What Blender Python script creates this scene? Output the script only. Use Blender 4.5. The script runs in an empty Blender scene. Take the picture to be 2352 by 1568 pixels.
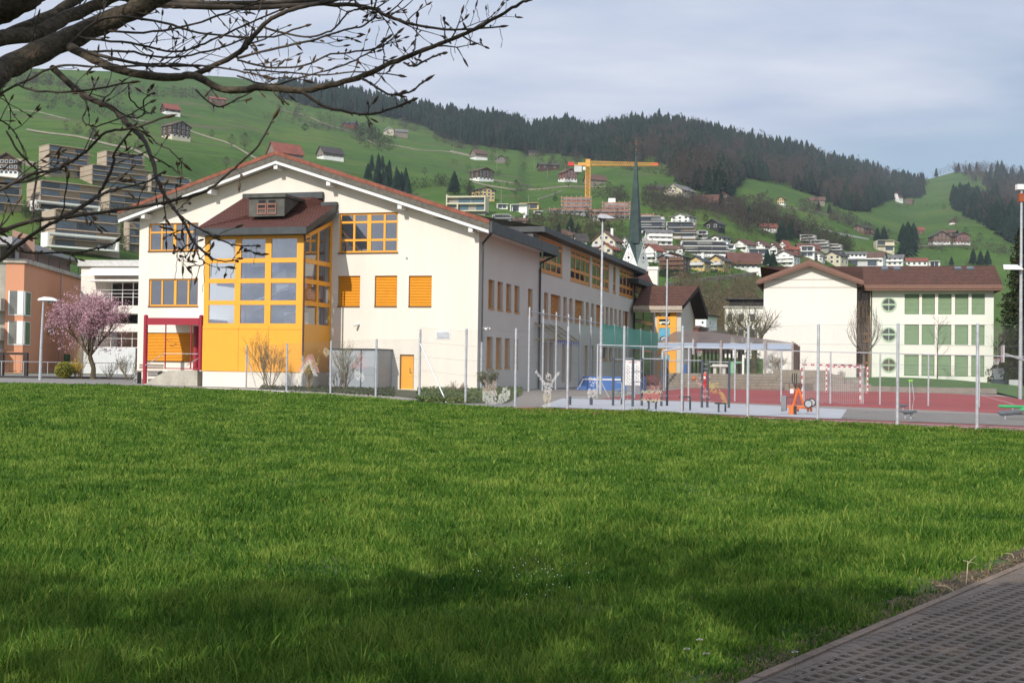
import bpy,math,random
import numpy as np
from mathutils import Vector as V
random.seed(7);RNG=np.random.default_rng(7)
SC=bpy.context.scene
COL=SC.collection
R=math.radians
# ---------------- camera (image measured in a 2352 x 1568 frame) ----------------
FP,CX,CY=2900.0,1176.0,784.0
PITCH,ROLL,EYE=math.atan(56.5/2900),0.014,1.7
fwd=V((0,math.cos(PITCH),math.sin(PITCH)))
up0=V((0,-math.sin(PITCH),math.cos(PITCH)))
rt0=V((1,0,0))
rt=rt0*math.cos(ROLL)+up0*math.sin(ROLL)
upv=up0*math.cos(ROLL)-rt0*math.sin(ROLL)
cam_d=bpy.data.cameras.new('camera')
cam=bpy.data.objects.new('camera',cam_d);COL.objects.link(cam)
from mathutils import Matrix
cam.matrix_world=Matrix(((rt.x,upv.x,-fwd.x,0),(rt.y,upv.y,-fwd.y,0),(rt.z,upv.z,-fwd.z,EYE),(0,0,0,1)))
cam_d.sensor_width=36;cam_d.lens=36*FP/2352
cam_d.clip_start=0.05;cam_d.clip_end=20000
cam_d.dof.use_dof=True;cam_d.dof.focus_distance=60;cam_d.dof.aperture_fstop=22
SC.camera=cam
# ---------------- light ----------------
SUN_AZ,SUN_EL=R(26),R(32)
sdir=V((-math.sin(SUN_AZ)*math.cos(SUN_EL),-math.cos(SUN_AZ)*math.cos(SUN_EL),math.sin(SUN_EL)))
ld=bpy.data.lights.new('sun','SUN');ld.energy=3.9;ld.angle=R(0.53);ld.color=(1.0,0.94,0.85)
sun=bpy.data.objects.new('sun',ld);COL.objects.link(sun)
sun.rotation_euler=sdir.to_track_quat('Z','Y').to_euler();sun.location=(0,0,50)
W=bpy.data.worlds.new('World');SC.world=W;W.use_nodes=True
def build_world():
 nt=W.node_tree;N=nt.nodes;L=nt.links;N.clear()
 out=N.new('ShaderNodeOutputWorld');bg=N.new('ShaderNodeBackground')
 sky=N.new('ShaderNodeTexSky');sky.sky_type='NISHITA';sky.sun_disc=False
 sky.sun_elevation=SUN_EL;sky.sun_rotation=math.atan2(sdir.x,sdir.y)
 sky.air_density=1.0;sky.dust_density=0.7;sky.ozone_density=1.4
 tc=N.new('ShaderNodeTexCoord')
 sep=N.new('ShaderNodeSeparateXYZ');L.new(tc.outputs['Generated'],sep.inputs[0])
 mz=N.new('ShaderNodeMath');mz.operation='MAXIMUM';mz.inputs[1].default_value=0.0;L.new(sep.outputs[2],mz.inputs[0])
 az=N.new('ShaderNodeMath');az.operation='ADD';az.inputs[1].default_value=0.12;L.new(mz.outputs[0],az.inputs[0])
 dv=N.new('ShaderNodeVectorMath');dv.operation='DIVIDE'
 cb=N.new('ShaderNodeCombineXYZ')
 for i in range(3):L.new(az.outputs[0],cb.inputs[i])
 L.new(tc.outputs['Generated'],dv.inputs[0]);L.new(cb.outputs[0],dv.inputs[1])
 mp=N.new('ShaderNodeMapping');mp.inputs['Location'].default_value=(0.35,2.1,0.0);mp.inputs['Scale'].default_value=(0.8,1.3,0.8)
 L.new(dv.outputs[0],mp.inputs[0])
 n1=N.new('ShaderNodeTexNoise');n1.inputs['Scale'].default_value=0.9;n1.inputs['Detail'].default_value=6;n1.inputs['Roughness'].default_value=0.5
 L.new(mp.outputs[0],n1.inputs['Vector'])
 ma=N.new('ShaderNodeMath');ma.operation='MULTIPLY_ADD';ma.inputs[1].default_value=2.4;ma.inputs[2].default_value=-0.46;L.new(sep.outputs[2],ma.inputs[0])
 mb=N.new('ShaderNodeMath');mb.operation='MULTIPLY_ADD';mb.inputs[1].default_value=-0.7;L.new(sep.outputs[0],mb.inputs[0]);L.new(ma.outputs[0],mb.inputs[2])
 mc=N.new('ShaderNodeMath');mc.operation='ADD';L.new(n1.outputs['Fac'],mc.inputs[0]);L.new(mb.outputs[0],mc.inputs[1])
 mr=N.new('ShaderNodeMapRange');mr.interpolation_type='SMOOTHSTEP'
 mr.inputs['From Min'].default_value=0.12;mr.inputs['From Max'].default_value=0.50
 mr.inputs['To Min'].default_value=0.16;mr.inputs['To Max'].default_value=0.93;L.new(mc.outputs[0],mr.inputs['Value'])
 n2=N.new('ShaderNodeTexNoise');n2.inputs['Scale'].default_value=2.2;n2.inputs['Detail'].default_value=8;L.new(mp.outputs[0],n2.inputs['Vector'])
 cr=N.new('ShaderNodeValToRGB');cr.color_ramp.elements[0].position=0.3;cr.color_ramp.elements[1].position=0.72
 cr.color_ramp.elements[0].color=(5.6,6.6,8.6,1);cr.color_ramp.elements[1].color=(9.4,9.8,10.8,1)
 L.new(n2.outputs['Fac'],cr.inputs[0])
 mx=N.new('ShaderNodeMix');mx.data_type='RGBA'
 L.new(mr.outputs[0],mx.inputs[0]);L.new(sky.outputs[0],mx.inputs[6]);L.new(cr.outputs[0],mx.inputs[7])
 L.new(mx.outputs[2],bg.inputs[0]);bg.inputs[1].default_value=0.097
 L.new(bg.outputs[0],out.inputs[0])
build_world()
vs=SC.view_settings;vs.view_transform='Standard';vs.look='None';vs.exposure=0;vs.gamma=1
SC.cycles.max_bounces=5;SC.cycles.transparent_max_bounces=12;SC.cycles.volume_bounces=0
# ---------------- projection helpers ----------------
CAM=V((0,0,EYE))
def ray(px,py):return(fwd+rt*((px-CX)/FP)+upv*((CY-py)/FP))
def atY(px,py,Y):
 d=ray(px,py);return CAM+d*(Y/d.y)
GB,GC=-0.005,0.0015
def G(x,y):return GB*x+GC*y
def gnd(px,py,lift=0.0):
 d=ray(px,py);den=d.z-GB*d.x-GC*d.y
 t=(lift-EYE)/den;return CAM+d*t
def onplane(px,py,P,Nn):
 d=ray(px,py);return CAM+d*((P-CAM).dot(Nn)/d.dot(Nn))
class Fr:
 def __init__(s,o,ang=0.0):s.o=V(o);s.x=V((math.cos(ang),math.sin(ang),0));s.y=V((-math.sin(ang),math.cos(ang),0));s.z=V((0,0,1))
 def __call__(s,a,b=0,c=0):return s.o+s.x*a+s.y*b+s.z*c
 def front(s,px,py,b=0):
  p=onplane(px,py,s(0,b,0),s.y)-s.o;return p.dot(s.x),p.z
 def side(s,px,py,a=0):
  p=onplane(px,py,s(a,0,0),s.x)-s.o;return p.dot(s.y),p.z
ID=Fr((0,0,0))
# ---------------- mesh builder ----------------
ORG={}
class MB:
 def __init__(s):s.v=[];s.f=[]
 def add(s,vs,fs):
  n=len(s.v);s.v+=[tuple(p)for p in vs];s.f+=[tuple(i+n for i in f)for f in fs];return s
 def poly(s,pts):return s.add(pts,[tuple(range(len(pts)))])
 def box(s,fr,a0,a1,b0,b1,c0,c1):
  p=[fr(a,b,c)for c in(c0,c1)for b in(b0,b1)for a in(a0,a1)]
  return s.add(p,[(0,2,3,1),(4,5,7,6),(0,1,5,4),(2,6,7,3),(0,4,6,2),(1,3,7,5)])
 def prism(s,fr,pts,lo,hi,axis='y'):
  n=len(pts)
  def q(p,t):
   return fr(p[0],t,p[1])if axis=='y' else(fr(t,p[0],p[1])if axis=='x' else fr(p[0],p[1],t))
  vs=[q(p,lo)for p in pts]+[q(p,hi)for p in pts]
  fs=[tuple(range(n)),tuple(range(2*n-1,n-1,-1))]+[(i,(i+1)%n+0,n+(i+1)%n,n+i)for i in range(n)]
  return s.add(vs,[f if k<2 else tuple(reversed(f))for k,f in enumerate(fs)])
 def wallholes(s,fr,a0,a1,c0,c1,holes,b=0.0,t=0.25,top=None):
  """wall face in the x-z plane with rectangular openings and reveals of depth t; top(a) cuts it"""
  xs=sorted({a0,a1}|{h[0]for h in holes}|{h[1]for h in holes})
  if top:xs=sorted(set(xs)|{x for x in top[0]if a0<x<a1})
  zs=sorted({c0,c1}|{h[2]for h in holes}|{h[3]for h in holes})
  f=(lambda x:np.interp(x,top[0],top[1]))if top else(lambda x:1e9)
  for i in range(len(xs)-1):
   for j in range(len(zs)-1):
    x0,x1,z0,z1=xs[i],xs[i+1],zs[j],zs[j+1]
    xm,zm=(x0+x1)/2,(z0+z1)/2
    if any(h[0]<xm<h[1]and h[2]<zm<h[3]for h in holes):continue
    t0,t1=min(z1,f(x0)),min(z1,f(x1))
    if t0<=z0 and t1<=z0:continue
    s.poly([fr(x0,b,z0),fr(x1,b,z0),fr(x1,b,max(t1,z0)),fr(x0,b,max(t0,z0))])
  if top:
   pass
  for h in holes:
   A=[(h[0],h[2]),(h[1],h[2]),(h[1],h[3]),(h[0],h[3])]
   for k in range(4):
    p,q=A[k],A[(k+1)%4]
    s.poly([fr(p[0],b,p[1]),fr(q[0],b,q[1]),fr(q[0],b+t,q[1]),fr(p[0],b+t,p[1])])
  return s
 def tube(s,pts,rs,n=6,cap=True):
  pts=[V(p)for p in pts]
  if not hasattr(rs,'__len__'):rs=[rs]*len(pts)
  base=len(s.v);up=V((0.03,0.02,1));rings=[]
  for i,p in enumerate(pts):
   d=(pts[min(i+1,len(pts)-1)]-pts[max(i-1,0)]).normalized()
   a=d.cross(up)
   if a.length<0.1:a=d.cross(V((1,0.1,0)))
   a.normalize();b=d.cross(a)
   rings.append([p+a*(rs[i]*math.cos(2*math.pi*k/n))+b*(rs[i]*math.sin(2*math.pi*k/n))for k in range(n)])
  for r_ in rings:s.v+=[tuple(q)for q in r_]
  for i in range(len(pts)-1):
   for k in range(n):
    a0=base+i*n+k;a1=base+i*n+(k+1)%n
    s.f.append((a0,a1,a1+n,a0+n))
  if cap:
   s.f.append(tuple(base+k for k in reversed(range(n))));s.f.append(tuple(base+(len(pts)-1)*n+k for k in range(n)))
  return s
 def disc(s,fr,a,c,r,b0,b1,n=24):
  return s.prism(fr,[(a+r*math.cos(2*math.pi*k/n),c+r*math.sin(2*math.pi*k/n))for k in range(n)],b0,b1)
 def ball(s,p,r,sq=1.0,n=8,m=6):
  p=V(p);vs=[p+V((0,0,-r*sq))];
  for j in range(1,m):
   th=math.pi*j/m
   for k in range(n):vs.append(p+V((r*math.sin(th)*math.cos(2*math.pi*k/n),r*math.sin(th)*math.sin(2*math.pi*k/n),-r*sq*math.cos(th))))
  vs.append(p+V((0,0,r*sq)));fs=[]
  for k in range(n):fs.append((0,1+(k+1)%n,1+k));fs.append((len(vs)-1,1+(m-2)*n+k,1+(m-2)*n+(k+1)%n))
  for j in range(m-2):
   for k in range(n):a=1+j*n+k;b=1+j*n+(k+1)%n;fs.append((a,b,b+n,a+n))
  return s.add(vs,fs)
 def build(s,name,mat,parent=None,smooth=False,org=None):
  o_=V(ORG.get(parent.name,(0,0,0)))if parent else V(org or(0,0,0))
  me=bpy.data.meshes.new(name)
  me.from_pydata([(v[0]-o_.x,v[1]-o_.y,v[2]-o_.z)for v in s.v],[],s.f)
  me.materials.append(mat)
  if smooth:me.polygons.foreach_set('use_smooth',[True]*len(me.polygons))
  o=bpy.data.objects.new(name,me);COL.objects.link(o)
  if parent:o.parent=parent
  else:o.location=o_
  ORG[o.name]=tuple(o_)
  return o
def npmesh(name,verts,faces4,mat,parent=None,faces3=None,smooth=False):
 me=bpy.data.meshes.new(name);n4=len(faces4)if faces4 is not None else 0;n3=len(faces3)if faces3 is not None else 0
 me.vertices.add(len(verts));me.vertices.foreach_set('co',np.asarray(verts,np.float32).ravel())
 loops=np.concatenate([np.asarray(faces4,np.int32).ravel()if n4 else np.zeros(0,np.int32),np.asarray(faces3,np.int32).ravel()if n3 else np.zeros(0,np.int32)])
 me.loops.add(len(loops));me.loops.foreach_set('vertex_index',loops)
 st=np.concatenate([np.arange(n4)*4,n4*4+np.arange(n3)*3]).astype(np.int32)
 me.polygons.add(n4+n3);me.polygons.foreach_set('loop_start',st)
 if smooth:me.polygons.foreach_set('use_smooth',np.ones(n4+n3,bool))
 me.update(calc_edges=True);me.materials.append(mat)
 o=bpy.data.objects.new(name,me);COL.objects.link(o)
 if parent:o.parent=parent
 return o
def tag(o,label,cat,group=None,kind=None):
 if label:o['label']=label
 if cat:o['category']=cat
 if group:o['group']=group
 if kind:o['kind']=kind
 return o
def thing(name,label,cat,loc=(0,0,0),group=None,rz=0):
 o=bpy.data.objects.new(name,None);COL.objects.link(o);o.location=loc;o.rotation_euler=(0,0,rz)
 o.empty_display_size=0.3
 ORG[o.name]=tuple(loc);return tag(o,label,cat,group)
def copy_tree(o,loc=None,rz=None,label=None,sc=None,parent=None):
 c=o.copy();COL.objects.link(c)
 if parent:c.parent=parent
 if loc is not None:c.location=loc
 if rz is not None:c.rotation_euler=(0,0,rz)
 if sc is not None:c.scale=(sc,sc,sc)if not hasattr(sc,'__len__')else sc
 if label:c['label']=label
 for ch in list(o.children):copy_tree(ch,parent=c)
 return c
def struct(o):o['kind']='structure';return o
def stuff(o):o['kind']='stuff';return o
# ---------------- materials ----------------
MATS={}
def mat(name,col,rough=0.8,var=0.12,scale=3.0,metal=0.0,bump=0.0,col2=None,detail=5,spec=None,stretch=None,fine=None,ior=None,trans=0.0):
 if name in MATS:return MATS[name]
 m=bpy.data.materials.new(name);m.use_nodes=True;nt=m.node_tree;N=nt.nodes;L=nt.links
 b=N['Principled BSDF'];b.inputs['Roughness'].default_value=rough;b.inputs['Metallic'].default_value=metal
 if spec is not None:b.inputs['Specular IOR Level'].default_value=spec
 if ior:b.inputs['IOR'].default_value=ior
 tc=N.new('ShaderNodeTexCoord');mp=N.new('ShaderNodeMapping');L.new(tc.outputs['Object'],mp.inputs[0])
 if stretch:mp.inputs['Scale'].default_value=stretch
 n=N.new('ShaderNodeTexNoise');n.inputs['Scale'].default_value=scale;n.inputs['Detail'].default_value=detail;n.inputs['Roughness'].default_value=0.6
 L.new(mp.outputs[0],n.inputs['Vector'])
 cr=N.new('ShaderNodeValToRGB');e=cr.color_ramp.elements;e[0].position=0.32;e[1].position=0.68
 c=V(col);c2=V(col2)if col2 else c*(1+var);c1=c if col2 else c*(1-var)
 e[0].color=(*c1,1);e[1].color=(*c2,1);L.new(n.outputs['Fac'],cr.inputs[0])
 src=cr.outputs[0]
 if fine:
  n2=N.new('ShaderNodeTexNoise');n2.inputs['Scale'].default_value=fine[0];n2.inputs['Detail'].default_value=3;L.new(tc.outputs['Object'],n2.inputs['Vector'])
  mr=N.new('ShaderNodeMapRange');mr.inputs['From Min'].default_value=0.3;mr.inputs['From Max'].default_value=0.7
  mr.inputs['To Min'].default_value=1-fine[1];mr.inputs['To Max'].default_value=1+fine[1];L.new(n2.outputs['Fac'],mr.inputs['Value'])
  vm=N.new('ShaderNodeVectorMath');vm.operation='SCALE';L.new(src,vm.inputs[0]);L.new(mr.outputs[0],vm.inputs['Scale']);src=vm.outputs[0]
 L.new(src,b.inputs['Base Color'])
 if bump:
  n3=N.new('ShaderNodeTexNoise');n3.inputs['Scale'].default_value=(fine[0]if fine else scale*8);n3.inputs['Detail'].default_value=4;L.new(tc.outputs['Object'],n3.inputs['Vector'])
  bp=N.new('ShaderNodeBump');bp.inputs['Strength'].default_value=bump;bp.inputs['Distance'].default_value=0.02
  L.new(n3.outputs['Fac'],bp.inputs['Height']);L.new(bp.outputs[0],b.inputs['Normal'])
 MATS[name]=m;return m
def glass(name,tint=(0.03,0.035,0.045),ior=2.1,rough=0.02,wob=0.0):
 m=mat(name,tint,rough=rough,var=0.3,scale=0.4,ior=ior)
 if wob:
  nt=m.node_tree;N=nt.nodes;L=nt.links;tc=N.new('ShaderNodeTexCoord');n=N.new('ShaderNodeTexNoise');n.inputs['Scale'].default_value=0.7
  L.new(tc.outputs['Object'],n.inputs['Vector']);bp=N.new('ShaderNodeBump');bp.inputs['Strength'].default_value=wob;bp.inputs['Distance'].default_value=0.05
  L.new(n.outputs['Fac'],bp.inputs['Height']);L.new(bp.outputs[0],N['Principled BSDF'].inputs['Normal'])
 return m
def see_through(name,tint,fac,rough=0.03,gloss=(1,1,1)):
 m=bpy.data.materials.new(name);m.use_nodes=True;nt=m.node_tree;N=nt.nodes;L=nt.links;N.clear()
 o=N.new('ShaderNodeOutputMaterial');t=N.new('ShaderNodeBsdfTransparent');t.inputs[0].default_value=(*tint,1)
 g=N.new('ShaderNodeBsdfGlossy')if rough<0.5 else N.new('ShaderNodeBsdfDiffuse');g.inputs[0].default_value=(*gloss,1)
 if rough<0.5:g.inputs['Roughness'].default_value=rough
 nz=N.new('ShaderNodeTexNoise');nz.inputs['Scale'].default_value=1.5;mr=N.new('ShaderNodeMapRange')
 mr.inputs['To Min'].default_value=fac*0.8;mr.inputs['To Max'].default_value=fac*1.2;L.new(nz.outputs['Fac'],mr.inputs['Value'])
 mx=N.new('ShaderNodeMixShader');L.new(mr.outputs[0],mx.inputs[0]);L.new(t.outputs[0],mx.inputs[1]);L.new(g.outputs[0],mx.inputs[2]);L.new(mx.outputs[0],o.inputs[0])
 MATS[name]=m;return m
def tile_mat(name,c1,c2,su=3.0,moss=None,ang=0.0):
 """roof tiles: rows running along the eaves; rows counted by height so they follow any slope"""
 m=bpy.data.materials.new(name);m.use_nodes=True;nt=m.node_tree;N=nt.nodes;L=nt.links;b=N['Principled BSDF'];b.inputs['Roughness'].default_value=0.85
 tc=N.new('ShaderNodeTexCoord');mp=N.new('ShaderNodeMapping');mp.inputs['Rotation'].default_value=(0,0,ang);L.new(tc.outputs['Object'],mp.inputs[0])
 sp=N.new('ShaderNodeSeparateXYZ');L.new(mp.outputs[0],sp.inputs[0])
 cb=N.new('ShaderNodeCombineXYZ');L.new(sp.outputs[0],cb.inputs[0]);L.new(sp.outputs[2],cb.inputs[1])
 br=N.new('ShaderNodeTexBrick');br.inputs['Scale'].default_value=su;br.inputs['Color1'].default_value=(*c1,1);br.inputs['Color2'].default_value=(*c2,1)
 br.inputs['Mortar'].default_value=(c1[0]*0.2,c1[1]*0.2,c1[2]*0.2,1);br.inputs['Mortar Size'].default_value=0.07;br.inputs['Brick Width'].default_value=0.75;br.inputs['Row Height'].default_value=0.4
 L.new(cb.outputs[0],br.inputs['Vector'])
 nz=N.new('ShaderNodeTexNoise');nz.inputs['Scale'].default_value=0.8;nz.inputs['Detail'].default_value=8;nz.inputs['Roughness'].default_value=0.7;L.new(tc.outputs['Object'],nz.inputs['Vector'])
 mr=N.new('ShaderNodeMapRange');mr.inputs['From Min'].default_value=0.45;mr.inputs['From Max'].default_value=0.7;L.new(nz.outputs['Fac'],mr.inputs['Value'])
 mx=N.new('ShaderNodeMix');mx.data_type='RGBA';mx.inputs[7].default_value=(*(moss or(c1[0]*0.5,c1[1]*0.6,c1[2]*0.6)),1)
 ms=N.new('ShaderNodeMath');ms.operation='MULTIPLY';ms.inputs[1].default_value=0.7;L.new(mr.outputs[0],ms.inputs[0])
 L.new(ms.outputs[0],mx.inputs[0]);L.new(br.outputs['Color'],mx.inputs[6]);L.new(mx.outputs[2],b.inputs['Base Color'])
 bp=N.new('ShaderNodeBump');bp.inputs['Strength'].default_value=0.6;bp.inputs['Distance'].default_value=0.03;L.new(br.outputs['Fac'],bp.inputs['Height']);bp.invert=True;L.new(bp.outputs[0],b.inputs['Normal'])
 MATS[name]=m;return m
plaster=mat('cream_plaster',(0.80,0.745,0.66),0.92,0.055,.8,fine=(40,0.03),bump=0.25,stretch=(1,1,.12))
plaster_w=mat('white_plaster',(0.81,0.77,0.705),0.92,0.03,1.0,fine=(30,0.03),bump=0.2,stretch=(1,1,.12))
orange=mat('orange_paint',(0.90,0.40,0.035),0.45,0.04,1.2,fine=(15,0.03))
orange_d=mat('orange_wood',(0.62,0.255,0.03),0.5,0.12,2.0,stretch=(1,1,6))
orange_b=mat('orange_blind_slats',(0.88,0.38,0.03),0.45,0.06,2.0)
pane=glass('window_glass',tint=(.05,.055,.07),ior=3.0,wob=0.05)
pane_dark=glass('dark_window_glass',(0.012,0.014,0.018),ior=1.6)
zinc=mat('dark_zinc',(0.055,0.062,0.065),0.5,0.25,1.5,metal=0.3)
zinc_l=mat('zinc_panel',(0.12,0.125,0.12),0.5,0.15,0.8,metal=0.3)
fascia_m=mat('weathered_grey_board',(0.13,0.12,0.10),0.9,0.25,4)
white_p=mat('white_paint',(0.80,0.80,0.79),0.5,0.04,2)
steel=mat('galvanised_steel',(0.48,0.50,0.53),0.45,0.18,6,metal=0.35)
steel_d=mat('dark_coated_steel',(0.035,0.05,0.065),0.5,0.2,3,metal=0.2)
red_steel=mat('crimson_steel',(0.34,0.025,0.045),0.4,0.06,2)
concrete=mat('concrete',(0.42,0.39,0.33),0.9,0.22,1.2,fine=(9,0.1),bump=0.2,stretch=(1,1,0.4))
asphalt=mat('asphalt',(0.24,0.225,0.21),0.95,0.15,0.25,fine=(12,0.12),bump=0.2)
track_m=mat('red_rubber_track',(0.26,0.045,0.035),0.9,0.15,0.5,fine=(20,0.08))
court_m=mat('red_court',(0.30,0.042,0.042),0.9,0.18,0.25,fine=(14,0.07))
rubber_m=mat('pale_grey_rubber',(0.42,0.43,0.46),0.9,0.06,0.6,fine=(30,0.06))
gravel_m=mat('gravel',(0.20,0.18,0.165),0.95,0.15,1.0,fine=(14,0.5),bump=0.8)
tile_red=tile_mat('red_roof_tiles',(0.26,0.065,0.035),(0.13,0.035,0.022),3.2,ang=R(16))
tile_br=tile_mat('brown_roof_tiles',(0.175,0.066,0.038),(0.10,0.042,0.026),2.2,ang=R(14))
tile_edge=mat('terracotta',(0.25,0.082,0.05),0.8,0.3,3)
# ================= ground, lawn, hill =================
def sheet(name,px,lift,m,world=None,kind='structure'):
 mb=MB();mb.poly([gnd(x,y,lift)for x,y in px]if world is None else[V((x,y,G(x,y)+lift))for x,y in world])
 o=mb.build(name,m);o['kind']=kind;return o
soil=mat('meadow_soil',(0.035,0.065,0.014),0.95,0.25,0.35,col2=(0.06,0.10,0.02),fine=(3,0.2))
ground_m=mat('valley_floor',(0.11,0.13,0.06),0.95,0.3,0.02,fine=(0.5,0.2))
mb=MB()
gx=[-2500,-400,400,2500];gy=[-200,160,600,2500]
for i in range(3):
 for j in range(3):
  mb.poly([V((x,y,G(x,y)))for x,y in((gx[i],gy[j]),(gx[i+1],gy[j]),(gx[i+1],gy[j+1]),(gx[i],gy[j+1]))])
ground=struct(mb.build('ground',ground_m))
EDGE=[(-700,868),(-60,877),(0,879),(250,884),(480,894),(760,906),(980,925),(1190,938),(1500,946),(1700,960),(1900,969),(2100,979),(2352,991),(2900,1018)]
edge_w=[gnd(x,y,0.004)for x,y in EDGE]
CURB_A,CURB_B=gnd(1735,1568),gnd(2352,1302)
cdir=(CURB_B-CURB_A).normalized();cdir=V((cdir.x,cdir.y,0)).normalized();cn=V((cdir.y,-cdir.x,0))
cp=lambda t,s,z=0:V((CURB_A.x+cdir.x*t+cn.x*s,CURB_A.y+cdir.y*t+cn.y*s,G(CURB_A.x+cdir.x*t+cn.x*s,CURB_A.y+cdir.y*t+cn.y*s)+z))
lawn_w=[(p.x,p.y)for p in edge_w]+[(60,-8),(cp(-12,0).x,-8)]
mb=MB();mb.poly([(p.x,p.y,p.z)for p in edge_w]+[tuple(cp(30,0,.004)),tuple(cp(-12,0,.004)),(-45,-10,G(-45,-10)+.004)])
meadow=struct(mb.build('meadow',soil))
FAR_S=np.array([(p.x,p.y)for p in edge_w])
def far_y(x):return np.interp(x,FAR_S[:,0],FAR_S[:,1])
grass_m=bpy.data.materials.new('grass_blades');grass_m.use_nodes=True
def build_grass_mat(m):
 nt=m.node_tree;N=nt.nodes;L=nt.links;b=N['Principled BSDF'];b.inputs['Roughness'].default_value=0.6;b.inputs['Specular IOR Level'].default_value=0.10
 tc=N.new('ShaderNodeTexCoord')
 n1=N.new('ShaderNodeTexNoise');n1.inputs['Scale'].default_value=0.9;n1.inputs['Detail'].default_value=6;n1.inputs['Roughness'].default_value=0.65;L.new(tc.outputs['Object'],n1.inputs['Vector'])
 at=N.new('ShaderNodeAttribute');at.attribute_name='hue'
 ad=N.new('ShaderNodeMath');ad.operation='MULTIPLY_ADD';ad.inputs[1].default_value=0.42;L.new(at.outputs['Fac'],ad.inputs[0]);L.new(n1.outputs['Fac'],ad.inputs[2])
 cr=N.new('ShaderNodeValToRGB');e=cr.color_ramp.elements;e[0].position=0.42;e[0].color=(0.026,0.082,0.011,1);e[1].position=0.95;e[1].color=(0.25,0.33,0.06,1)
 k=e.new(0.68);k.color=(0.086,0.182,0.022,1)
 L.new(ad.outputs[0],cr.inputs[0]);L.new(cr.outputs[0],b.inputs['Base Color'])
 tr=N.new('ShaderNodeBsdfTranslucent');L.new(cr.outputs[0],tr.inputs[0]);mx=N.new('ShaderNodeMixShader');mx.inputs[0].default_value=0.33
 L.new(b.outputs[0],mx.inputs[1]);L.new(tr.outputs[0],mx.inputs[2]);L.new(mx.outputs[0],N['Material Output'].inputs[0])
build_grass_mat(grass_m)
def snoise(x,y,s,seed):
 r=np.random.default_rng(seed);o=np.zeros_like(x)
 for k in range(7):
  a=r.uniform(0,2*np.pi);f=s*(0.6+k*0.45);o+=np.sin((x*np.cos(a)+y*np.sin(a))*f+r.uniform(0,6.28)+1.3*np.sin((x*np.sin(a)-y*np.cos(a))*f*0.6))/(1+k*0.35)
 return o/3.0
def make_grass():
 n=900000
 u=RNG.random(n);Y=np.exp(np.log(4.2)+u*(np.log(95)-np.log(4.2)))
 X=(RNG.random(n)*2-1)*(0.43*Y+2.2)
 s_curb=(X-CURB_A.x)*cn.x+(Y-CURB_A.y)*cn.y
 bare=snoise(X,Y,2.2,3)
 ok=(Y<far_y(X)-0.05)&(s_curb<-0.05)&~((s_curb>-0.30)&(bare>0.15))
 X,Y=X[ok],Y[ok];n=len(X);s_curb=s_curb[ok]
 tc_=RNG.random(n)<.13;nt_=2600;ci=RNG.integers(0,n,nt_);pick=RNG.integers(0,nt_,n);near=np.zeros(n,bool)
 tx,ty=X[ci][pick],Y[ci][pick];sg=.05+.004*ty;X=np.where(tc_,tx+RNG.normal(0,1,n)*sg,X);Y=np.where(tc_,ty+RNG.normal(0,1,n)*sg,Y);s_curb=(X-CURB_A.x)*cn.x+(Y-CURB_A.y)*cn.y;k_=(s_curb<-.03)&(Y<far_y(X)-.05);X,Y,s_curb,tc_=X[k_],Y[k_],s_curb[k_],tc_[k_];n=len(X)
 cl=snoise(X,Y,1.6,11);cl2=snoise(X,Y,6.5,5)
 H=(0.070+0.030*np.clip(cl,-1,1.5)+0.03*np.clip(cl2,-1,1.5))*RNG.uniform(0.55,1.35,n)
 H*=np.where(Y<16,1.15,1.0);H=np.clip(H,0.03,0.26)*np.clip(0.35-s_curb*0.8,0.35,1)
 H=np.where(tc_,H*1.45,H);tall=RNG.random(n)<0.02;H[tall]*=1.5
 w=(0.0012+0.00046*Y)*RNG.uniform(0.7,1.3,n)
 th=RNG.uniform(0,2*np.pi,n);lean=RNG.uniform(0.15,0.85,n)*H
 la=RNG.uniform(0,2*np.pi,n)+snoise(X,Y,1.1,21)*1.0
 dx,dy=np.cos(th)*w,np.sin(th)*w*0.6
 lx,ly=np.cos(la)*lean,np.sin(la)*lean
 z0=GB*X+GC*Y
 v=np.empty((n,5,3),np.float32)
 v[:,0]=np.stack([X-dx,Y-dy,z0-0.005],1);v[:,1]=np.stack([X+dx,Y+dy,z0-0.005],1)
 v[:,2]=np.stack([X-dx*.8+lx*.35,Y-dy*.8+ly*.35,z0+H*.6],1);v[:,3]=np.stack([X+dx*.8+lx*.35,Y+dy*.8+ly*.35,z0+H*.6],1)
 v[:,4]=np.stack([X+lx,Y+ly,z0+H*np.where(lean/H>.6,.85,1)],1)
 b=(np.arange(n)*5)[:,None]
 q=b+np.array([[0,1,3,2]]);t=b+np.array([[2,3,4]])
 o=npmesh('meadow_grass',v.reshape(-1,3),q,grass_m,faces3=t)
 a=o.data.attributes.new('hue','FLOAT','POINT');hue=np.clip(RNG.normal(0.5,0.26,n)+0.16*cl-0.22*tc_,0,1);dry=RNG.random(n)<0.03;hue[dry]=1.25
 a.data.foreach_set('value',np.repeat(hue.astype(np.float32),5))
 o['kind']='stuff';o['label']='long green meadow grass filling the foreground';o['category']='grass'
make_grass()
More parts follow.
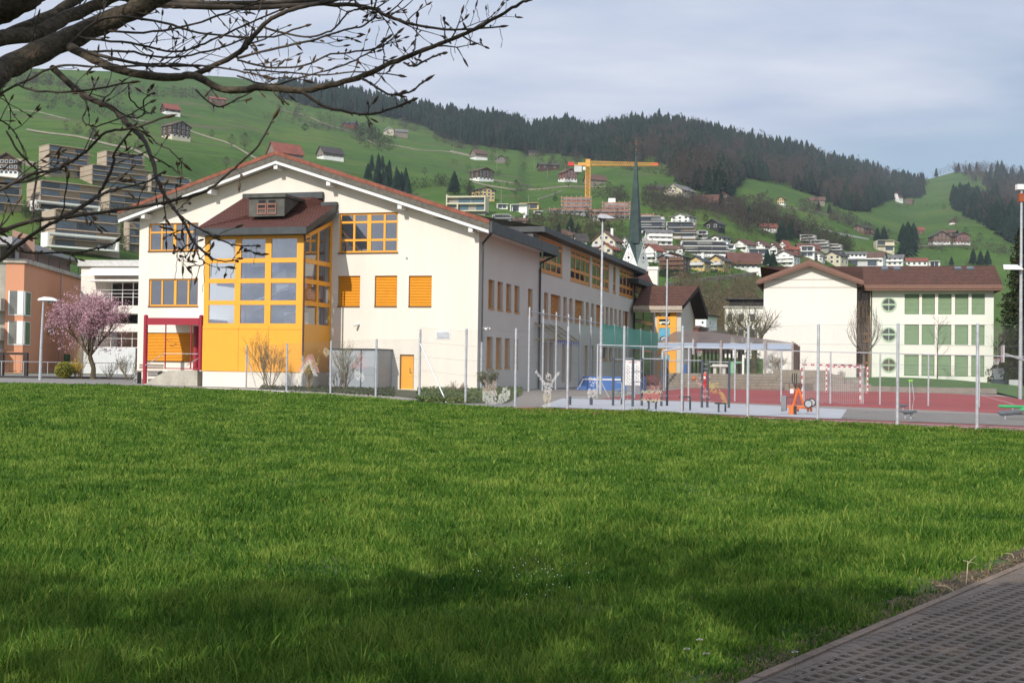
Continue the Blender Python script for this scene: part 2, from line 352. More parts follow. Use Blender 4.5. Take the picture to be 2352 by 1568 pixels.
# ---- paved path with open lattice stones, bottom right
path_m=mat('lattice_paving_concrete',(0.175,0.138,0.112),0.95,0.3,1.1,fine=(45,0.2),bump=0.4)
dirt_m=mat('dark_soil',(0.045,0.032,0.022),1,0.3,6,fine=(60,0.4),bump=0.5)
def make_path():
 mb=MB();mb.poly([cp(-10,0.05,.006),cp(30,0.05,.006),cp(30,7,.006),cp(-10,7,.006)]);struct(mb.build('path_bed',dirt_m))
 p=0.142;q=0.165;vs=[];fs=[]
 amax=5.2;rot=R(8)
 for j in range(-10,150):
  for i in range(-20,85):
   a=(i+(0.5 if j%2 else 0))*p;t=j*q/2-1.2
   x=CURB_A.x+a*math.cos(rot)+t*math.sin(-rot)*0+t*cdir.x*0;y=CURB_A.y-2.0+j*q/2
   x=a+CURB_A.x-1.0;y+=0.06*0
   s=(x-CURB_A.x)*cn.x+(y-CURB_A.y)*cn.y
   if s<0.075 or s>4.6 or y<3.6 or y>16 or abs(x)>.47*y+3:continue
   z=G(x,y)+0.03;k=random.uniform(.85,1.1);hx,hy=.050*k,.050*k;dz=random.uniform(-.001,.001)
   O=[(x-p/2,y),(x,y-q/2),(x+p/2,y),(x,y+q/2)];I=[(x-hx,y),(x,y-hy),(x+hx,y),(x,y+hy)]
   n0=len(vs);vs+=[(a_,b_,z)for a_,b_ in O]+[(a_,b_,z)for a_,b_ in I]+[(a_,b_,z-.029)for a_,b_ in I]
   for c in range(4):
    d=(c+1)%4;fs+=[(n0+c,n0+d,n0+4+d,n0+4+c),(n0+4+c,n0+4+d,n0+8+d,n0+8+c)]
 npmesh('path',np.array(vs),np.array(fs),path_m)['kind']='structure'
 mb=MB();mb.poly([cp(-8,.015,.0265),cp(16,.015,.0265),cp(16,.15,.0265),cp(-8,.15,.0265)]);struct(mb.build('path_edge',path_m))
 curb_m=mat('weathered_kerb_stone',(0.19,0.14,0.105),0.95,0.3,2,fine=(30,0.2),bump=0.4)
 mb=MB();fr=Fr((CURB_A.x,CURB_A.y,0),math.atan2(cdir.y,cdir.x))
 for k in range(-6,16):
  a0=k*1.0;g=G(*(fr(a0,0).xy));mb.box(Fr((CURB_A.x,CURB_A.y,g),math.atan2(cdir.y,cdir.x)),a0+.004,a0+.996,-0.04,0.02,-.05,0.036+random.uniform(-.004,.004))
 struct(mb.build('kerb',curb_m))
 mb=MB()
 for k in range(150):
  t,s=random.uniform(-1,9),abs(random.gauss(0.1,1.1))+.08;p_=cp(t,s,.035);r_=random.uniform(.004,.012);a=random.uniform(0,3)
  mb.poly([p_+V((r_*math.cos(a+w_),r_*math.sin(a+w_)*.6,random.uniform(0,.003)))for w_ in(0,2.1,4.2)])
 o=stuff(mb.build('petal_litter',mat('pale_petals',(0.5,0.47,0.42),0.9,.2,4)));o['label']='tiny pale petals scattered over the lattice paving';o['category']='litter'
make_path()
mb=MB();vv=[cp(-1.5+k*.2,-(.30+.13*math.sin(k*.7)+.09*math.sin(k*1.9+1)+.05*math.sin(k*4.1)),.012)for k in range(80)]
for k in range(79):mb.poly([cp(-1.5+k*.2,0,.012),cp(-1.3+k*.2,0,.012),vv[k+1],vv[k]])
struct(mb.build('bare_verge',mat('mossy_bare_soil',(.05,.045,.022),1,.4,2.5,col2=(.11,.075,.04),fine=(40,.35),bump=.7)))
n=2600;v=np.zeros((n,3,3))
for k in range(n):
 c=cp(random.uniform(-1.5,9),-abs(random.gauss(0,.16)),.012);a=random.uniform(0,6.28);L_=random.uniform(.02,.07);w=.0025+.0008*c.y*.3
 v[k]=[c+V((math.cos(a+1.57)*w,math.sin(a+1.57)*w,0)),c-V((math.cos(a+1.57)*w,math.sin(a+1.57)*w,0)),c+V((math.cos(a)*L_,math.sin(a)*L_,random.uniform(.005,.03)))]
o=npmesh('dead_grass',v.reshape(-1,3),None,mat('dead_grass_tan',(.16,.10,.05),.9,.3,8,col2=(.28,.20,.10)),faces3=(np.arange(n)*3)[:,None]+np.arange(3)[None]);o['kind']='stuff';o['label']='short dead brown grass along the path kerb';o['category']='grass'
# ---- daisies and dry stalks
yel=mat('daisy_yellow',(0.6,0.42,0.03),0.8);petal=mat('daisy_white',(0.8,0.8,0.8),0.6,.03)
stem_m=mat('flower_stem',(0.08,0.16,0.03),0.7);straw=mat('dry_straw',(0.5,0.42,0.27),0.8,.2,10)
for(px,py,lab)in((1607,1469,'white daisy at the top of the loose group of three near the path'),(1578,1490,'white daisy furthest left in the grass by the path'),
(1622,1501,'white daisy lowest of the group of three near the path'),(1826,1497,'single white daisy in the grass close to the kerb')):
 g0=gnd(px,py,0.17);b=V((g0.x,g0.y,G(g0.x,g0.y)))
 d=thing('daisy',lab,'flower',b,'daisies in the grass beside the path')
 mb=MB();top=V((g0.x,g0.y,b.z+0.17));mb.tube([b,b+V((.004,0,.09)),top],[.0012,.001,.001],5);mb.build('stem',stem_m,d)
 mb=MB()
 for k in range(18):
  a=k*2*math.pi/18;u_=V((math.cos(a),math.sin(a)*.75,.25+math.sin(a)*-.5)).normalized();w_=V((-math.sin(a),math.cos(a),0))*.0034
  mb.poly([top+u_*.002-w_,top+u_*.017-w_,top+u_*.019,top+u_*.017+w_,top+u_*.002+w_])
 mb.build('petals',petal,d);mb=MB();mb.ball(top+V((0,0,.003)),.005,.8);mb.build('flower_centre',yel,d)
for i,(pts,lab)in enumerate(((((2219.5,1340.8),(2221.7,1315.8),(2223,1294.6),(2232,1284),(2243,1275)),'tallest dry straw stalk standing in grass by the kerb'),
(((2219,1338),(2223,1288),(2212.6,1286.3),(2238,1292),(2247.5,1297.6)),'bent dry straw stalk leaning over beside the tallest one'),
(((2191.5,1356.6),(2175,1346),(2161,1343),(2149,1344.5)),'short arched dry straw lying low in the grass'),
(((2329,1280.5),(2325,1272),(2317,1269.7),(2308,1270)),'small arched dry straw near the right end of the kerb'))):
 g0=gnd(pts[0][0],pts[0][1]+4);mb=MB();mb.tube([atY(x,y,g0.y+(.02*k))for k,(x,y)in enumerate(pts)],[.003,.0028,.0025,.002,.0012][:len(pts)],5)
 tag(mb.build('dry_stalk',straw),lab,'dry stalk')
mb=MB()
for k in range(55):
 p=gnd(random.gauss(1235,70),random.gauss(1312,24),.085);r_=random.uniform(.002,.0045);a=random.uniform(0,3);mb.poly([p+V((r_*math.cos(a+w_),r_*.5*math.sin(a+w_),r_*.8*math.sin(a+w_)))for w_ in(0,1.26,2.5,3.8,5)])
o=stuff(mb.build('tiny_flowers',petal));o['label']='patch of tiny white flowers in the middle of the meadow';o['category']='flowers'
# ---- hard surfaces between the meadow and the buildings
sheet('asphalt_yard',[(-700,868),(-60,877),(0,879),(250,884),(480,894),(760,906),(980,925),(1190,938),(1300,930),(1420,905),(1420,872),(1100,866),(-60,858),(-700,850)],.008,asphalt)
sheet('pale_paving',[(600,899),(700,899),(820,902),(900,909),(955,917),(860,915),(700,905)],.014,mat('pale_paving',(0.36,0.33,0.28),.95,.1,1,fine=(8,.1)))
sheet('white_line',[(470,889.6),(600,894.5),(665,898.5),(665,899.8),(600,896),(470,891.2)],.016,white_p)
sheet('white_line',[(660,897.5),(664,899),(598,903.4),(590,903)],.016,white_p)
sheet('paved_terrace',[(1190,936),(1240,934),(1292,913),(1420,913),(1420,895),(1195,897)],.012,mat('terrace_paving',(0.24,0.21,0.18),.95,.12,1,fine=(10,.1)))
sheet('running_track',[(1150,936.5),(1190,935.5),(1300,940),(1500,948),(1700,957),(1931,966),(2352,984),(2900,1007),(2900,1018),(2352,991),(2100,979),(1900,969),(1700,960),(1500,946),(1300,942)],.012,track_m)
sheet('running_track',[(1190,934.5),(1300,937.5),(1500,945),(1700,954),(1931,962.5),(2352,979),(2900,1000),(2900,1030),(2352,1000),(1900,977),(1500,957),(1190,944)],.010,track_m)
for k in range(3):
 sheet('track_line',[(1700+0*k,957.2+k*3),(2352,982+k*3.2),(2352,982.5+k*3.2),(1700,957.6+k*3)],.016,white_p)
sheet('exercise_area',[(1239,933.5),(1290,914.5),(1590,922.5),(1945,940),(1931,961.5),(1700,952.5),(1500,944)],.016,rubber_m)
sheet('gravel_area',[(1945,940),(2352,954),(2900,974),(2900,1000),(2352,978),(1931,961.5)],.013,gravel_m)
sheet('court_surround',[(1290,913),(1378,911),(1500,899),(1540,888),(1760,888),(2352,908),(2900,940),(2900,976),(2352,955),(1945,941),(1590,923.5)],.009,mat('court_kerb',(0.27,0.24,0.21),.95,.12,.8,fine=(10,.1)))
sheet('sports_court',[(1378,915.6),(1460,906),(1572,891),(1760,893.5),(1996,898.5),(2180,903.5),(2313,911),(2400,925),(2480,960),(2250,946.5),(1990,935.5),(1754,927.5),(1560,919.5)],.014,court_m)
for a,b in(((1380,917),(1600,906)),((2248,906),(2330,928)),((2180,941),(2352,947)),((1480,916.5),(2180,941.5))):
 pa,pb=gnd(*a,.02),gnd(*b,.02);d_=(pb-pa).normalized().cross(V((0,0,1)))*.025;mb=MB();mb.poly([pa-d_,pb-d_,pb+d_,pa+d_]);struct(mb.build('court_line',white_p))
bedm=mat('ground_cover_soil',(0.05,0.075,0.022),1,.4,1.5,col2=(0.10,0.085,0.045),fine=(8,.4),bump=1)
sheet('planting_bed',[(590,893.5),(640,887),(760,884),(890,888),(900,893),(1015,897),(1180,892),(1200,905),(1165,925),(1040,925),(900,908),(760,896)],.017,bedm)
def leafpatch(name,n,box_px,m,label,cat,h=(.02,.14),size=.05,inside=None):
 v=np.zeros((n,4,3));k=0
 while k<n:
  x,y=random.uniform(box_px[0],box_px[1]),random.uniform(box_px[2],box_px[3])
  if inside and not inside(x,y):continue
  p=gnd(x,y,0.02);c=p+V((random.gauss(0,.05),random.gauss(0,.1),random.uniform(*h)));a=V([random.gauss(0,1)for _ in range(3)]).normalized();b=a.cross(V([random.gauss(0,1)for _ in range(3)])).normalized()
  s=size*random.uniform(.5,1.3)
  for q,(i,j)in enumerate(((-1,0),(0,-.6),(1,0),(0,.6))):v[k,q]=c+a*(i*s)+b*(j*s)
  k+=1
 o=npmesh(name,v.reshape(-1,3),(np.arange(n)*4)[:,None]+np.arange(4)[None],m);o['kind']='stuff';o['label']=label;o['category']=cat;return o
cover_m=mat('ground_cover_leaf',(0.05,0.095,0.02),.8,.5,1.2,col2=(0.12,0.14,0.04))
leafpatch('ground_cover',9000,(960,1200,893,926),cover_m,'low green ground cover beside the cream wall corner','ground cover',inside=lambda x,y:y>897-(x-960)*.01 and y<927-max(0,x-1160)*.5,size=.07,h=(.02,.25))
leafpatch('ground_cover',7000,(600,905,884,912),mat('mossy_cover',(0.035,0.065,0.018),.8,.5,1.2,col2=(0.09,0.08,0.035)),'dark mossy ground cover under the bare shrubs','ground cover',inside=lambda x,y:y>887-(5 if x>690 else 0)and y<893+(x-600)*.06,size=.07,h=(.02,.16))
# ================= hill =================
XS=[-500,0,60,216,350,540,652,745,900,976,1100,1190,1212,1262,1310,1360,1420,1500,1560,1620,1690,1750,1800,1860,1900,1960,2040,2070,2110,2150,2190,2230,2290,2352,2900]
SKY=[150,152,152,158,162,170,180,180,214,233,252,262,280,274,272,285,269,267,272,282,304,314,322,335,352,366,389,402,412,402,384,380,380,392,470]
TH=[5,5,5,5,5,8,22,28,28,26,24,22,20,20,20,20,20,20,20,20,20,20,20,18,18,16,14,10,5,5,12,14,14,14,14]
RID=[a+b for a,b in zip(SKY,TH)]
def yh(px):return 840.5+0.014*(px-1176)
def yr(px):return float(np.interp(px,XS,RID))
VK=[-.03,0,.1,.25,.37,.6,.72,.85,1];RK=[140,150,230,340,430,600,720,1150,1800]
def smooth_px(P):return[(np.interp(t,range(len(P)),[p[0]for p in P]),np.interp(t,range(len(P)),[p[1]for p in P])+1.2*math.sin(t*5))for t in np.linspace(0,len(P)-1,len(P)*6)]
def sm(a):a=min(1,max(0,a));return a*a*(3-2*a)
def rng_(v,px):
 f=0.66+0.34*sm(px/900)+0.55*sm((px-1500)/800)
 r=float(np.interp(v,VK,RK));k=sm(v/0.3)
 r*=1+(f-1)*k
 rel=0.012*math.sin(v*19+px*.010)+.007*math.sin(v*33-px*.017+1)+.006*math.sin(px*.03+v*9)
 return r*(1+rel*sm((v-.05)*4))
def hill(px,py):
 v=(yh(px)-py)/(yh(px)-yr(px));return atY(px,py,rng_(v,px))
def hill_r(px,py):return rng_((yh(px)-py)/(yh(px)-yr(px)),px)
def make_hill():
 cols=np.arange(-450,2850,8);vv=np.concatenate([np.linspace(-.03,.1,5)[:-1],np.linspace(.1,1,90)]);nv=len(vv)+3
 vs=[]
 for x in cols:
  q0=atY(x,yh(x),139);vs.append(V((q0.x,q0.y,-4)))
  for v in vv:y=yh(x)-v*(yh(x)-yr(x));vs.append(atY(x,y,rng_(v,x)))
  top=vs[-1];vs.append(V((top.x*1.15,top.y*1.15,top.z*0.98)));vs.append(V((top.x*1.6,top.y*1.6,0)))
 a=(np.arange(len(cols)-1)[:,None]*nv+np.arange(nv-1)[None]).ravel();f=np.stack([a,a+nv,a+nv+1,a+1],1)
 m=bpy.data.materials.new('hill_pasture');m.use_nodes=True;nt=m.node_tree;N=nt.nodes;L=nt.links;b=N['Principled BSDF'];b.inputs['Roughness'].default_value=0.95;b.inputs['Specular IOR Level'].default_value=0.1
 tc=N.new('ShaderNodeTexCoord')
 def nz(s,d=5,r=.6,st=None,rot=None):
  mp=N.new('ShaderNodeMapping');L.new(tc.outputs['Object'],mp.inputs[0])
  if st:mp.inputs['Scale'].default_value=st
  if rot:mp.inputs['Rotation'].default_value=rot
  n=N.new('ShaderNodeTexNoise');n.inputs['Scale'].default_value=s;n.inputs['Detail'].default_value=d;n.inputs['Roughness'].default_value=r;L.new(mp.outputs[0],n.inputs['Vector']);return n.outputs['Fac']
 def ramp(src,st):
  cr=N.new('ShaderNodeValToRGB');e=cr.color_ramp.elements
  while len(e)<len(st):e.new(.5)
  for k,(p,c)in enumerate(st):e[k].position=p;e[k].color=(*c,1)
  L.new(src,cr.inputs[0]);return cr.outputs[0]
 def mix(f,a,c):
  mx=N.new('ShaderNodeMix');mx.data_type='RGBA';L.new(f,mx.inputs[0]);L.new(a,mx.inputs[6]);L.new(c,mx.inputs[7]);return mx.outputs[2]
 g=ramp(nz(.008,9,.68),[(.33,(.036,.092,.017)),(.5,(.070,.150,.025)),(.62,(.115,.185,.034)),(.75,(.15,.155,.05))])
 fine=ramp(nz(.055,9,.82),[(.35,(.030,.062,.016)),(.65,(.115,.19,.042))])
 mr=N.new('ShaderNodeMath');mr.operation='MULTIPLY';mr.inputs[1].default_value=0.95;L.new(nz(.03,3),mr.inputs[0])
 g=mix(mr.outputs[0],g,fine)
 scr=ramp(nz(.045,7,.75,st=(.35,.35,2.4)),[(.55,(0,0,0)),(.64,(.8,.8,.8))])
 brn=ramp(nz(.3,5),[(.3,(.09,.075,.045)),(.7,(.19,.16,.10))])
 g=mix(scr,g,brn)
 L.new(g,b.inputs['Base Color'])
 bp=N.new('ShaderNodeBump');bp.inputs['Strength'].default_value=.8;bp.inputs['Distance'].default_value=2.5;L.new(nz(.08,7,.7),bp.inputs['Height']);L.new(bp.outputs[0],b.inputs['Normal'])
 o=npmesh('hillside',np.array([tuple(v)for v in vs]),f,m,smooth=True);o['kind']='structure'
make_hill()
# ---------------- trees ----------------
def conifer_np(h,rng,wd=.17,tiers=7,k=7,seed=0):
 vs=[(0,0,0),(0.012*h,0.01*h,0),(-0.01*h,0.012*h,0),(0,0,h)];fs=[(0,1,3),(1,2,3),(2,0,3)]
 for t in range(tiers):
  z1=h*(.10+.9*(t/tiers));z2=min(h*1.0,z1+h*.26);r=h*wd*(1-(t/tiers))**.8+h*.012
  n0=len(vs);vs.append((0,0,z2));m=k*2
  for j in range(m):
   a=2*math.pi*j/m+t*1.3;rr=r*(rng.uniform(.85,1.25)if j%2 else rng.uniform(.35,.6));vs.append((rr*math.cos(a),rr*math.sin(a),z1-(h*.03 if j%2 else-h*.02)*rng.uniform(.5,1.5)))
  for j in range(m):fs.append((n0,n0+1+j,n0+1+(j+1)%m))
 return np.array(vs),np.array(fs)
def bare_np(h,rng,n=90,wd=.32,low=.25,s=.03,pts=None):
 """tree of fine twig slivers around a trunk"""
 vs=[(-.012*h,0,0),(.012*h,0,0),(0,.012*h,0),(0,0,h*.8)];fs=[(0,1,3),(1,2,3),(2,0,3)]
 for _ in range(n):
  z=rng.uniform(low,1);prof=math.sin(math.pi*min(1,max(0,(z-low)/(1.06-low)))**.75)
  a=rng.uniform(0,2*math.pi);rr=wd*h*prof*math.sqrt(rng.uniform(0.02,1));c=np.array((rr*math.cos(a),rr*math.sin(a),z*h))
  d=np.array((math.cos(a)*.6,math.sin(a)*.6,rng.uniform(.4,1.3)))+rng.normal(0,.35,3);d/=np.linalg.norm(d);e=np.cross(d,rng.normal(0,1,3));e/=np.linalg.norm(e)
  L_=h*rng.uniform(.06,.14);w=h*s*rng.uniform(.4,1)*.5;k=len(vs)
  vs+=[tuple(c-d*L_*.5-e*w),tuple(c-d*L_*.5+e*w),tuple(c+d*L_*.5)];fs.append((k,k+1,k+2))
 return np.array(vs),np.array(fs)
def scatter(name,items,protos,m,label,cat,parent=None):
 """one mesh out of many small trees: a wood that reads as one mass"""
 V_=[];F_=[];n=0
 for(p,h)in items:
  pv,pf=protos[RNG.integers(len(protos))];a=RNG.uniform(0,6.28);c,s=math.cos(a),math.sin(a)
  q=pv*h;V_.append(np.stack([q[:,0]*c-q[:,1]*s+p[0],q[:,0]*s+q[:,1]*c+p[1],q[:,2]+p[2]],1));F_.append(pf+n);n+=len(pv)
 o=npmesh(name,np.concatenate(V_),None,m,faces3=np.concatenate(F_));o['kind']='stuff';o['label']=label;o['category']=cat;return o
con_m=mat('conifer_needles',(0.010,0.024,0.017),.9,.5,.02,col2=(0.024,0.046,0.028),fine=(.35,.35),spec=.1)
bare_m=mat('bare_wood_brown',(0.052,0.046,0.041),1,.4,.015,col2=(0.098,0.084,0.068),fine=(.3,.3),spec=.1)
bare_red=mat('bare_wood_russet',(0.14,0.09,0.065),1,.4,.03,col2=(0.13,0.125,0.07),fine=(.3,.35),spec=.1)
trunk_m=mat('pale_trunks',(0.22,0.19,0.16),1,.2,.2)
rr=np.random.default_rng(5)
CP=[conifer_np(1,rr,wd=rr.uniform(.17,.27))for _ in range(8)]
BP=[bare_np(1,rr,80,wd=rr.uniform(.24,.36))for _ in range(8)]
from bisect import bisect
def inpoly(x,y,P):
 c=False;j=len(P)-1
 for i in range(len(P)):
  if(P[i][1]>y)!=(P[j][1]>y)and x<(P[j][0]-P[i][0])*(y-P[i][1])/(P[j][1]-P[i][1])+P[i][0]:c=not c
  j=i
 return c
WOOD=[([(640,0),(2125,0),(2122,455),(2044,462),(2026,468),(1990,488),(1960,487),(1912,476),(1880,452),(1828,438),(1761,419),(1711,409),(1690,440),(1660,470),(1600,440),(1555,428),(1545,395),(1500,372),(1452,382),(1328,364),(1244,352),(1146,342),(1069,334),(1007,315),(976,291),(920,278),(872,268),(780,258),(700,244),(640,225)],.55),
([(2186,403),(2225,417),(2281,443),(2275,460),(2186,461),(2184,478),(2225,503),(2281,531),(2318,556),(2380,580),(2800,640),(2800,300),(2186,300)],.3)]
def make_woods():
 con,bar,pale=[],[],[]
 for P,_ in WOOD:
  x0,x1=min(p[0]for p in P),min(2560,max(p[0]for p in P))
  N_=8600 if x1-x0>900 else 3200
  k=0;tries=0
  while k<N_ and tries<90000:
   tries+=1
   x=RNG.uniform(x0,x1);ytop=yr(x);y=RNG.uniform(ytop-1,640)
   if y<ytop:y=ytop+RNG.uniform(0,3)
   if not inpoly(x,y,P):continue
   v=(yh(x)-y)/(yh(x)-yr(x));p=hill(x,y)
   fb=.06+.62*sm((x-1240)/260)*(.3+.7*sm((y-yr(x))/90))if x<2000 else(.25 if y>460 and x<2130 else.45)
   if x>2180:fb=.7 if y<440+(x-2186)*.55 else.25
   fb+=.25*math.sin(x*.031+y*.05)+.12*math.sin(x*.09)
   h=RNG.uniform(11,18)if RNG.random()<.85 else RNG.uniform(17,23)
   h*=1.15 if x>1500 else 1.0
   if x>2186:h*=1.15
   (bar if RNG.random()<fb else con).append((p,h));k+=1
   if RNG.random()<.07 and y>yr(x)+25:pale.append((p,h*.85))
 for x in np.arange(648,2090,7):x_=x+RNG.uniform(-3,3);(con if(RNG.random()<(.85 if x<1210 or x>1430 else.35))else bar).append((hill(x_,yr(x_)+1),RNG.uniform(11,19)))
 for x in np.arange(2150,2500,6):x_=x+RNG.uniform(-3,3);(con if RNG.random()<.15 else bar).append((hill(x_,yr(x_)+1),RNG.uniform(16,25)))
 for x in(600,612,618,630,636,560,575,590,480,500,430,350,2100,2118,2130,2142,2160):bar.append((hill(x,yr(x)+1),RNG.uniform(9,17)))
 scatter('conifer_forest',con,CP,con_m,'dark spruce forest covering the upper hillside and ridge','forest')
 scatter('leafless_forest',bar,BP,bare_m,'grey brown leafless woodland among the spruces on the hill','forest')
 TP=[(np.array([(-.010,0,0),(.010,0,0),(.004,.004,.9)]),np.array([(0,1,2)]))]
 scatter('pale_trunks',pale,TP,trunk_m,'pale slender trunks showing along the forest edge','tree trunks')
make_woods()
def scrub(name,poly,n,h,m,protos,label,cat='scrub'):
 it=[];x0,x1=min(p[0]for p in poly),max(p[0]for p in poly);y0,y1=min(p[1]for p in poly),max(p[1]for p in poly)
 while len(it)<n:
  x,y=RNG.uniform(x0,x1),RNG.uniform(y0,y1)
  if inpoly(x,y,poly):it.append((hill(x,y),RNG.uniform(*h)))
 return scatter(name,it,protos,m,label,cat)
SHR=[bare_np(1,rr,120,wd=.5,low=.05,s=.05)for _ in range(6)]
scrub('hillside_wood',[(1530,672),(1560,655),(1740,650),(1745,770),(1660,775),(1600,780),(1560,720)],420,(3,6),bare_red,SHR,'russet brown leafless wood on the bank below the road wall','wood')
scrub('hillside_wood',[(1690,470),(1760,470),(1830,520),(1900,540),(1960,575),(1900,580),(1840,560),(1760,545),(1700,530),(1660,500)],150,(6,12),bare_m,SHR,'brown scrubby wood on the slope above the terraced houses','wood')
scrub('hillside_wood',[(1580,470),(1700,478),(1720,510),(1640,505),(1590,500),(1470,480),(1480,455)],110,(5,9),bare_m,SHR,'brown bushes on the slope behind the white hillside houses','bushes')
scrub('hedgerow',[(800,300),(850,300),(905,330),(905,350),(870,352),(815,330)],45,(8,13),mat('dark_scrub',(0.04,0.045,0.025),1,.4,.1,spec=.1),SHR,'dark clump of bushes on the pasture below the spruce ridge','bushes')
scrub('hedgerow',[(620,235),(690,250),(790,280),(860,300),(850,312),(760,300),(640,268)],60,(5,10),bare_m,SHR,'grey bare trees strung along the upper edge of the pasture','bushes')
scrub('hedgerow',[(1330,440),(1440,455),(1450,475),(1400,470)],25,(5,9),bare_m,SHR,'bare bushes above the building site','bushes')
scrub('hedgerow',[(1200,530),(1300,515),(1430,520),(1430,560),(1300,570),(1215,560)],90,(5,9),mat('olive_scrub',(0.07,0.065,0.035),1,.4,.1,spec=.1),SHR,'olive brown scrub on the bank behind the zinc roof','bushes')
scrub('hedgerow',[(150,215),(260,240),(330,290),(350,320),(300,300),(200,255),(60,230),(90,190)],60,(5,9),bare_m,SHR,'purple brown scrub band across the upper left pasture','bushes')
scrub('hedgerow',[(1590,632),(1730,615),(1735,630),(1600,645),(1560,645),(1450,628),(1440,610)],80,(2,5),mat('garden_green',(0.035,0.065,0.02),.9,.5,.2,spec=.1),SHR,'green garden hedges below the row of chalets','hedge')
scrub('hedgerow',[(2045,585),(2230,600),(2290,640),(2200,640),(2100,615)],25,(2,5),bare_m,SHR,'sparse bushes on the slope above the long tiled roof','bushes')
def hedge(pts,n,h,label,m=None):
 it=[]
 for _ in range(n):
  k=RNG.integers(len(pts)-1);t_=RNG.random();x=pts[k][0]*(1-t_)+pts[k+1][0]*t_;y=pts[k][1]*(1-t_)+pts[k+1][1]*t_;it.append((hill(x+RNG.normal(0,4),y+RNG.normal(0,2.5)),RNG.uniform(*h)))
 scatter('hedgerow',it,SHR,m or bare_m,label,'hedge')
dsc=MATS['dark_scrub']
hedge([(0,200),(90,190),(200,205),(300,215),(420,225),(560,232)],150,(5,11),'brown bare hedge running along the top of the left pasture')
hedge([(150,300),(230,325),(330,350)],30,(3,6),'thin scrub band low on the left pasture')
hedge([(600,268),(700,290),(780,305)],40,(3,6),'bare hedge above the red roofed barn')
hedge([(860,275),(960,300),(1050,340),(1160,352),(1260,362),(1340,374),(1460,392),(1560,410)],130,(6,12),'brown forest edge of bushes under the spruces')
hedge([(1030,372),(1110,400),(1160,405)],26,(2,4.5),'dark hedge across the bright pasture above the timber chalet',dsc)
hedge([(880,430),(960,432),(1020,425),(1075,440),(1100,470)],70,(3,7),'dark garden hedge left of the modern villa',dsc)
hedge([(1120,424),(1230,436),(1280,448)],26,(1.5,3),'low dark hedge line in the middle of the bright pasture',dsc)
hedge([(1235,372),(1290,385),(1340,396)],40,(4,8),'bare trees around the dark barn ruin')
hedge([(1180,520),(1260,505),(1330,500),(1440,505)],60,(3,6),'bushes along the foot of the building site bank')
hedge([(1480,450),(1560,470),(1640,485),(1700,490)],90,(4,9),'scrubby trees on the slope below the twin barns')
hedge([(1700,500),(1780,530),(1850,545),(1960,580)],110,(5,10),'dark trees behind the row houses',dsc)
hedge([(1830,480),(1900,500),(1960,520),(2040,560)],70,(5,10),'bare trees along the hill road on the right')
hedge([(2040,480),(2110,470),(2180,480)],24,(3,6),'scattered bushes under the chapel meadow')
hedge([(2100,570),(2180,575),(2260,572),(2330,590)],50,(4,8),'bushes below the right hand farm')
hedge([(1370,600),(1450,600),(1540,640)],40,(2,4),'bushes around the church roofs',dsc)
scrub('garden_greenery',[(1360,545),(1500,500),(1620,505),(1740,535),(1900,560),(2080,585),(2080,612),(1750,622),(1600,625),(1450,600)],330,(1.8,4.2),mat('garden_mix',(.035,.055,.02),.95,.5,.06,col2=(.12,.09,.06),spec=.1),SHR,'gardens and bushes between the hillside houses','gardens')
scrub('evergreen_clump',[(838,395),(880,388),(935,425),(940,455),(880,440),(845,415)],26,(7,12),con_m,CP,'dark evergreen clump rising behind the right roof slope of the gable','trees')
hedge([(60,500),(110,520),(100,575)],26,(2.5,5),'bushes left of the lowest terrace block',dsc);hedge([(232,500),(300,508),(285,560),(290,590)],34,(2.5,5),'dark bushes between the terrace blocks and the school gable',dsc);hedge([(60,415),(80,440),(150,424)],14,(2,4),'bushes between the upper terrace blocks',dsc)
def sub_tree(kind,px,py,hp,label,group,wd=None,sx=1.0,base=None):
 p=hill(px,py)if base is None else base;h=hp*p.y/FP
 t=thing({'con':'conifer_tree','bare':'bare_tree','bush':'bush'}[kind],label,'bush' if kind=='bush' else 'tree',p,group)
 r=np.random.default_rng(int(px*7+py))
 if kind=='con':pv,pf=conifer_np(1,r,wd=wd or.29,tiers=12,k=11);m=con_m
 elif kind=='bush':pv,pf=bare_np(1,r,420,wd=wd or.6,low=.03,s=.09);m=mat('dark_scrub',(0.04,0.045,0.025))
 else:pv,pf=bare_np(1,r,520,wd=wd or.42,low=.22,s=.018);m=bare_m
 o=npmesh('crown',pv[4:]*h if False else pv*h,None,m,parent=t,faces3=pf)
 mb=MB();mb.tube([V((0,0,-h*.03)),V((h*.01,0,h*.2)),V((0,0,h*(.5 if kind!='bush' else.25)))],[h*.022,h*.018,h*.008],6)
 tr=mb.build('trunk',mat('tree_bark',(0.08,0.06,0.045),1,.3,1));tr.parent=t
 return t
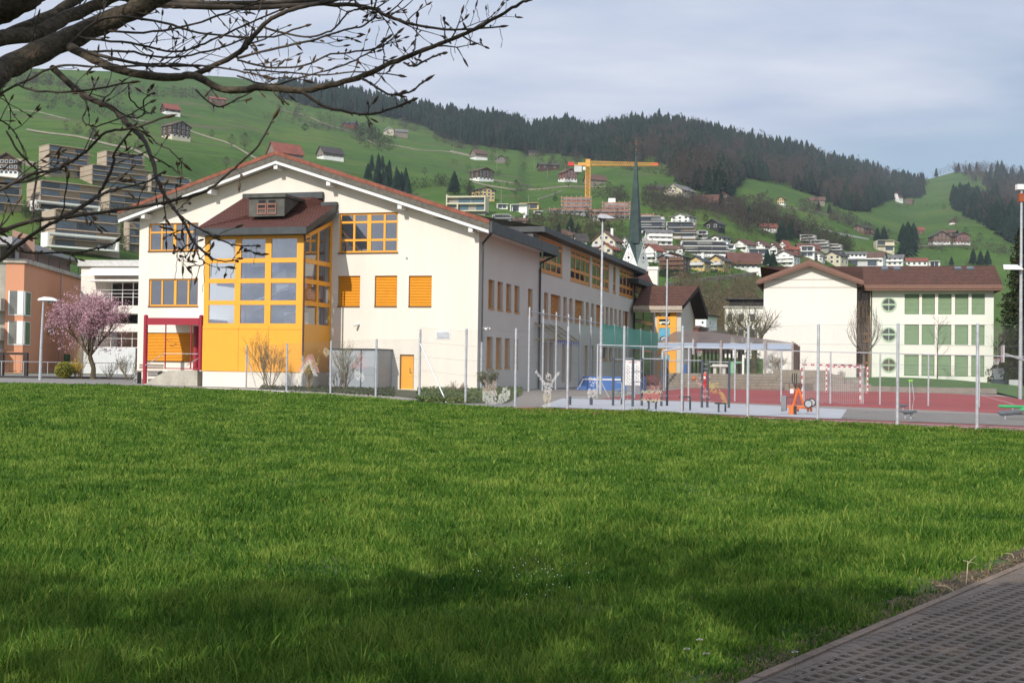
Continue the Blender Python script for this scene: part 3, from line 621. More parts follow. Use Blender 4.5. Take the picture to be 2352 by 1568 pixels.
TR=[('con',1043,446,55,'broad dark conifer standing above the modern hillside villa'),('con',868,425,44,'large dark conifer rising behind the gable roof, left of two'),('con',912,445,58,'pointed dark conifer rising behind the gable roof, right of two'),
('con',845,412,38,'small dark conifer half hidden by the tiled gable'),('con',1310,545,48,'tall dark green conifer behind the zinc roof'),('con',1327,545,33,'slim conifer beside the taller one behind the zinc roof'),
('con',1283,540,30,'low bushy conifer left of the pair behind the zinc roof'),('con',1762,612,42,'slender conifer between the dark chalet and the white house'),('con',1776,614,38,'right-hand slender conifer beside the white chalet'),
('con',1680,583,32,'small dark cypress in front of the row houses'),('con',2085,595,88,'tallest conifer of the farm clump on the right slope'),('con',2074,560,48,'dark conifer left of the tallest farm conifer'),
('con',2098,562,52,'dark conifer right of the farm clump near the orange roof'),('con',2030,558,40,'round dark evergreen left of the farm clump'),('con',2015,555,34,'low dark evergreen at the left end of the farm clump'),
('con',2185,610,22,'lone small conifer above the long red roof'),('con',2235,608,38,'left conifer of the group above the roof skylights'),('con',2252,610,36,'middle conifer of the group above the roof skylights'),('con',2268,609,36,'right conifer of the group above the roof skylights'),
('con',1795,560,55,'dark conifer standing above the red roofed row houses'),('con',1815,552,45,'slim dark conifer right of the row houses'),('con',1836,548,30,'small conifer by the stepped white terraces'),('con',1720,520,48,'dark conifer left of the small red roofed house'),
('con',1880,485,24,'dark evergreen among brown woods on the mid slope'),('con',1905,492,24,'low evergreen right of the mid slope woods'),('con',1648,478,60,'dark conifer behind the twin red barns'),
('bare',119,254,26,'spreading bare fruit tree alone on the upper left pasture'),('bare',240,240,34,'bare tree in the upper left scrub'),('bare',270,245,36,'tall bare tree beside the upper left scrub'),('bare',486,318,20,'bare fruit tree right of the dark chalet'),
('bare',532,340,32,'bare tree on the pasture left of the red barn'),('bare',562,345,40,'wide bare tree nearest the red barn'),('bare',520,388,28,'rounded bare bush just above the tiled roof edge'),('bare',490,262,30,'bare tree in front of the far red roof'),
('bare',975,404,20,'thin bare tree below the dark barn'),('bare',895,392,20,'bare tree right of the dark barn'),('bare',1184,455,42,'large bare tree standing alone in the bright pasture'),('bare',1203,395,22,'bare fruit tree in front of the high pasture'),
('bare',1165,386,26,'bare tree between the pasture barns'),('bare',1130,372,20,'bare tree next to the grey timber barn'),('bare',1262,398,26,'bare tree near the ruined dark barn'),('bare',1305,432,26,'bare tree below the brown chalet'),
('bare',1235,365,18,'bare tree beside the small field hut'),('bare',1400,452,34,'bare tree right of the crane mast'),('bare',1425,458,30,'wide bare tree left of the church spire'),('bare',1500,500,26,'bare tree on the slope right of the spire'),
('bare',1520,502,30,'bare tree beside the spire above the glass terraces'),('bare',1545,500,24,'bare tree above the white house with grey roof'),('bare',2218,545,24,'bare tree near the red farmhouse'),('bare',2250,560,26,'bare tree below the right farm'),
('bare',2195,520,24,'bare tree beside the small hut in the right meadow'),('bare',2128,430,22,'bare tree on the saddle between the two hills'),('bare',1875,470,20,'bare tree by the far low barn'),('bush',1275,462,12,'small round bush at the end of the field wall'),
('bush',1620,508,16,'dark bush on the slope beside the black chalet'),('bush',110,250,8,'low bush beneath the lone fruit tree'),('bush',700,300,16,'green bush left of the pale path on the pasture'),('bush',1520,634,14,'round green bush below the brown timber house'),('bush',1540,634,13,'round green bush right of the flagpole house')]
for a in TR:sub_tree(*a,{'con':'conifers on the hillside','bare':'bare trees on the hillside','bush':'bushes on the hillside'}[a[0]])
pole_m=mat('weathered_pole',(0.25,0.22,0.18),.9)
for(x,y,h,l)in((1042,356,38,'tall pole beside the pale field track'),(1141,390,50,'power pole between pasture and timber barn'),(1227,392,36,'power pole below the small hut'),(1257,408,22,'short pole left of the brown chalet'),(1151,470,36,'pole beside the white garage'),(1214,469,22,'short pole above the white bungalow'),(1298,400,24,'pole behind the brown chalet roof'),(1827,536,30,'pole on the slope by the road'),(296,210,32,'white pole on the upper left pasture'),(1765,528,30,'pale mast left of the small red roofed house')):
 p=hill(x,y);hh=h*p.y/FP;mb=MB();mb.tube([p,p+V((0,0,hh))],[.22,.14],5);tag(mb.build('power_pole',pole_m,org=p),l,'pole','poles on the hillside')
stone_m=mat('dry_stone',(0.30,0.27,0.22),1,.4,.5,fine=(3,.4))
for pts,h,l in(([(1035,349),(1060,355),(1085,360)],4,'pale field track wall below the spruce edge'),([(1236,459),(1260,452),(1290,440)],2.2,'dark field wall curving below the brown chalet'),([(1120,412),(1180,422),(1225,430)],2,'low dry stone wall below the timber chalet'),([(1530,660),(1600,650),(1680,640),(1735,634)],10,'long stone wall carrying the hillside road'),([(20,210+43),(90,258),(160,276)],1.6,'dark field bank on the upper left pasture'),([(-60,370),(20,372),(85,385)],12,'grey retaining wall behind the dark timber chalet'),([(1835,512),(1900,530),(1995,550)],1.8,'white roadside rail crossing the right slope'),([(1540,640),(1600,628),(1650,620)],3,'rubble rockery wall below the yellow houses')):
 mb=MB();P=[hill(*p)for p in pts]
 for a,b in zip(P,P[1:]):
  hh=h*a.y/FP;d=(b-a).normalized().cross(V((0,0,1)))*.4
  mb.add([a-d-V((0,0,3)),b-d-V((0,0,3)),b-d+V((0,0,hh)),a-d+V((0,0,hh)),a+d-V((0,0,3)),b+d-V((0,0,3)),b+d+V((0,0,hh)),a+d+V((0,0,hh))],[(0,1,2,3),(5,4,7,6),(3,2,6,7),(0,3,7,4),(1,5,6,2)])
 tag(mb.build('stone_wall',mat('pale_rail',(.6,.6,.58))if 'rail' in l else stone_m,org=P[0]),l,'wall')
trk_m=mat('pale_track_gravel',(.24,.21,.15),1,.2,.3)
for pts in([(640,250),(700,268),(790,300),(860,330),(960,345),(1040,352)],[(1085,420),(1180,440),(1290,432),(1390,430)],[(300,275),(400,290),(520,330),(600,372)],[(1790,476),(1860,484),(1930,500),(1990,540),(2090,566),(2230,566)],[(1500,440),(1560,455),(1680,476)],[(60,300),(180,318),(300,345),(360,372)]):
 q=smooth_px(pts);m_=MB();P_=[hill(*p)for p in q]
 for a,b in zip(P_,P_[1:]):d_=V((0,1.4,0));m_.poly([a-d_*.5+V((0,0,.25)),b-d_*.5+V((0,0,.25)),b+d_+V((0,0,1.3)),a+d_+V((0,0,1.3))])
 struct(m_.build('hill_track',trk_m))
# ================= hillside houses =================
HC={'white':(0.86,0.85,0.82),'cream':(0.66,0.60,0.46),'yellow':(0.66,0.48,0.20),'dark':(0.075,0.045,0.03),'brown':(0.16,0.085,0.055),'grey':(0.33,0.31,0.28),'taupe':(0.44,0.355,0.27),'timber':(0.24,0.20,0.16),'black':(0.03,0.028,0.028),'redbrown':(0.20,0.06,0.04),'conc':(0.58,0.58,0.58)}
RC={'red':(0.25,0.075,0.05),'brown':(0.13,0.075,0.055),'grey':(0.17,0.165,0.16),'dark':(0.06,0.052,0.05),'rust':(0.13,0.058,0.045),'blue':(0.05,0.06,0.085),'pale':(0.33,0.30,0.28)}
def hm(c):return mat('house_wall_'+c,HC[c],.9,.06,.3,fine=(1.5,.05))
def rm(c):return mat('house_roof_'+c,RC[c],.85,.2,.25,fine=(2.5,.2))
hglass=mat('house_window_glass',(0.04,0.055,0.075),.12,.5,.2,ior=1.8)
bgl=mat('blue_reflecting_glass',(0.10,0.14,0.20),.1,.5,.2,ior=2.2)
hframe=mat('house_window_frame',(0.7,0.7,0.68),.6)
shutter_c={'g':mat('green_shutter',(0.05,0.1,0.05)),'r':mat('red_shutter',(0.3,0.04,0.03))}
def hwin(par,fr,a,c,w,h,face,d,frame=hframe):
 """window on the front (face f), left (l) or right (r) wall"""
 def bx(m,e,g,o0,o1):
  if face=='f':m.box(fr,a-w/2-e,a+w/2+e,-d-o1,-d-o0,c-g,c+h+g)
  elif face=='l':m.box(fr,-d-o1,-d-o0,a-w/2-e,a+w/2+e,c-g,c+h+g)
  else:m.box(fr,d+o0,d+o1,a-w/2-e,a+w/2+e,c-g,c+h+g)
 m=MB();bx(m,.12,.12,-.05,.06);o=m.build('window',frame,par)
 m=MB();bx(m,0,0,.062,.1);m.build('pane',hglass,o)
def house(x0,x1,yt,yb,kind,wall,roof,label,ang=0,floors=2,base=None,hw=.55,nwin=3,dep=.8,name='house',cat='house',pos=None,balc=0,over=.8,chim=0,side=2,white_base=False,panel=None):
 p=pos or hill((x0+x1)/2,yb);s=p.y/FP;Wt=(x1-x0)*s;H=(yb-yt)*s;a=R(ang)
 w=Wt/(math.cos(a)+dep*abs(math.sin(a)));d=w*dep
 if kind!='flat':w-=over*.8;
 t=thing(name,label,cat,p,'houses on the hillside' if cat in('house','chalet')else None);fr=Fr(p,a+math.atan2(-p.x,p.y));hwall=H*min(.8,hw*1.12);X,Y_=w/2,d/2;z0=-min(5 if kind!='flat' else 3,H*.5)
 if kind=='flat':
  fh=H/floors
  for k in range(floors):
   mb=MB();mb.box(fr,-X,X,-Y_+1.2,Y_,k*fh+(z0 if k==0 else 0),(k+1)*fh-.25);mb.build('wall',hm(panel or 'taupe'),t)
   mb=MB();mb.box(fr,-X-.1+(k%2)*.8,X+.5-(k%3)*1.1,-Y_-.5,Y_+.1,(k+1)*fh-.2,(k+1)*fh);mb.build('roof' if k==floors-1 else 'balcony_slab',hm(wall),t)
   mb=MB();mb.box(fr,-X,-X+.35,-Y_-.4,-Y_+1.2,k*fh,(k+1)*fh-.25);mb.build('side_wall',hm(wall),t)
   n=max(2,int(w/5.0));ww=(w-1.5)/n
   for i in range(n):
    if(i*7+k*5+int(x0))%4==3:continue
    mb=MB();mb.box(fr,-X+.8+i*ww+.15,-X+.8+(i+1)*ww-.15,-Y_+1.1,-Y_+1.195,k*fh+.35,(k+1)*fh-.4);mb.build('window',bgl if wall=='taupe' and(i+k)%3 else hglass,t)
   if balc:
    mb=MB();mb.box(fr,-X+.1,X+.3,-Y_-.42,-Y_-.38,k*fh+.05,k*fh+.75);mb.build('balcony_rail',mat('smoked_glass_rail',(.045,.05,.06),.2)if k else hm(wall),t)
  return t
 if kind in('gf','gs'):
  rh=H-hwall;ridge_y=kind=='gf'
  half=X if ridge_y else Y_
  mb=MB();mb.box(fr,-X,X,-Y_,Y_,z0,hwall)
  if ridge_y:mb.prism(fr,[(-X,hwall),(X,hwall),(0,H-.25)],-Y_,Y_,'y')
  else:mb.prism(fr,[(-Y_,hwall),(Y_,hwall),(0,H-.25)],-X,X,'x')
  mb.build('wall',hm(wall),t)
  sl=rh/half;e=over;th=.35
  prof=[(-half-e,hwall-e*sl),(0,H),(half+e,hwall-e*sl),(half+e,hwall-e*sl-th),(0,H-th),(-half-e,hwall-e*sl-th)]
  mb=MB();L_=(Y_ if ridge_y else X)+over
  mb.prism(fr,prof,-L_,L_,'y' if ridge_y else 'x');rf=mb.build('roof',rm(roof),t)
  mb=MB()
  if wall in('white','cream','yellow'):
   pass
  if chim:
   mb=MB();mb.box(fr,w*.15,w*.15+.9,-.3,.6,H-rh*.5,H+.9);mb.box(fr,w*.15-.1,w*.15+1.0,-.4,.7,H+.9,H+1.1);mb.build('chimney',hm('white'),rf)
  if base:
   mb=MB();mb.box(fr,-X-.06,X+.06,-Y_-.06,Y_+.06,z0,H*.16);mb.build('plinth',hm(base),t)
  fh=hwall/floors;ww=min(1.3,w/(nwin*1.9));wh=min(1.3,fh*.5)
  for k in range(floors):
   for i in range(nwin):hwin(t,fr,-X+(i+.5)*w/nwin,k*fh+fh*.33,ww,wh,'f',Y_)
   if abs(ang)>8:
    for i in range(side):hwin(t,fr,-Y_+(i+.5)*d/side,k*fh+fh*.33,ww,wh,'l' if ang>0 else 'r',X)
  if ridge_y and rh>2.6:
   for i in(-1,1):hwin(t,fr,i*w*.11,hwall+rh*.12,ww*.8,wh*.8,'f',Y_)
  if balc:
   for k in range(1,floors):
    mb=MB();mb.box(fr,-X*.95,X*.95,-Y_-1.3,-Y_-.01,k*fh-.15,k*fh);mb.box(fr,-X*.95,X*.95,-Y_-1.3,-Y_-1.24,k*fh,k*fh+.95);mb.build('balcony',hm('white' if wall=='white' else('conc' if wall in('cream','yellow')else 'brown')),t)
 return t
def HH(*rows):
 for r in rows:
  r=list(r);kw=r.pop()if isinstance(r[-1],dict)else{}
  if 1350<r[0]<2060 and 'ang' in kw:kw['ang']=-abs(kw['ang'])*.9 if r[4]=='gf' else kw['ang']*.6
  house(*r,**kw)
HH(
(369,414,239,264,'gs','dark','red','barn with bright red roof above a white base, highest on the left pasture',dict(ang=22,base='white',floors=1,hw=.45,nwin=2,name='barn',cat='barn')),
(371,437,280,321,'gf','dark','brown','large dark timber chalet with pale stone base on the left pasture',dict(ang=35,base='cream',floors=3,hw=.66,nwin=4,cat='chalet',name='chalet')),
(478,520,223,240,'gs','brown','red','far barn with red roof behind bare trees on the upper pasture',dict(ang=15,floors=1,nwin=2,name='barn',cat='barn')),
(-12,50,353,405,'gf','dark','brown','dark timber chalet with white window frames at the left edge',dict(ang=-12,base='white',floors=3,hw=.62,nwin=5,cat='chalet',name='chalet')),
(613,697,329,372,'gs','timber','red','large barn with orange red roof just above the tiled gable ridge',dict(ang=28,floors=1,hw=.42,nwin=1,name='barn',cat='barn',dep=.55)),
(727,790,338,367,'gs','timber','dark','grey timber barn with dark roof and white base right of the red roofed barn',dict(ang=28,floors=1,hw=.45,base='white',nwin=3,name='barn',cat='barn',dep=.6)),
(785,822,280,294,'gs','redbrown','blue','small reddish house half hidden by bare trees high on the slope',dict(ang=-20,floors=1,nwin=2)),
(880,905,292,311,'gf','cream','pale','pale farm building with a light gable below the spruce forest',dict(ang=20,floors=1,nwin=2)),
(905,937,297,315,'gs','timber','grey','timber farm building joined to the pale gable below the forest',dict(ang=10,floors=1,nwin=2,name='barn',cat='barn')),
(1079,1120,344,367,'gs','timber','brown','grey timber barn with a pale left gable on the upper pasture',dict(ang=30,base='white',floors=1,hw=.5,nwin=1,name='barn',cat='barn')),
(1136,1162,358,374,'gf','timber','dark','small timber barn half behind a bare tree, right of the grey barn',dict(ang=15,floors=1,nwin=3,name='barn',cat='barn')),
(1078,1134,386,416,'gf','dark','brown','dark chalet with white lower storey and rows of windows on the bright pasture',dict(ang=38,base='white',floors=3,hw=.66,nwin=4,cat='chalet',name='chalet')),
(1211,1236,346,357,'gs','timber','dark','tiny field hut close to the lower edge of the spruce forest',dict(ang=12,floors=1,nwin=1,name='hut',cat='hut')),
(1082,1137,430,460,'gf','yellow','dark','yellow house with dark roof and shutters above the modern villa',dict(ang=30,floors=3,hw=.68,nwin=4,balc=0)),
(1141,1166,469,480,'flat','white','grey','small white flat roofed double garage',dict(floors=1,name='garage',cat='garage',panel='white',dep=.6)),
(1172,1214,470,487,'flat','white','grey','long white flat roofed bungalow with a single door',dict(ang=-18,floors=1,panel='white',dep=.5)),
(1194,1238,466,480,'flat','yellow','red','long pale wooden shed wall behind the white bungalow',dict(ang=-15,floors=1,panel='yellow',name='shed',cat='shed',dep=.2)),
(1226,1245,485,492,'flat','white','grey','tiny white flat roofed hut right of the bungalow',dict(floors=1,panel='white',name='garage',cat='garage')),
(1131,1179,494,512,'flat','conc','grey','low modern house with glazed front and planted roof terrace',dict(ang=-12,floors=2,panel='conc',balc=1)),
(1180,1216,500,516,'gs','redbrown','brown','brown roofed house with white chimney behind the zinc roof',dict(ang=-10,floors=1,nwin=2,chim=1)),
(1281,1326,388,417,'gf','redbrown','brown','red brown timber chalet with many windows left of the crane',dict(ang=30,base='white',floors=3,hw=.6,nwin=4,cat='chalet',name='chalet')),
(1340,1394,401,425,'gs','timber','brown','long brown roofed barn right behind the crane mast',dict(ang=24,floors=1,hw=.45,nwin=2,name='barn',cat='barn',dep=.6)),
(1233,1286,375,391,'gs','dark','dark','dark old barn ruin among bare trees on the upper pasture',dict(ang=10,floors=1,nwin=2,name='barn',cat='barn')),
(1359,1431,531,582,'gf','cream','brown','cream house with broad brown roof and dormer left of the church spire',dict(ang=26,floors=2,nwin=3,balc=1,chim=1,hw=.5,dep=.7)),
(1371,1424,558,585,'gf','cream','red','small cream house with red brown roof just above the zinc eaves',dict(ang=32,floors=1,hw=.45,nwin=2)),
(1425,1445,543,570,'gf','white','grey','narrow white gabled house directly left of the church spire',dict(ang=10,floors=2,nwin=2)),
(1466,1528,499,536,'flat','conc','grey','grey terraced apartment block with glass fronts right of the spire',dict(ang=-8,floors=3,balc=1,panel='conc',name='apartment_building',cat='apartments')),
(1531,1600,512,550,'flat','conc','grey','modern grey apartment block with long balconies below the white villa',dict(ang=-8,floors=3,balc=1,panel='taupe',name='apartment_building',cat='apartments')),
(1540,1601,491,515,'gf','white','grey','white villa with grey roof and dormers standing over the modern block',dict(ang=30,floors=2,hw=.6,nwin=3)),
(1477,1546,527,566,'gs','white','grey','tall white house with stair wing and shallow grey roof',dict(ang=18,floors=3,hw=.72,nwin=4,balc=1)),
(1470,1508,547,566,'gs','cream','pale','small house with wide pale grey roof beside the spire',dict(ang=8,floors=1,nwin=3,hw=.4)),
(1475,1525,561,600,'gf','white','red','white gabled house with brown roof just right of the clock gable',dict(ang=36,floors=3,hw=.6,nwin=3,balc=1)),
(1508,1556,563,584,'gs','white','brown','white house with dormers and brown roof behind the timber apartment house',dict(ang=10,floors=2,nwin=4)),
(1512,1586,580,631,'gf','brown','dark','large brown timber apartment house with stacked balconies and flagpole',dict(ang=18,floors=4,hw=.74,nwin=4,balc=1,name='apartment_building',cat='apartments')),
(1577,1634,588,620,'gf','yellow','blue','yellow house with blue black solar roof',dict(ang=26,floors=2,hw=.55,nwin=3,balc=1,chim=1)),
(1623,1680,586,620,'gf','yellow','dark','yellow house with dark brown roof right of the solar roofed one',dict(ang=26,floors=2,hw=.55,nwin=3,balc=1)),
(1667,1749,580,619,'gs','dark','rust','long dark chalet with rust brown roof and white ground floor',dict(ang=20,floors=2,hw=.5,nwin=6,base='white',balc=1,cat='chalet',name='chalet',dep=.5)),
(1562,1672,555,589,'flat','white','grey','long white apartment block with recessed balconies',dict(ang=10,floors=3,balc=1,panel='white',name='apartment_building',cat='apartments',dep=.3)),
(1577,1640,549,560,'gs','white','grey','grey mansard top floor of the long white block',dict(ang=10,floors=1,nwin=4,dep=.4)),
(1626,1680,540,566,'gf','white','dark','white house with a tall narrow gable window and glass bay',dict(ang=40,floors=2,hw=.65,nwin=3)),
(1618,1666,504,528,'gf','black','dark','black timber chalet with a low wide roof',dict(ang=30,floors=1,hw=.5,nwin=2,cat='chalet',name='chalet')),
(1740,1786,513,529,'gs','white','red','small white house with bright red roof among dark trees',dict(ang=26,floors=1,hw=.4,nwin=3)),
(1681,1738,550,577,'gf','white','rust','leftmost row house with rust red roof and pale blue balconies',dict(ang=42,floors=2,hw=.5,nwin=3,balc=1)),
(1728,1770,552,580,'gf','white','rust','second row house with rust red roof from the left',dict(ang=30,floors=2,hw=.5,nwin=3,balc=1)),
(1762,1795,556,583,'gf','white','rust','third row house with rust red roof and twin balconies',dict(ang=30,floors=2,hw=.5,nwin=2,balc=1)),
(1786,1820,552,576,'gf','white','red','red roofed row house at the right end of the terrace',dict(ang=34,floors=2,hw=.4,nwin=2)),
(1716,1770,573,600,'flat','conc','grey','grey flat roofed house wedged between chalet and row houses',dict(ang=-8,floors=2,panel='white')),
(1778,1838,576,612,'gf','white','rust','white chalet with curved balcony and rust brown roof',dict(ang=24,floors=3,hw=.62,nwin=3,balc=1)),
(1799,1836,566,582,'gs','redbrown','red','orange roofed house half hidden behind the white chalet',dict(ang=22,floors=1,nwin=2)),
(1825,1884,559,584,'gs','redbrown','rust','red walled house with wide brown roof right of the white chalet',dict(ang=24,floors=2,hw=.45,nwin=3)),
(1838,1876,540,560,'flat','white','grey','uppermost stepped white terrace house on the right slope',dict(ang=-14,floors=3,panel='grey')),
(1862,1906,553,574,'flat','white','grey','middle stepped white terrace house on the right slope',dict(ang=-14,floors=3,panel='grey')),
(1890,1936,562,582,'flat','white','grey','lowest stepped white terrace house on the right slope',dict(ang=-14,floors=3,panel='grey')),
(1890,1948,578,608,'gf','cream','dark','pinkish cream house with gable beside the white hotel',dict(ang=30,floors=2,hw=.6,nwin=3)),
(1939,1990,578,606,'gs','white','grey','white hotel like house with two rows of balconies',dict(ang=10,floors=2,hw=.75,nwin=5,balc=1)),
(1984,2036,578,606,'gs','white','brown','white house with broad brown hipped roof right of the hotel',dict(ang=-20,floors=2,hw=.5,nwin=4,balc=1)),
(1925,2015,596,612,'flat','conc','grey','long low grey house just above the tiled roof ridge',dict(floors=1,panel='conc',dep=.2)),
(2014,2076,585,612,'gs','white','grey','white house with grey slate roof and full width balcony',dict(ang=-6,floors=2,hw=.62,nwin=5,balc=1)),
(2076,2130,592,613,'gs','white','red','white bungalow with red hipped roof above the long school roof',dict(ang=8,floors=1,hw=.55,nwin=4)),
(2007,2054,553,577,'flat','cream','pale','isolated cream villa with curved balconies on the right slope',dict(ang=20,floors=2,panel='cream',balc=0)),
(2069,2095,561,578,'gs','brown','rust','small brown hut at the foot of the tallest conifer',dict(ang=20,floors=1,nwin=2,name='hut',cat='hut')),
(1957,1998,517,534,'gf','brown','dark','brown farmhouse with dark roof left of the farm conifers',dict(ang=32,floors=2,nwin=3)),
(1997,2009,525,538,'gf','redbrown','rust','little red brown cottage touching the farm conifers',dict(ang=10,floors=2,nwin=2)),
(2132,2182,532,562,'gf','brown','dark','brown timber farmhouse with dark wing and solar roof',dict(ang=22,floors=2,hw=.55,nwin=4,base='white')),
(2158,2200,528,545,'gs','dark','brown','long brown barn roof behind the timber farmhouse',dict(ang=-15,floors=1,nwin=2,name='barn',cat='barn')),
(2186,2228,534,562,'gf','redbrown','dark','dark red farmhouse with white windows at the right of the farm',dict(ang=25,floors=3,hw=.66,nwin=4,base='white')),
(2107,2122,521,537,'gs','brown','red','small shed with orange red roof beside the farm conifers',dict(ang=15,floors=1,nwin=1,name='shed',cat='shed')),
(2079,2098,457,469,'gs','brown','brown','brown parish house next to the white hill chapel',dict(ang=-10,floors=2,nwin=4)),
(2191,2209,441,449,'gs','brown','brown','tiny farmhouse high on the right hand meadow',dict(ang=14,base='white',floors=1,nwin=2)),
(2179,2197,503,515,'gf','brown','brown','small field barn with pale wall in the right hand meadow',dict(ang=14,base='white',floors=1,nwin=1,name='barn',cat='barn')),
(1785,1806,452,471,'gf','yellow','brown','yellow fronted farmhouse alone in the meadow gap',dict(ang=24,base='white',floors=2,hw=.65,nwin=3)),
(1858,1895,452,468,'gs','timber','brown','low wide brown barn below the spruce edge on the right',dict(ang=8,floors=1,hw=.4,nwin=2,name='barn',cat='barn')),
(1525,1600,425,448,'gf','cream','grey','big pale barn with yellow gable windows and long grey roof',dict(ang=32,floors=1,hw=.35,nwin=1,name='barn',cat='barn',dep=1.4)),
(1600,1652,447,473,'gs','dark','rust','long barn with rust red roof among bare trees',dict(ang=-14,floors=1,hw=.35,nwin=1,name='barn',cat='barn',dep=.5)),
(1640,1680,441,471,'gf','dark','rust','dark farmhouse with red brown gable at the end of the red barn',dict(ang=-20,base='white',floors=2,hw=.6,nwin=3)),
(1487,1525,426,437,'gs','dark','dark','low dark stable with white doors on the slope right of the spire tip',dict(ang=-8,floors=1,nwin=5,name='stable',cat='stable',dep=.4)),
(1316,1350,536,560,'gs','white','dark','dark roofed house with white gable edge right behind the zinc roof',dict(ang=20,floors=1,hw=.4,nwin=2)),
(1285,1320,528,545,'gs','cream','brown','brown roofed house with chimney peeking over the zinc roof',dict(ang=20,floors=1,hw=.4,nwin=2,chim=1)),
)
HH((1546,1575,562,582,'gf','white','brown','small white gabled house squeezed between steepest row and long white block',dict(ang=20,floors=2,nwin=2)),
(1656,1690,562,585,'flat','white','grey','white cube house below the tall gable window house',dict(ang=-10,floors=2,panel='white')),
(1837,1872,566,590,'flat','white','grey','white flat roofed house under the stepped terraces',dict(ang=-10,floors=2,panel='white')),
(1870,1896,580,600,'gf','white','grey','small white house left of the pinkish gable',dict(ang=20,floors=2,nwin=2)),
(1440,1470,577,600,'gs','cream','brown','cream house hidden behind the clock gables',dict(ang=10,floors=2,nwin=3)),
(1600,1626,530,548,'flat','conc','grey','small pale concrete cube house right of the grey apartment block',dict(ang=-8,floors=2,panel='conc')),
(2134,2160,600,612,'flat','white','grey','low white annexe right of the red roofed bungalow',dict(ang=-8,floors=1,panel='white')))
HH(
(92,205,340,405,'flat','taupe','grey','tallest taupe terrace block, top left, with a white penthouse corner',dict(ang=24,floors=5,balc=0,panel='taupe',name='apartment_building',cat='apartments',dep=.5)),
(225,332,354,390,'flat','taupe','grey','terrace block with cream penthouse at the upper right of the group',dict(ang=24,floors=3,balc=0,panel='taupe',name='apartment_building',cat='apartments',dep=.5)),
(187,340,388,434,'flat','taupe','grey','wide middle terrace block of beige concrete with deep balconies',dict(ang=24,floors=4,balc=0,panel='taupe',name='apartment_building',cat='apartments',dep=.45)),
(66,232,424,492,'flat','taupe','grey','wide terrace block with a white framed bottom balcony, left centre',dict(ang=24,floors=4,balc=0,panel='taupe',name='apartment_building',cat='apartments',dep=.45)),
(100,276,488,578,'flat','taupe','grey','lowest terrace block ending in a white framed balcony above the grass',dict(ang=24,floors=4,balc=0,panel='taupe',name='apartment_building',cat='apartments',dep=.4)),
(232,360,439,500,'flat','taupe','grey','terrace block with a long white parapet partly behind the tiled gable',dict(ang=24,floors=4,balc=0,panel='taupe',name='apartment_building',cat='apartments',dep=.4)),
(330,440,407,450,'flat','taupe','grey','rightmost terrace block just above the tiled roof edge',dict(ang=24,floors=3,balc=0,panel='taupe',name='apartment_building',cat='apartments',dep=.4)),
(284,330,508,578,'flat','taupe','grey','beige corner of a terrace block behind the cream school wall',dict(ang=18,floors=4,panel='taupe',name='apartment_building',cat='apartments')),
(-40,50,408,488,'flat','taupe','grey','terrace block at the left edge with a white framed balcony',dict(ang=20,floors=4,balc=0,panel='taupe',name='apartment_building',cat='apartments',dep=.5)),
)
def white_frame(x0,x1,y0,y1,ang,label):
 p=hill((x0+x1)/2,y1);p=p-V((0,6,0));s=p.y/FP;fr=Fr(p,R(ang)+math.atan2(-p.x,p.y));w=(x1-x0)*s/math.cos(R(ang))/2;h=(y1-y0)*s
 mb=MB();mb.box(fr,-w,w,-4,-.2,h-.45,h);mb.box(fr,-w,w,-4,-.2,-.3,.15);mb.box(fr,-w,-w+.45,-4,-.2,.15,h-.45);mb.box(fr,w-.45,w,-4,-.2,.15,h-.45)
 tag(mb.build('balcony_frame',hm('white'),org=p),label,'balcony')
white_frame(118,273,547,577,24,'long white rectangular balcony frame at the foot of the lowest terrace block')
white_frame(90,230,475,495,24,'white rectangular balcony frame on the left centre terrace block')
p=hill(1072,487);vil=thing('villa','modern cream villa with two open framed storeys and strip windows','house',p,'houses on the hillside');fr=Fr(p,R(-10));s=p.y/FP;w=46*s;h=39*s
mb=MB();mb.box(fr,-w,-w+.5,-3,6,0,h);mb.box(fr,w-.5,w,-3,6,0,h*.82);mb.box(fr,-w+.5,w-.5,-3,6,h*.42,h*.5);mb.box(fr,-w+.5,w-.5,-3,6,0,.5);mb.box(fr,-w+.5,w,-3,6,h*.82,h*.9);mb.box(fr,-w*.45,-w*.42+.3,-3,6,.5,h*.42);mb.build('frame',hm('cream'),vil)
mb=MB();mb.box(fr,-w+.5,w-.5,-1,5.9,-3,h*.82);mb.build('wall',hm('grey'),vil)
for k,(a,b,c,d)in enumerate(((-.4,.2,.52,.8),(.25,.95,.52,.8),(-.9,-.6,.1,.38),(-.38,.1,.08,.4),(.5,.95,.08,.4))):mb=MB();mb.box(fr,a*w,b*w,-1.12,-1.02,c*h,d*h);mb.build('window',mat('teal_glass',(.08,.15,.18),.1),vil)
p=hill(2062,464);s=p.y/FP;ch=thing('chapel','small white hill chapel with a pointed bell tower','chapel',p);fr=Fr(p,R(25))
mb=MB();mb.box(fr,-8*s,10*s,-6*s,6*s,-5,9*s);mb.prism(fr,[(-6*s,9*s),(6*s,9*s),(0,15*s)],-8*s,10*s,'x');mb.box(fr,-8.2*s,-2*s,-3*s,3*s,9*s,18*s);mb.build('wall',hm('white'),ch)
mb=MB();mb.prism(fr,[(-7*s,8.5*s),(0,15.5*s),(7*s,8.5*s),(6.5*s,8*s),(0,14.8*s),(-6.5*s,8*s)],-1.9*s,11*s,'x');mb.add([fr(-8.5*s,-3.3*s,18*s),fr(-1.7*s,-3.3*s,18*s),fr(-1.7*s,3.3*s,18*s),fr(-8.5*s,3.3*s,18*s),fr(-5.1*s,0,25*s)],[(0,1,4),(1,2,4),(2,3,4),(3,0,4),(0,3,2,1)]);mb.build('roof',rm('rust'),ch)
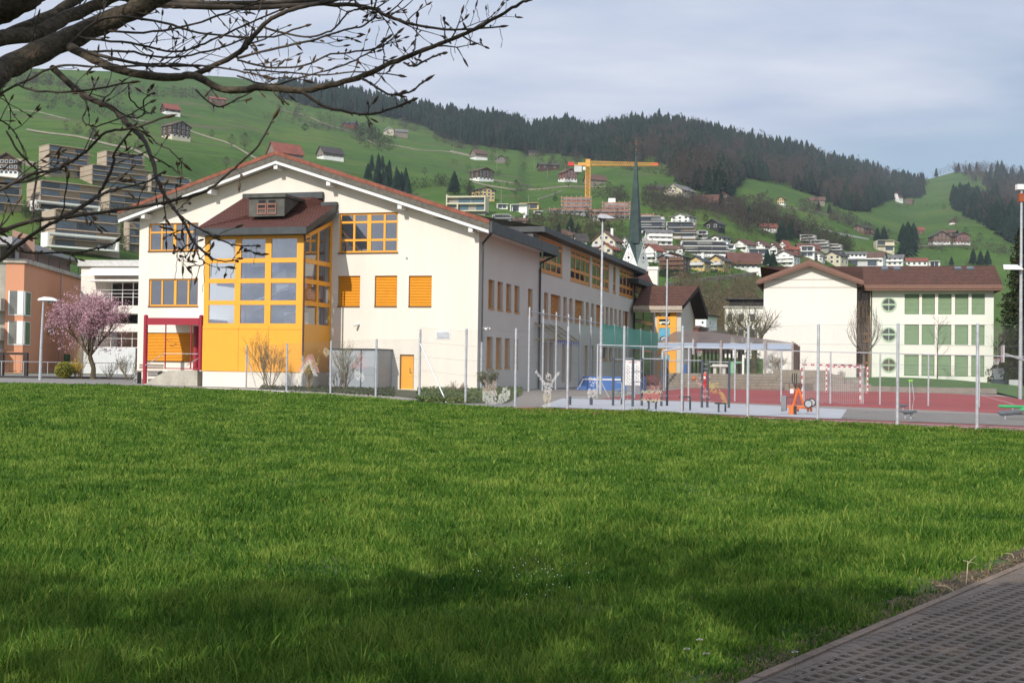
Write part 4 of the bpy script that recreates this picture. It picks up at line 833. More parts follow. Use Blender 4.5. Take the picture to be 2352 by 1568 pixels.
for k in range(3):mb=MB();mb.box(fr,(0+k*3.2)*s,(1+k*3.2)*s,-6.2*s,-6.02*s,2.5*s,6*s);mb.build('window',hglass,ch)
carp=mat('white_car_paint',(.75,.75,.76),.3)
def car_at(px,py,lab,rz=0):
 p=hill(px,py);c=thing('parked_car',lab,'car',p,'cars parked on the hill road');fr=Fr(p,rz)
 mb=MB();mb.prism(fr,[(-2.2,.35),(2.2,.35),(2.25,.8),(1.3,.95),(.7,1.45),(-1.2,1.48),(-1.8,1.0),(-2.25,.9)],-.85,.85);mb.build('body',carp,c)
 mb=MB();mb.prism(fr,[(1.15,.98),(.65,1.38),(-1.15,1.40),(-1.6,1.02)],-.87,-.855);mb.build('side_window',hglass,c)
 for a in(-1.4,1.4):mb=MB();mb.disc(fr,a,.33,.33,-.9,.9,12);mb.build('wheel',mat('tyre',(.02,.02,.02),.9),c)
car_at(1792,528+9,'white car parked furthest left on the hill road',.1);car_at(1806,527+8,'silver white car parked behind the first on the hill road',.1)
# ================= crane and building site =================
cy=mat('crane_yellow',(0.72,0.36,0.06),.5,.08,.5)
P0=hill(1349,492);s=P0.y/FP;crane=thing('tower_crane','yellow tower crane with long horizontal jib over the building site','crane',P0)
Hm=(492-384)*s;fr=Fr(P0,0);mw=1.15
mb=MB();nb=22;dz=Hm/nb
for i in(-1,1):
 for j in(-1,1):mb.box(fr,i*mw-.14,i*mw+.14,j*mw-.14,j*mw+.14,-4,Hm)
for k in range(nb):
 z=k*dz;g=(1 if k%2 else-1)
 for j in(-1,1):mb.tube([fr(-mw*g,j*mw,z),fr(mw*g,j*mw,z+dz)],.1,4);mb.tube([fr(j*mw,-mw*g,z),fr(j*mw,mw*g,z+dz)],.1,4);mb.tube([fr(-mw,j*mw,z),fr(mw,j*mw,z)],.08,4)
mb.build('mast',cy,crane)
mb=MB();jz=Hm+1.0;ja=R(-4);jf=Fr(P0,ja);JL=(1508-1349)*s/math.cos(ja);tp=lambda a:jf(a,0,jz+2.2-.9*a/JL-(0));
n=30
for k in range(n):
 a,b=JL*k/n,JL*(k+1)/n;dr=lambda q:jz-(q/JL)*.2*0
 for j in(-.7,.7):mb.tube([jf(a,j,jz),jf(b,j,jz)],.16,4);mb.tube([jf(a,j,jz),tp((a+b)/2)],.11,4);mb.tube([tp((a+b)/2),jf(b,j,jz)],.11,4)
 mb.tube([tp((a+b)/2),tp(min(JL,(a+b)/2+JL/n))],.16,4)
mb.build('jib',cy,crane)
mb=MB();CL=(1349-1303)*s
for j in(-.7,.7):mb.box(jf,-CL,0,j-.15,j+.15,jz-.1,jz+.35)
mb.box(jf,-CL*.5,-1,-.2,.2,jz+.4,jz+1.5);mb.box(jf,-1.2,1.2,-1,1,jz-.8,jz+3.2);mb.build('counter_jib',cy,crane)
mb=MB();mb.box(jf,-CL,-CL+3.2,-.9,.9,jz-.2,jz+1.6);mb.build('winch',mat('signal_red',(.6,.03,.03),.5),crane)
mb=MB();mb.box(jf,-CL+3.3,-CL+7.2,-.6,.6,jz-3.4,jz-.12);mb.build('counterweight',hm('conc'),crane)
mb=MB();mb.box(jf,-2.6,-1.3,-1.6,-.2,jz-2.6,jz-.9);mb.build('cab',hm('white'),crane)
for k in(.93,.985):mb=MB();mb.box(jf,JL*k-1.2,JL*k+1.2,-.3,.3,jz+.1,jz+1.2);mb.build('warning_board',MATS['signal_red'],crane)
scm=mat('scaffold_tube',(.38,.36,.36),.6,.2,1);scb=mat('scaffold_board',(.42,.17,.10),.8,.3,.4);brick=mat('raw_brick',(.36,.15,.10),.9,.3,.5)
def site(x0,x1,y0,y1,fl,label,ang=-8,crown=None):
 p=hill((x0+x1)/2,y1);s=p.y/FP;fr=Fr(p,R(ang));w=(x1-x0)*s/2;h=(y1-y0)*s;t=thing('building_shell',label,'building site',p,'unfinished buildings behind scaffolding')
 fh=h/fl
 for k in range(fl):
  mb=MB();mb.box(fr,-w+1.5,w-1.5,0,12,k*fh-(4 if k==0 else 0),(k+1)*fh-.35);mb.build('wall',brick if k%2 else hm('conc'),t)
  mb=MB();mb.box(fr,-w+1,w-1,-.5,12.2,(k+1)*fh-.35,(k+1)*fh);mb.build('floor_slab',hm('conc'),t)
  for i in range(int(w/2.2)):
   a=-w+2.4+i*4.2
   if a+2<w-1.5:mb=MB();mb.box(fr,a,a+1.8,-.06,-.01,k*fh+.4,k*fh+fh-.8);mb.build('window_opening',mat('unlit_interior',(.03,.028,.03)),t)
 mb=MB();nn=int(2*w/2.3)
 for i in range(nn+1):
  a=-w+i*2*w/nn
  for b in(-1.0,-2.2):mb.box(fr,a-.07,a+.07,b-.07,b+.07,-2,h+1.2)
 for k in range(fl*2+1):mb.box(fr,-w,w,-2.26,-2.14,k*fh/2,k*fh/2+.12)
 mb.build('scaffold_tubes',scm,t);mb=MB()
 for k in range(1,fl+1):mb.box(fr,-w-.4,w+.4,-2.1,-1.1,k*fh-.2,k*fh-.05);mb.box(fr,-w-.4,w+.4,-2.32,-2.27,k*fh+.1,k*fh+.45)
 mb.build('scaffold_planks',scb,t)
 if crown:mb=MB();mb.box(fr,crown[0]*w,crown[1]*w,1,6,h,h+3);mb.build('formwork',hm(crown[2]),t)
site(1290,1358,456,490,4,'left building shell wrapped in scaffolding beside the crane mast');site(1384,1447,468,492,3,'right building shell with pale blocks stacked on top near the spire',crown=(-.6,-.1,'white'))
site(1355,1446,484,503,2,'low front building shell with scaffolding below the crane',ang=-4);site(1262,1352,482,491,1,'long low foundation level with scaffolding left of the crane',ang=-4)
site(1470,1500,495,503,1,'small scaffolded slab just right of the spire',ang=-4)
# ================= church spire =================
P0=atY(1458,600,300);s=300/FP;zc=P0.z;base=V((P0.x,P0.y,G(P0.x,P0.y)))
ch=thing('church_tower','slender dark green church spire over white clock gables','church tower',base);f0=Fr((P0.x,P0.y,0),R(45+4))
cop=mat('weathered_copper',(0.055,0.085,0.080),.5,.35,.12,metal=.3,stretch=(1,1,.15),fine=(.8,.25))
Zs=lambda py:atY(1458,py,300).z
prof=[(601,.3),(575,8),(558,16.5),(520,14),(470,10.3),(420,6.6),(380,3.6),(355,1.9),(354,2.6),(350,2.2),(346,1.0)]
mb=MB();n=8;vs=[]
zb=Zs(610)
rings=[(Zs(y),r*s)for y,r in((560,16.8),(520,14.2),(470,10.4),(420,6.7),(380,3.7),(357,1.9),(355,2.8),(351,2.5),(349,1.1),(335,.6))]
for z,r in rings:
 for k in range(8):a=math.pi/8*(2*k+1);vs.append(f0(r*math.cos(a),r*math.sin(a),z))
fs=[(i*8+k,i*8+(k+1)%8,i*8+8+(k+1)%8,i*8+8+k)for i in range(len(rings)-1)for k in range(8)]
mb.add(vs,fs)
g=33*s;zt=Zs(560);ze=Zs(612)
T=[f0(-g*.72,-g*.72,ze),f0(g*.72,-g*.72,ze),f0(g*.72,g*.72,ze),f0(-g*.72,g*.72,ze)]
ap=[f0(0,-g*.72,zt),f0(g*.72,0,zt),f0(0,g*.72,zt),f0(-g*.72,0,zt)]
c_=f0(0,0,Zs(540));mb.add(T+ap+[c_],[(0,4,8),(4,1,8),(1,5,8),(5,2,8),(2,6,8),(6,3,8),(3,7,8),(7,0,8)])
mb.build('spire',cop,ch)
zr=ze-8
for i in range(4):
 mb=MB();a,b=T[i],T[(i+1)%4];mb.poly([a,b,ap[i]]);mb.poly([V((a.x,a.y,zr)),V((b.x,b.y,zr)),b,a])
 wl=mb.build('gable_wall',hm('white'),ch)
 mid=(a+b)/2;d=(b-a).normalized();nrm=V((d.y,-d.x,0));cc=V((mid.x,mid.y,ze+(zt-ze)*.36));cf=Fr(cc,math.atan2(d.y,d.x))
 mb=MB()
 for k in range(12):
  th=k*math.pi/6;r0,r1=8.2*s,11.6*s;u=(math.sin(th),math.cos(th));q=(u[1],-u[0]);w=.55*s*(1.5 if k%3==0 else 1)
  mb.add([cf(u[0]*r0+q[0]*w,-.05,u[1]*r0+q[1]*w),cf(u[0]*r0-q[0]*w,-.05,u[1]*r0-q[1]*w),cf(u[0]*r1-q[0]*w,-.05,u[1]*r1-q[1]*w),cf(u[0]*r1+q[0]*w,-.05,u[1]*r1+q[1]*w)],[(0,1,2,3)])
 for th,r1,w in((R(352),7.5*s,.7*s),(R(318),10*s,.5*s)):
  u=(math.sin(th),math.cos(th));q=(u[1],-u[0]);mb.add([cf(q[0]*w,-.09,q[1]*w),cf(-q[0]*w,-.09,-q[1]*w),cf(u[0]*r1,-.09,u[1]*r1)],[(0,1,2)])
 mb.disc(cf,0,0,3*s,-.07,-.02,12);mb.build('clock_face',mat('clock_iron',(.04,.035,.03),.6),wl)
 mb=MB();mb.box(cf,-.5*s,.5*s,-.08,-.02,20*s,27*s);mb.box(cf,-1.6*s,1.6*s,-.1,-.03,23.6*s,24.8*s);mb.build('cross_emblem',MATS['clock_iron'],wl)
mb=MB();q=Fr((P0.x,P0.y,0),0);mb.tube([q(0,0,Zs(349)),q(0,0,Zs(320))],[.07,.05],6);mb.tube([q(-.45,0,Zs(330)),q(.45,0,Zs(330))],.05,6);mb.ball(q(0,0,Zs(345)),.2);mb.build('cross',mat('gilded_copper',(.35,.16,.07),.4,metal=.5),ch)
for(x,y,h,l,pos)in((1546,628,46,'flagpole with red flag in front of the brown timber apartment house',None),(1619.5,723,20,'flagpole on the roof of the small white house',atY(1619.5,723,255))):
 p=pos or hill(x,y)-V((0,4,0));hh=h*p.y/FP;t=thing('flagpole',l,'flagpole',p);mb=MB();mb.tube([p,p+V((0,0,hh))],[.07,.05],6);mb.build('pole',hm('white'),t)
 mb=MB();fr=Fr(p,0);mb.box(fr,-1.0,-.08,-.03,.03,hh*.68,hh*.97);mb.build('flag',mat('flag_red',(.6,.03,.03),.7),t)
# ================= main school building (cream, orange windows) =================
A1=R(-16.2);CZ=0.15
S1=Fr((-2.07,75.9,0),A1)
LW=23.3
school=thing('school_building','long cream school building with tiled gable, orange windows and glazed stair tower','school',(S1.o.x,S1.o.y,G(S1.o.x,S1.o.y)))
def rect(x0,x1,y0,y1,fr=S1,b=0):
 a0,ct=fr.front((x0),y0,b);a1,_=fr.front(x1,y0,b);_,cb=fr.front((x0+x1)/2,y1,b);_,ct=fr.front((x0+x1)/2,y0,b)
 return(a0,a1,cb,ct)
gz=G(S1.o.x,S1.o.y)-.3
apx,apz=S1.front(633.4,352,-1.0);lx,lz=S1.front(270.8,488,-1.0);rx,rz=S1.front(1124.6,510,-1.0)
sl_l=(apz-lz)/(apx-lx);sl_r=(apz-rz)/(rx-apx)
RT=0.5
ztop=lambda a:(apz-(apx-a)*sl_l if a<apx else apz-(a-apx)*sl_r)-RT-.03
win_f={'upper_left':rect(342,456,512.5,576),'mid_left':rect(342,455.5,640,703),'blind_left':rect(336,457,764,829),
'upper_right':rect(779,914.5,488.5,580)}
blinds=[rect(776,827.5,633.5,703),rect(861,912.5,633,703),rect(939,992,633,703)]
door=rect(918.5,951,814,893.5);vent=rect(1004,1032,762,776)
vent=(vent[0],vent[1],vent[2],vent[3])
holes=list(win_f.values())+blinds+[door]
holes[2]=(holes[2][0],holes[2][1],holes[2][2],holes[2][3])
mb=MB()
tp=([-LW,apx,0.0],[ztop(-LW),ztop(apx),ztop(0)])
mb.wallholes(S1,-LW,0,gz,apz,holes,0,.22,top=tp)
mb.poly([S1(-LW,0,gz),S1(-LW,0,ztop(-LW)),S1(-LW,15,ztop(-LW)),S1(-LW,15,gz)])
front_wall=mb.build('wall',plaster,school)
# ---- side wall, receding to the right background; b = depth along the wall, c = height
def srect(x0,x1,y0,y1):
 b0,_=S1.side(x0,y0);b1,_=S1.side(x1,y0);_,ct=S1.side((x0+x1)/2,y0);_,cb=S1.side((x0+x1)/2,y1);return(b0,b1,cb,ct)
SW=Fr(S1.o,A1+math.pi/2)
zE1=S1.side(1262,585)[1];B1E=S1.side(1237,700)[0];B2E=S1.side(1455,700)[0]
zmid_t=S1.side(1128,641.5)[1];zmid_b=S1.side(1145,716)[1]
def sw(x0,x1,t,b_):q0=S1.side(x0,650)[0];q1=S1.side(x1,650)[0];return(q0,q1,b_,t)
zmt,zmb_=S1.side(1120.8,640.5)[1],S1.side(1120.8,707)[1]
zlt,zlb=S1.side(1120.8,773)[1],S1.side(1120.8,844.5)[1]
X7=lambda c:(1200+c/2.412)/1.653
mid1=[(X7(1580),X7(1635)),(X7(1663),X7(1712)),(X7(1743),X7(1790)),(X7(1819),X7(1866)),(X7(1943),X7(1985))]
Z4=lambda c:(1750+c/3.015)/1.653
low1=[(Z4(305),Z4(375)),(Z4(412),Z4(478)),(Z4(513),Z4(573)),(Z4(618),Z4(665))]
mid2=[(Z4(888),Z4(922)),(Z4(955),Z4(1002)),(Z4(1032),Z4(1145)),(Z4(1177),Z4(1217)),(Z4(1245),Z4(1283)),(Z4(1310),Z4(1410)),(Z4(1435),Z4(1470)),(Z4(1497),Z4(1530)),(Z4(1553),Z4(1642)),(Z4(1663),Z4(1693)),(Z4(1713),Z4(1743)),(Z4(1763),Z4(1790)),(Z4(1812),Z4(1840)),(Z4(1860),Z4(1930)),
(1436.5,1446),(1449,1453)]
low2=[(Z4(945),Z4(1000)),(Z4(1025),Z4(1068)),(Z4(1168),Z4(1205)),(Z4(1245),Z4(1280)),(Z4(1428),Z4(1462)),(Z4(1493),Z4(1530)),(Z4(1630),Z4(1690)),(Z4(1707),Z4(1745)),(Z4(1765),Z4(1795)),(Z4(1812),Z4(1840)),(Z4(1860),Z4(1890))]
Y4=lambda c:(1950+c/3.92)/1.653
top2=[(Y4(380),Y4(720)),(Y4(845),Y4(1135)),(Y4(1168),Y4(1420)),(Y4(1483),Y4(1520)),(Y4(1577),Y4(1790))]
y3=lambda c:(750+c/3.92)/1.653
ztt=S1.side(Y4(845),y3(755))[1];ztb=S1.side(Y4(845),y3(1222))[1];zE2=S1.side(1247,533)[1]
side_holes=[sw(a,b,zmt,zmb_)for a,b in mid1+mid2]+[sw(a,b,zlt,zlb)for a,b in low1]+[sw(a,b,zlt,zlb-(1.1 if i<6 else-.8))for i,(a,b)in enumerate(low2)]
top_holes=[(sw(a,b,ztt,ztb))for a,b in top2]
side_holes=[h for h in side_holes if h[1]<B2E-.05];
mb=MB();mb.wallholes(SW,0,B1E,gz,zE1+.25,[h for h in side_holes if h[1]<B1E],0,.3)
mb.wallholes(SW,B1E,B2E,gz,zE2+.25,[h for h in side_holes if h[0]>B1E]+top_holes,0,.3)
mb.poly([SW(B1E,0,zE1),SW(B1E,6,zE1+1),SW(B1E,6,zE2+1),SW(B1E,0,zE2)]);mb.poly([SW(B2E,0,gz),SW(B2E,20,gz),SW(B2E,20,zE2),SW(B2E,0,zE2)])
mb.build('side_wall',plaster_g if 'plaster_g' in globals()else mat('shaded_cream_plaster',(0.60,0.572,0.51),.92,.03,.4,fine=(40,.03),bump=.25),school)  # side wall's shade is mixed into this darker copy of the cream plaster
dark_in=mat('dark_room',(0.03,0.028,0.026),.9)
# ---- windows
def frame_win(par,fr,h,cols,rows,fmat,depth,fw=.09,sill=True,gm=None,name='window',t=.07):
 """frame bars with panes; cols/rows are fractional bar positions"""
 a0,a1,c0,c1=h;m=MB()
 m.box(fr,a0,a0+fw,depth,depth+t,c0+fw,c1-fw);m.box(fr,a1-fw,a1,depth,depth+t,c0+fw,c1-fw)
 m.box(fr,a0,a1,depth,depth+t,c0,c0+fw);m.box(fr,a0,a1,depth,depth+t,c1-fw,c1)
 ys=[c0+fw]+[c0+(c1-c0)*r for r in rows]+[c1-fw]
 for q in cols:
  x,hw_=(q if hasattr(q,'__len__')else(q,fw*.55));X_=a0+(a1-a0)*x;m.box(fr,X_-hw_,X_+hw_,depth-.012,depth+t-.012,c0+fw,c1-fw)
 for r in rows:m.box(fr,a0+fw,a1-fw,depth-.004,depth+t-.02,c0+(c1-c0)*r-fw*.55,c0+(c1-c0)*r+fw*.55)
 o=m.build(name,fmat,par)
 m=MB();m.box(fr,a0+fw*.5,a1-fw*.5,depth+.03,depth+.05,c0+fw*.5,c1-fw*.5);m.build('pane',gm or pane,o)
 if sill:m=MB();m.box(fr,a0-.03,a1+.05,-.06,depth-.002,c0-.07,c0+.0);m.build('sill',mat('brown_sill',(.16,.075,.03),.5)if fmat is orange else orange_d,o)
 return o
def blind_win(par,fr,h,depth,slat=.095,lab=None,bm=None,fm=None):
 a0,a1,c0,c1=h;m=MB();m.box(fr,a0,a1,-.06,depth-.02,c0-.06,c0+.0)
 o=m.build('window',fm or mat('brown_sill',(.16,.075,.03),.5),par)
 m=MB();z=c0+.02
 while z<c1-.02:
  m.add([fr(a0+.04,depth-.07,z),fr(a1-.04,depth-.07,z),fr(a1-.04,depth+.0,z+slat*.92),fr(a0+.04,depth+.0,z+slat*.92),fr(a0+.04,depth+.015,z+slat*.80),fr(a1-.04,depth+.015,z+slat*.80)],[(0,1,2,3),(0,4,5,1)]);z+=slat
 m.build('blind',bm or orange_b,o);m=MB();m.box(fr,a0+.001,a1-.001,depth+.04,depth+.06,c0,c1);m.build('pane',dark_in,o)
 return o
frame_win(school,S1,win_f['upper_left'],[.25,(.51,.10),.77],[.68],orange,.14)
frame_win(school,S1,win_f['mid_left'],[.255,(.52,.09),.785],[],orange,.14,fw=.1)
blind_win(school,S1,win_f['blind_left'],.16)
frame_win(school,S1,win_f['upper_right'],[.25,(.505,.13),.765],[.32,.77],orange,.14,fw=.12)
for h in blinds:blind_win(school,S1,h,.17)
m=MB();a0,a1,c0,c1=door;m.box(S1,a0+.05,a1-.05,.12,.17,c0,c1-.05);d_=m.build('door',orange,school);m=MB();m.box(S1,a0+.62,a0+.78,.09,.12,c0+1.0,c0+1.03);m.box(S1,a0+.62,a0+.65,.09,.12,c0+1.0,c0+1.3);m.build('handle',steel_d,d_)
m=MB();m.box(S1,a0,a0+.05,.05,.2,c0,c1);m.box(S1,a1-.05,a1,.05,.2,c0,c1);m.box(S1,a0,a1,.05,.2,c1-.05,c1+.0);m.build('door_frame',mat('brown_sill',(.16,.075,.03)),school)
m=MB();a0,a1,c0,c1=vent;m.box(S1,a0-.08,a1+.08,-.03,-.002,c0-.08,c1+.08);vf=m.build('vent_frame',white_p,school);m=MB()
for k in range(7):z=c0+(c1-c0)*k/7;m.add([S1(a0,-.07,z),S1(a1,-.07,z),S1(a1,-.034,z+.07),S1(a0,-.034,z+.07)],[(0,1,2,3)])
m.build('vent_slats',steel,vf)
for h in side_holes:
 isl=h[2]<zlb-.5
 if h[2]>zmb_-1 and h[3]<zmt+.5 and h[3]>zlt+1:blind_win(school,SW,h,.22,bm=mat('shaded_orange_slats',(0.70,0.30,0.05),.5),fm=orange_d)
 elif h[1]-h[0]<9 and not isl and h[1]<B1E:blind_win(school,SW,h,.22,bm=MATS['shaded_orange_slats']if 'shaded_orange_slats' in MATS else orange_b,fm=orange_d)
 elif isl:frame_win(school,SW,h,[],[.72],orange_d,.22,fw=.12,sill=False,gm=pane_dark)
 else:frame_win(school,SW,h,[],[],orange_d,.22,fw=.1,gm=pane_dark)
for k,h in enumerate(top_holes):
 if h[1]-h[0]<2.2:frame_win(school,SW,h,[],[.35],orange_d,.05,fw=.18,gm=pane)
 else:frame_win(school,SW,h,[.25,.5,.75],[.34,.80],orange_d,.05,fw=.22,gm=pane)
m=MB();m.box(SW,B1E+.1,B2E-.05,-.04,-.003,ztt+.12,zE2+.2);
m.build('eaves_panel',mat('orange_fascia_panel',(0.55,0.17,0.04),.6,.08),school)
# ---- main roof: tiles over grey verge, white soffit, white bargeboard, purlin heads
F=-1.0
def rprof(up,lo):return[(lx,lz+up),(apx,apz+up),(rx,rz+up),(rx,rz+lo),(apx,apz+lo),(lx,lz+lo)]
m=MB()
m.add([S1(lx,F,lz),S1(apx,F,apz),S1(apx,14,apz),S1(lx,14,lz),S1(lx,F,lz-.12),S1(apx,F,apz-.12)],[(0,1,2,3),(4,5,1,0)])
m.add([S1(apx,F,apz),S1(rx,F,rz),S1(rx,14,rz),S1(apx,14,apz),S1(apx,F,apz-.12),S1(rx,F,rz-.12)],[(0,1,2,3),(4,5,1,0)])
roof=m.build('roof',tile_red,school)
m=MB()
for(a_,z_,b_,w_)in((lx,lz,apx,apz),(apx,apz,rx,rz)):
 n=int(math.hypot(b_-a_,w_-z_)/.36)
 for k in range(n):
  t0,t1=k/n,(k+1.0)/n;q=lambda t,e:(a_+(b_-a_)*t,z_+(w_-z_)*t+e)
  p0,p1=q(t0,0),q(t1,0);e0,e1=((.15,.11)if a_!=lx else(.11,.15))
  m.add([S1(p0[0],F-.08,p0[1]-.10),S1(p1[0],F-.08,p1[1]-.10),S1(p1[0],F-.08,p1[1]+e1),S1(p0[0],F-.08,p0[1]+e0),S1(p0[0],F+.25,p0[1]+e0+.01),S1(p1[0],F+.25,p1[1]+e1+.01)],[(0,1,2,3),(3,2,5,4)])
m.build('verge_tiles',tile_edge,roof)
m=MB();m.prism(S1,[(lx,lz-.1),(apx,apz-.1),(rx,rz-.1),(rx,rz-.47),(apx,apz-.47),(lx,lz-.47)],F-.05,F+.04);m.build('verge_board',fascia_m,roof)
m=MB();m.prism(S1,[(lx+.05,lz-.475),(apx,apz-.475),(rx-.05,rz-.475),(rx-.05,rz-.66),(apx,apz-.66),(lx+.05,lz-.66)],F-.02,F+.08);m.build('bargeboard',white_p,roof)
m=MB()
for s_ in(-1,1):
 A=(lx,lz)if s_<0 else(rx,rz)
 m.add([S1(A[0],F+.03,A[1]-.5),S1(apx,F+.03,apz-.5),S1(apx,0.0,apz-.5),S1(A[0],0.0,A[1]-.5)],[(0,1,2,3)])
m.add([S1(rx,F,rz-.1),S1(rx,F,rz-.5),S1(rx,13.0,rz-.5),S1(rx,13.0,rz-.1)],[(0,1,2,3)])
m.add([S1(lx,F,lz-.1),S1(lx,F,lz-.5),S1(lx,13.0,lz-.5),S1(lx,13.0,lz-.1)],[(3,2,1,0)])
m.add([S1(rx,F,rz-.5),S1(0,F,rz-.5+.0),S1(0,13,rz-.5),S1(rx,13,rz-.5)],[(0,1,2,3)]);m.add([S1(lx,0,lz-.5),S1(-LW,0,lz-.5),S1(-LW,13,lz-.5),S1(lx,13,lz-.5)],[(0,1,2,3)])
m.build('soffit',mat('grey_white_soffit',(.60,.58,.53),.8,.05),roof)
for(px_,py_)in((327,492),(480,435),(632,376),(753,409),(917,466),(1080,519)):
 a,c=S1.front(px_,py_,-.95);m=MB();zz=ztop(a)+.0
 m.box(S1,a-.13,a+.13,F+.1,0,zz-.42,zz-.12);m.build('purlin_head',white_p,roof)
zr0=rz;m=MB();m.box(S1,rx,rx+.16,F,B1E+1.2,rz-.62,rz+.06);m.box(S1,0,rx,B1E+1.1,B1E+1.2,rz-.62,rz-.3);gut=m.build('gutter',zinc,school)
m=MB();m.tube([S1(rx-.1,-.3,rz-.6),S1(.15,.35,rz-1.1),S1(.15,.35,rz-1.5)],.07,8);m.tube([S1(.15,.35,rz-1.4),S1(.15,.35,gz+3.3)],.055,8);m.build('downpipe',zinc,school)
m=MB();m.tube([S1(.15,.35,gz+3.3),S1(.15,.35,gz+.2)],.065,8);m.build('downpipe',steel,school)
m=MB();m.tube([S1(rx+.05,B1E+.9,rz-.6),S1(.12,B1E-.1,rz-1.2),S1(.12,B1E-.1,rz-1.7)],.08,8);m.tube([S1(.12,B1E-.1,rz-1.6),S1(.12,B1E-.1,gz)],.075,8);m.build('downpipe',zinc,school)
m=MB();m.tube([S1(.12,B2E-.1,zE2),S1(.12,B2E-.1,gz)],.08,8);m.build('downpipe',zinc,school)
ex=.75;b0=S1.side(1247,525,ex)[0];b1=S1.side(1479,615,ex)[0];zt2=S1.side(1247,519,ex)[1];zb2=S1.side(1250,534,ex)[1]
b1=b1+.6
m=MB();m.box(S1,ex-.0,ex+.12,b0,b1,zb2,zt2);m.box(S1,-3,ex,b0,b0+.1,zb2+.02,zt2-.01)
m.add([S1(ex,b0,zt2),S1(ex,b1,zt2),S1(-12,b1,zt2+2.2),S1(-12,b0,zt2+2.2)],[(0,1,2,3)]);m.add([S1(ex,b0,zb2),S1(ex,b1,zb2),S1(-.02,b1,zb2),S1(-.02,b0,zb2)],[(3,2,1,0)])
m.add([S1(-.02,b1-.1,zb2-.3),S1(ex,b1,zb2),S1(ex,b1,zt2),S1(-12,b1,zt2+2.2),S1(-12,b1,zb2)],[(0,1,2,3,4)]);m.build('rear_roof',zinc,school)
m=MB();m.poly([S1(.0,b0+.2,zE1-.2),S1(.0,b0+.2,zt2-.06),S1(-9,b0+.2,zt2-.06+.35),S1(-9,b0+.2,zE1-.2)]);m.build('zinc_cladding',zinc_l,school)
m=MB()
for k in range(5):m.box(S1,-1.3*k-.5,-1.3*k-.46,b0+.14,b0+.197,zE1,zt2-.05)
m.build('cladding_seam',zinc,school)
bL0,bL1=B2E+.15,S1.side(1513,660)[0]
zL=S1.side(1480,652)[1]
m=MB();m.box(SW,bL0,bL1*.965,.25,.6,gz,zL-.05);m.build('glazed_link_frame',orange_d,school)
for k in range(2):
 for r_ in range(3):
  w_=(bL1*.965-bL0)/2;c0=gz+1+r_*2.9;m=MB();m.box(SW,bL0+k*w_+.4,bL0+(k+1)*w_-.35,.19,.245,c0,min(c0+2.5,zL-.7));m.build('pane',pane_dark,school)
m=MB();m.box(SW,bL1*.965,bL1,.05,1.5,gz,zL);m.build('wall',MATS['shaded_cream_plaster'],school)
q0=S1.side(1465,640,ex)[0];q1=S1.side(1518,663,ex)[0];zt3=S1.side(1480,644.5,ex)[1];zb3=S1.side(1480,656,ex)[1]
m=MB();m.box(S1,-2,ex+.1,q0,q1,zb3,zt3);m.build('rear_roof',zinc,school)
a_,z_a=S1.side(1508,623,-.5)[0],0
P4=[atY(1459,654,127),atY(1511,663,139),atY(1508,624,144),atY(1459,622,132)];dz_=V((0,0,-.25))
m=MB();m.add(P4+[p+dz_ for p in P4],[(0,1,2,3),(7,6,5,4),(0,4,5,1),(1,5,6,2),(2,6,7,3)]);m.build('rear_roof',tile_red,school)
cF=Fr(atY(1501,640,138),A1);zc_=cF.o.z;cF.o.z=0;zt4=atY(1501,613,138).z;m=MB();m.box(cF,-.5,.5,-.4,.4,zc_-1,zt4-.35);m.box(cF,-.6,.6,-.5,.5,zt4-.35,zt4);m.build('chimney',plaster_w,school)
m=MB();m.box(S1,-LW+.25,-.45,.45,B2E-1,gz,8.0);m.build('interior',dark_in,school)
def fitting(px,py,lab,plane='f'):
 a,c=(S1.front(px,py)if plane=='f' else S1.side(px,py));f=S1 if plane=='f' else SW
 t=thing('security_camera',lab,'security camera',f(a,0,c));m=MB();m.box(f,a-.06,a+.06,-.1,-.0,c-.06,c+.06);m.build('bracket',white_p,t);m=MB();m.tube([f(a,-.08,c),f(a-.12,-.32,c-.06),f(a-.16,-.42,c-.10)],[.06,.07,.06],8);m.build('housing',white_p,t)
fitting(824,745,'small white camera on the sunlit cream wall');fitting(1113,752,'larger white camera on the shaded wall beside the corner downpipe','s');fitting(1105.5,753,'white camera at the very corner of the cream building','s')
a,c=S1.front(934.5,592.5);m=MB();m.ball(S1(a,-.05,c),.06);m.build('wall_socket',steel,school)
h=srect(1104.5,1112,766,779);m=MB();m.box(SW,h[0],h[1],-.05,-.002,h[2],h[3]);m.build('vent_slats',steel,school)
can=thing('glass_canopy','sloping glass canopy with pale timber frame over the side entrance','canopy',SW(B1E+.5,0,3));z0=zlt
m=MB();m.add([SW(B1E-1,-.02,z0+1.3),SW(B1E+5.5,-.02,z0+1.3),SW(B1E+5.5,-1.6,z0+.2),SW(B1E-1,-1.6,z0+.2)],[(0,1,2,3)]);m.build('glass',see_through('canopy_glass',(.75,.8,.8),.2),can)
m=MB()
for k in range(4):q=B1E-1+k*2.15;m.tube([SW(q,-.03,z0+1.27),SW(q,-1.6,z0+.15)],.05,4);m.tube([SW(q,-.03,z0+.1),SW(q,-1.6,z0+.13)],.04,4)
m.box(SW,B1E-1,B1E+5.5,-1.65,-1.55,z0+.08,z0+.18);m.build('frame',mat('pale_timber',(.45,.33,.14),.7),can)
m=MB()
for k in range(12):q=B1E-.9+k*.55;m.add([SW(q,-1.68,z0+.08),SW(q+.4,-1.68,z0+.08),SW(q+.2,-1.70,z0-.35)],[(0,1,2)])
tag(m.build('bunting',mat('blue_cloth',(.03,.10,.45),.8)),'blue pennants hanging from the edge of the glass canopy','bunting')
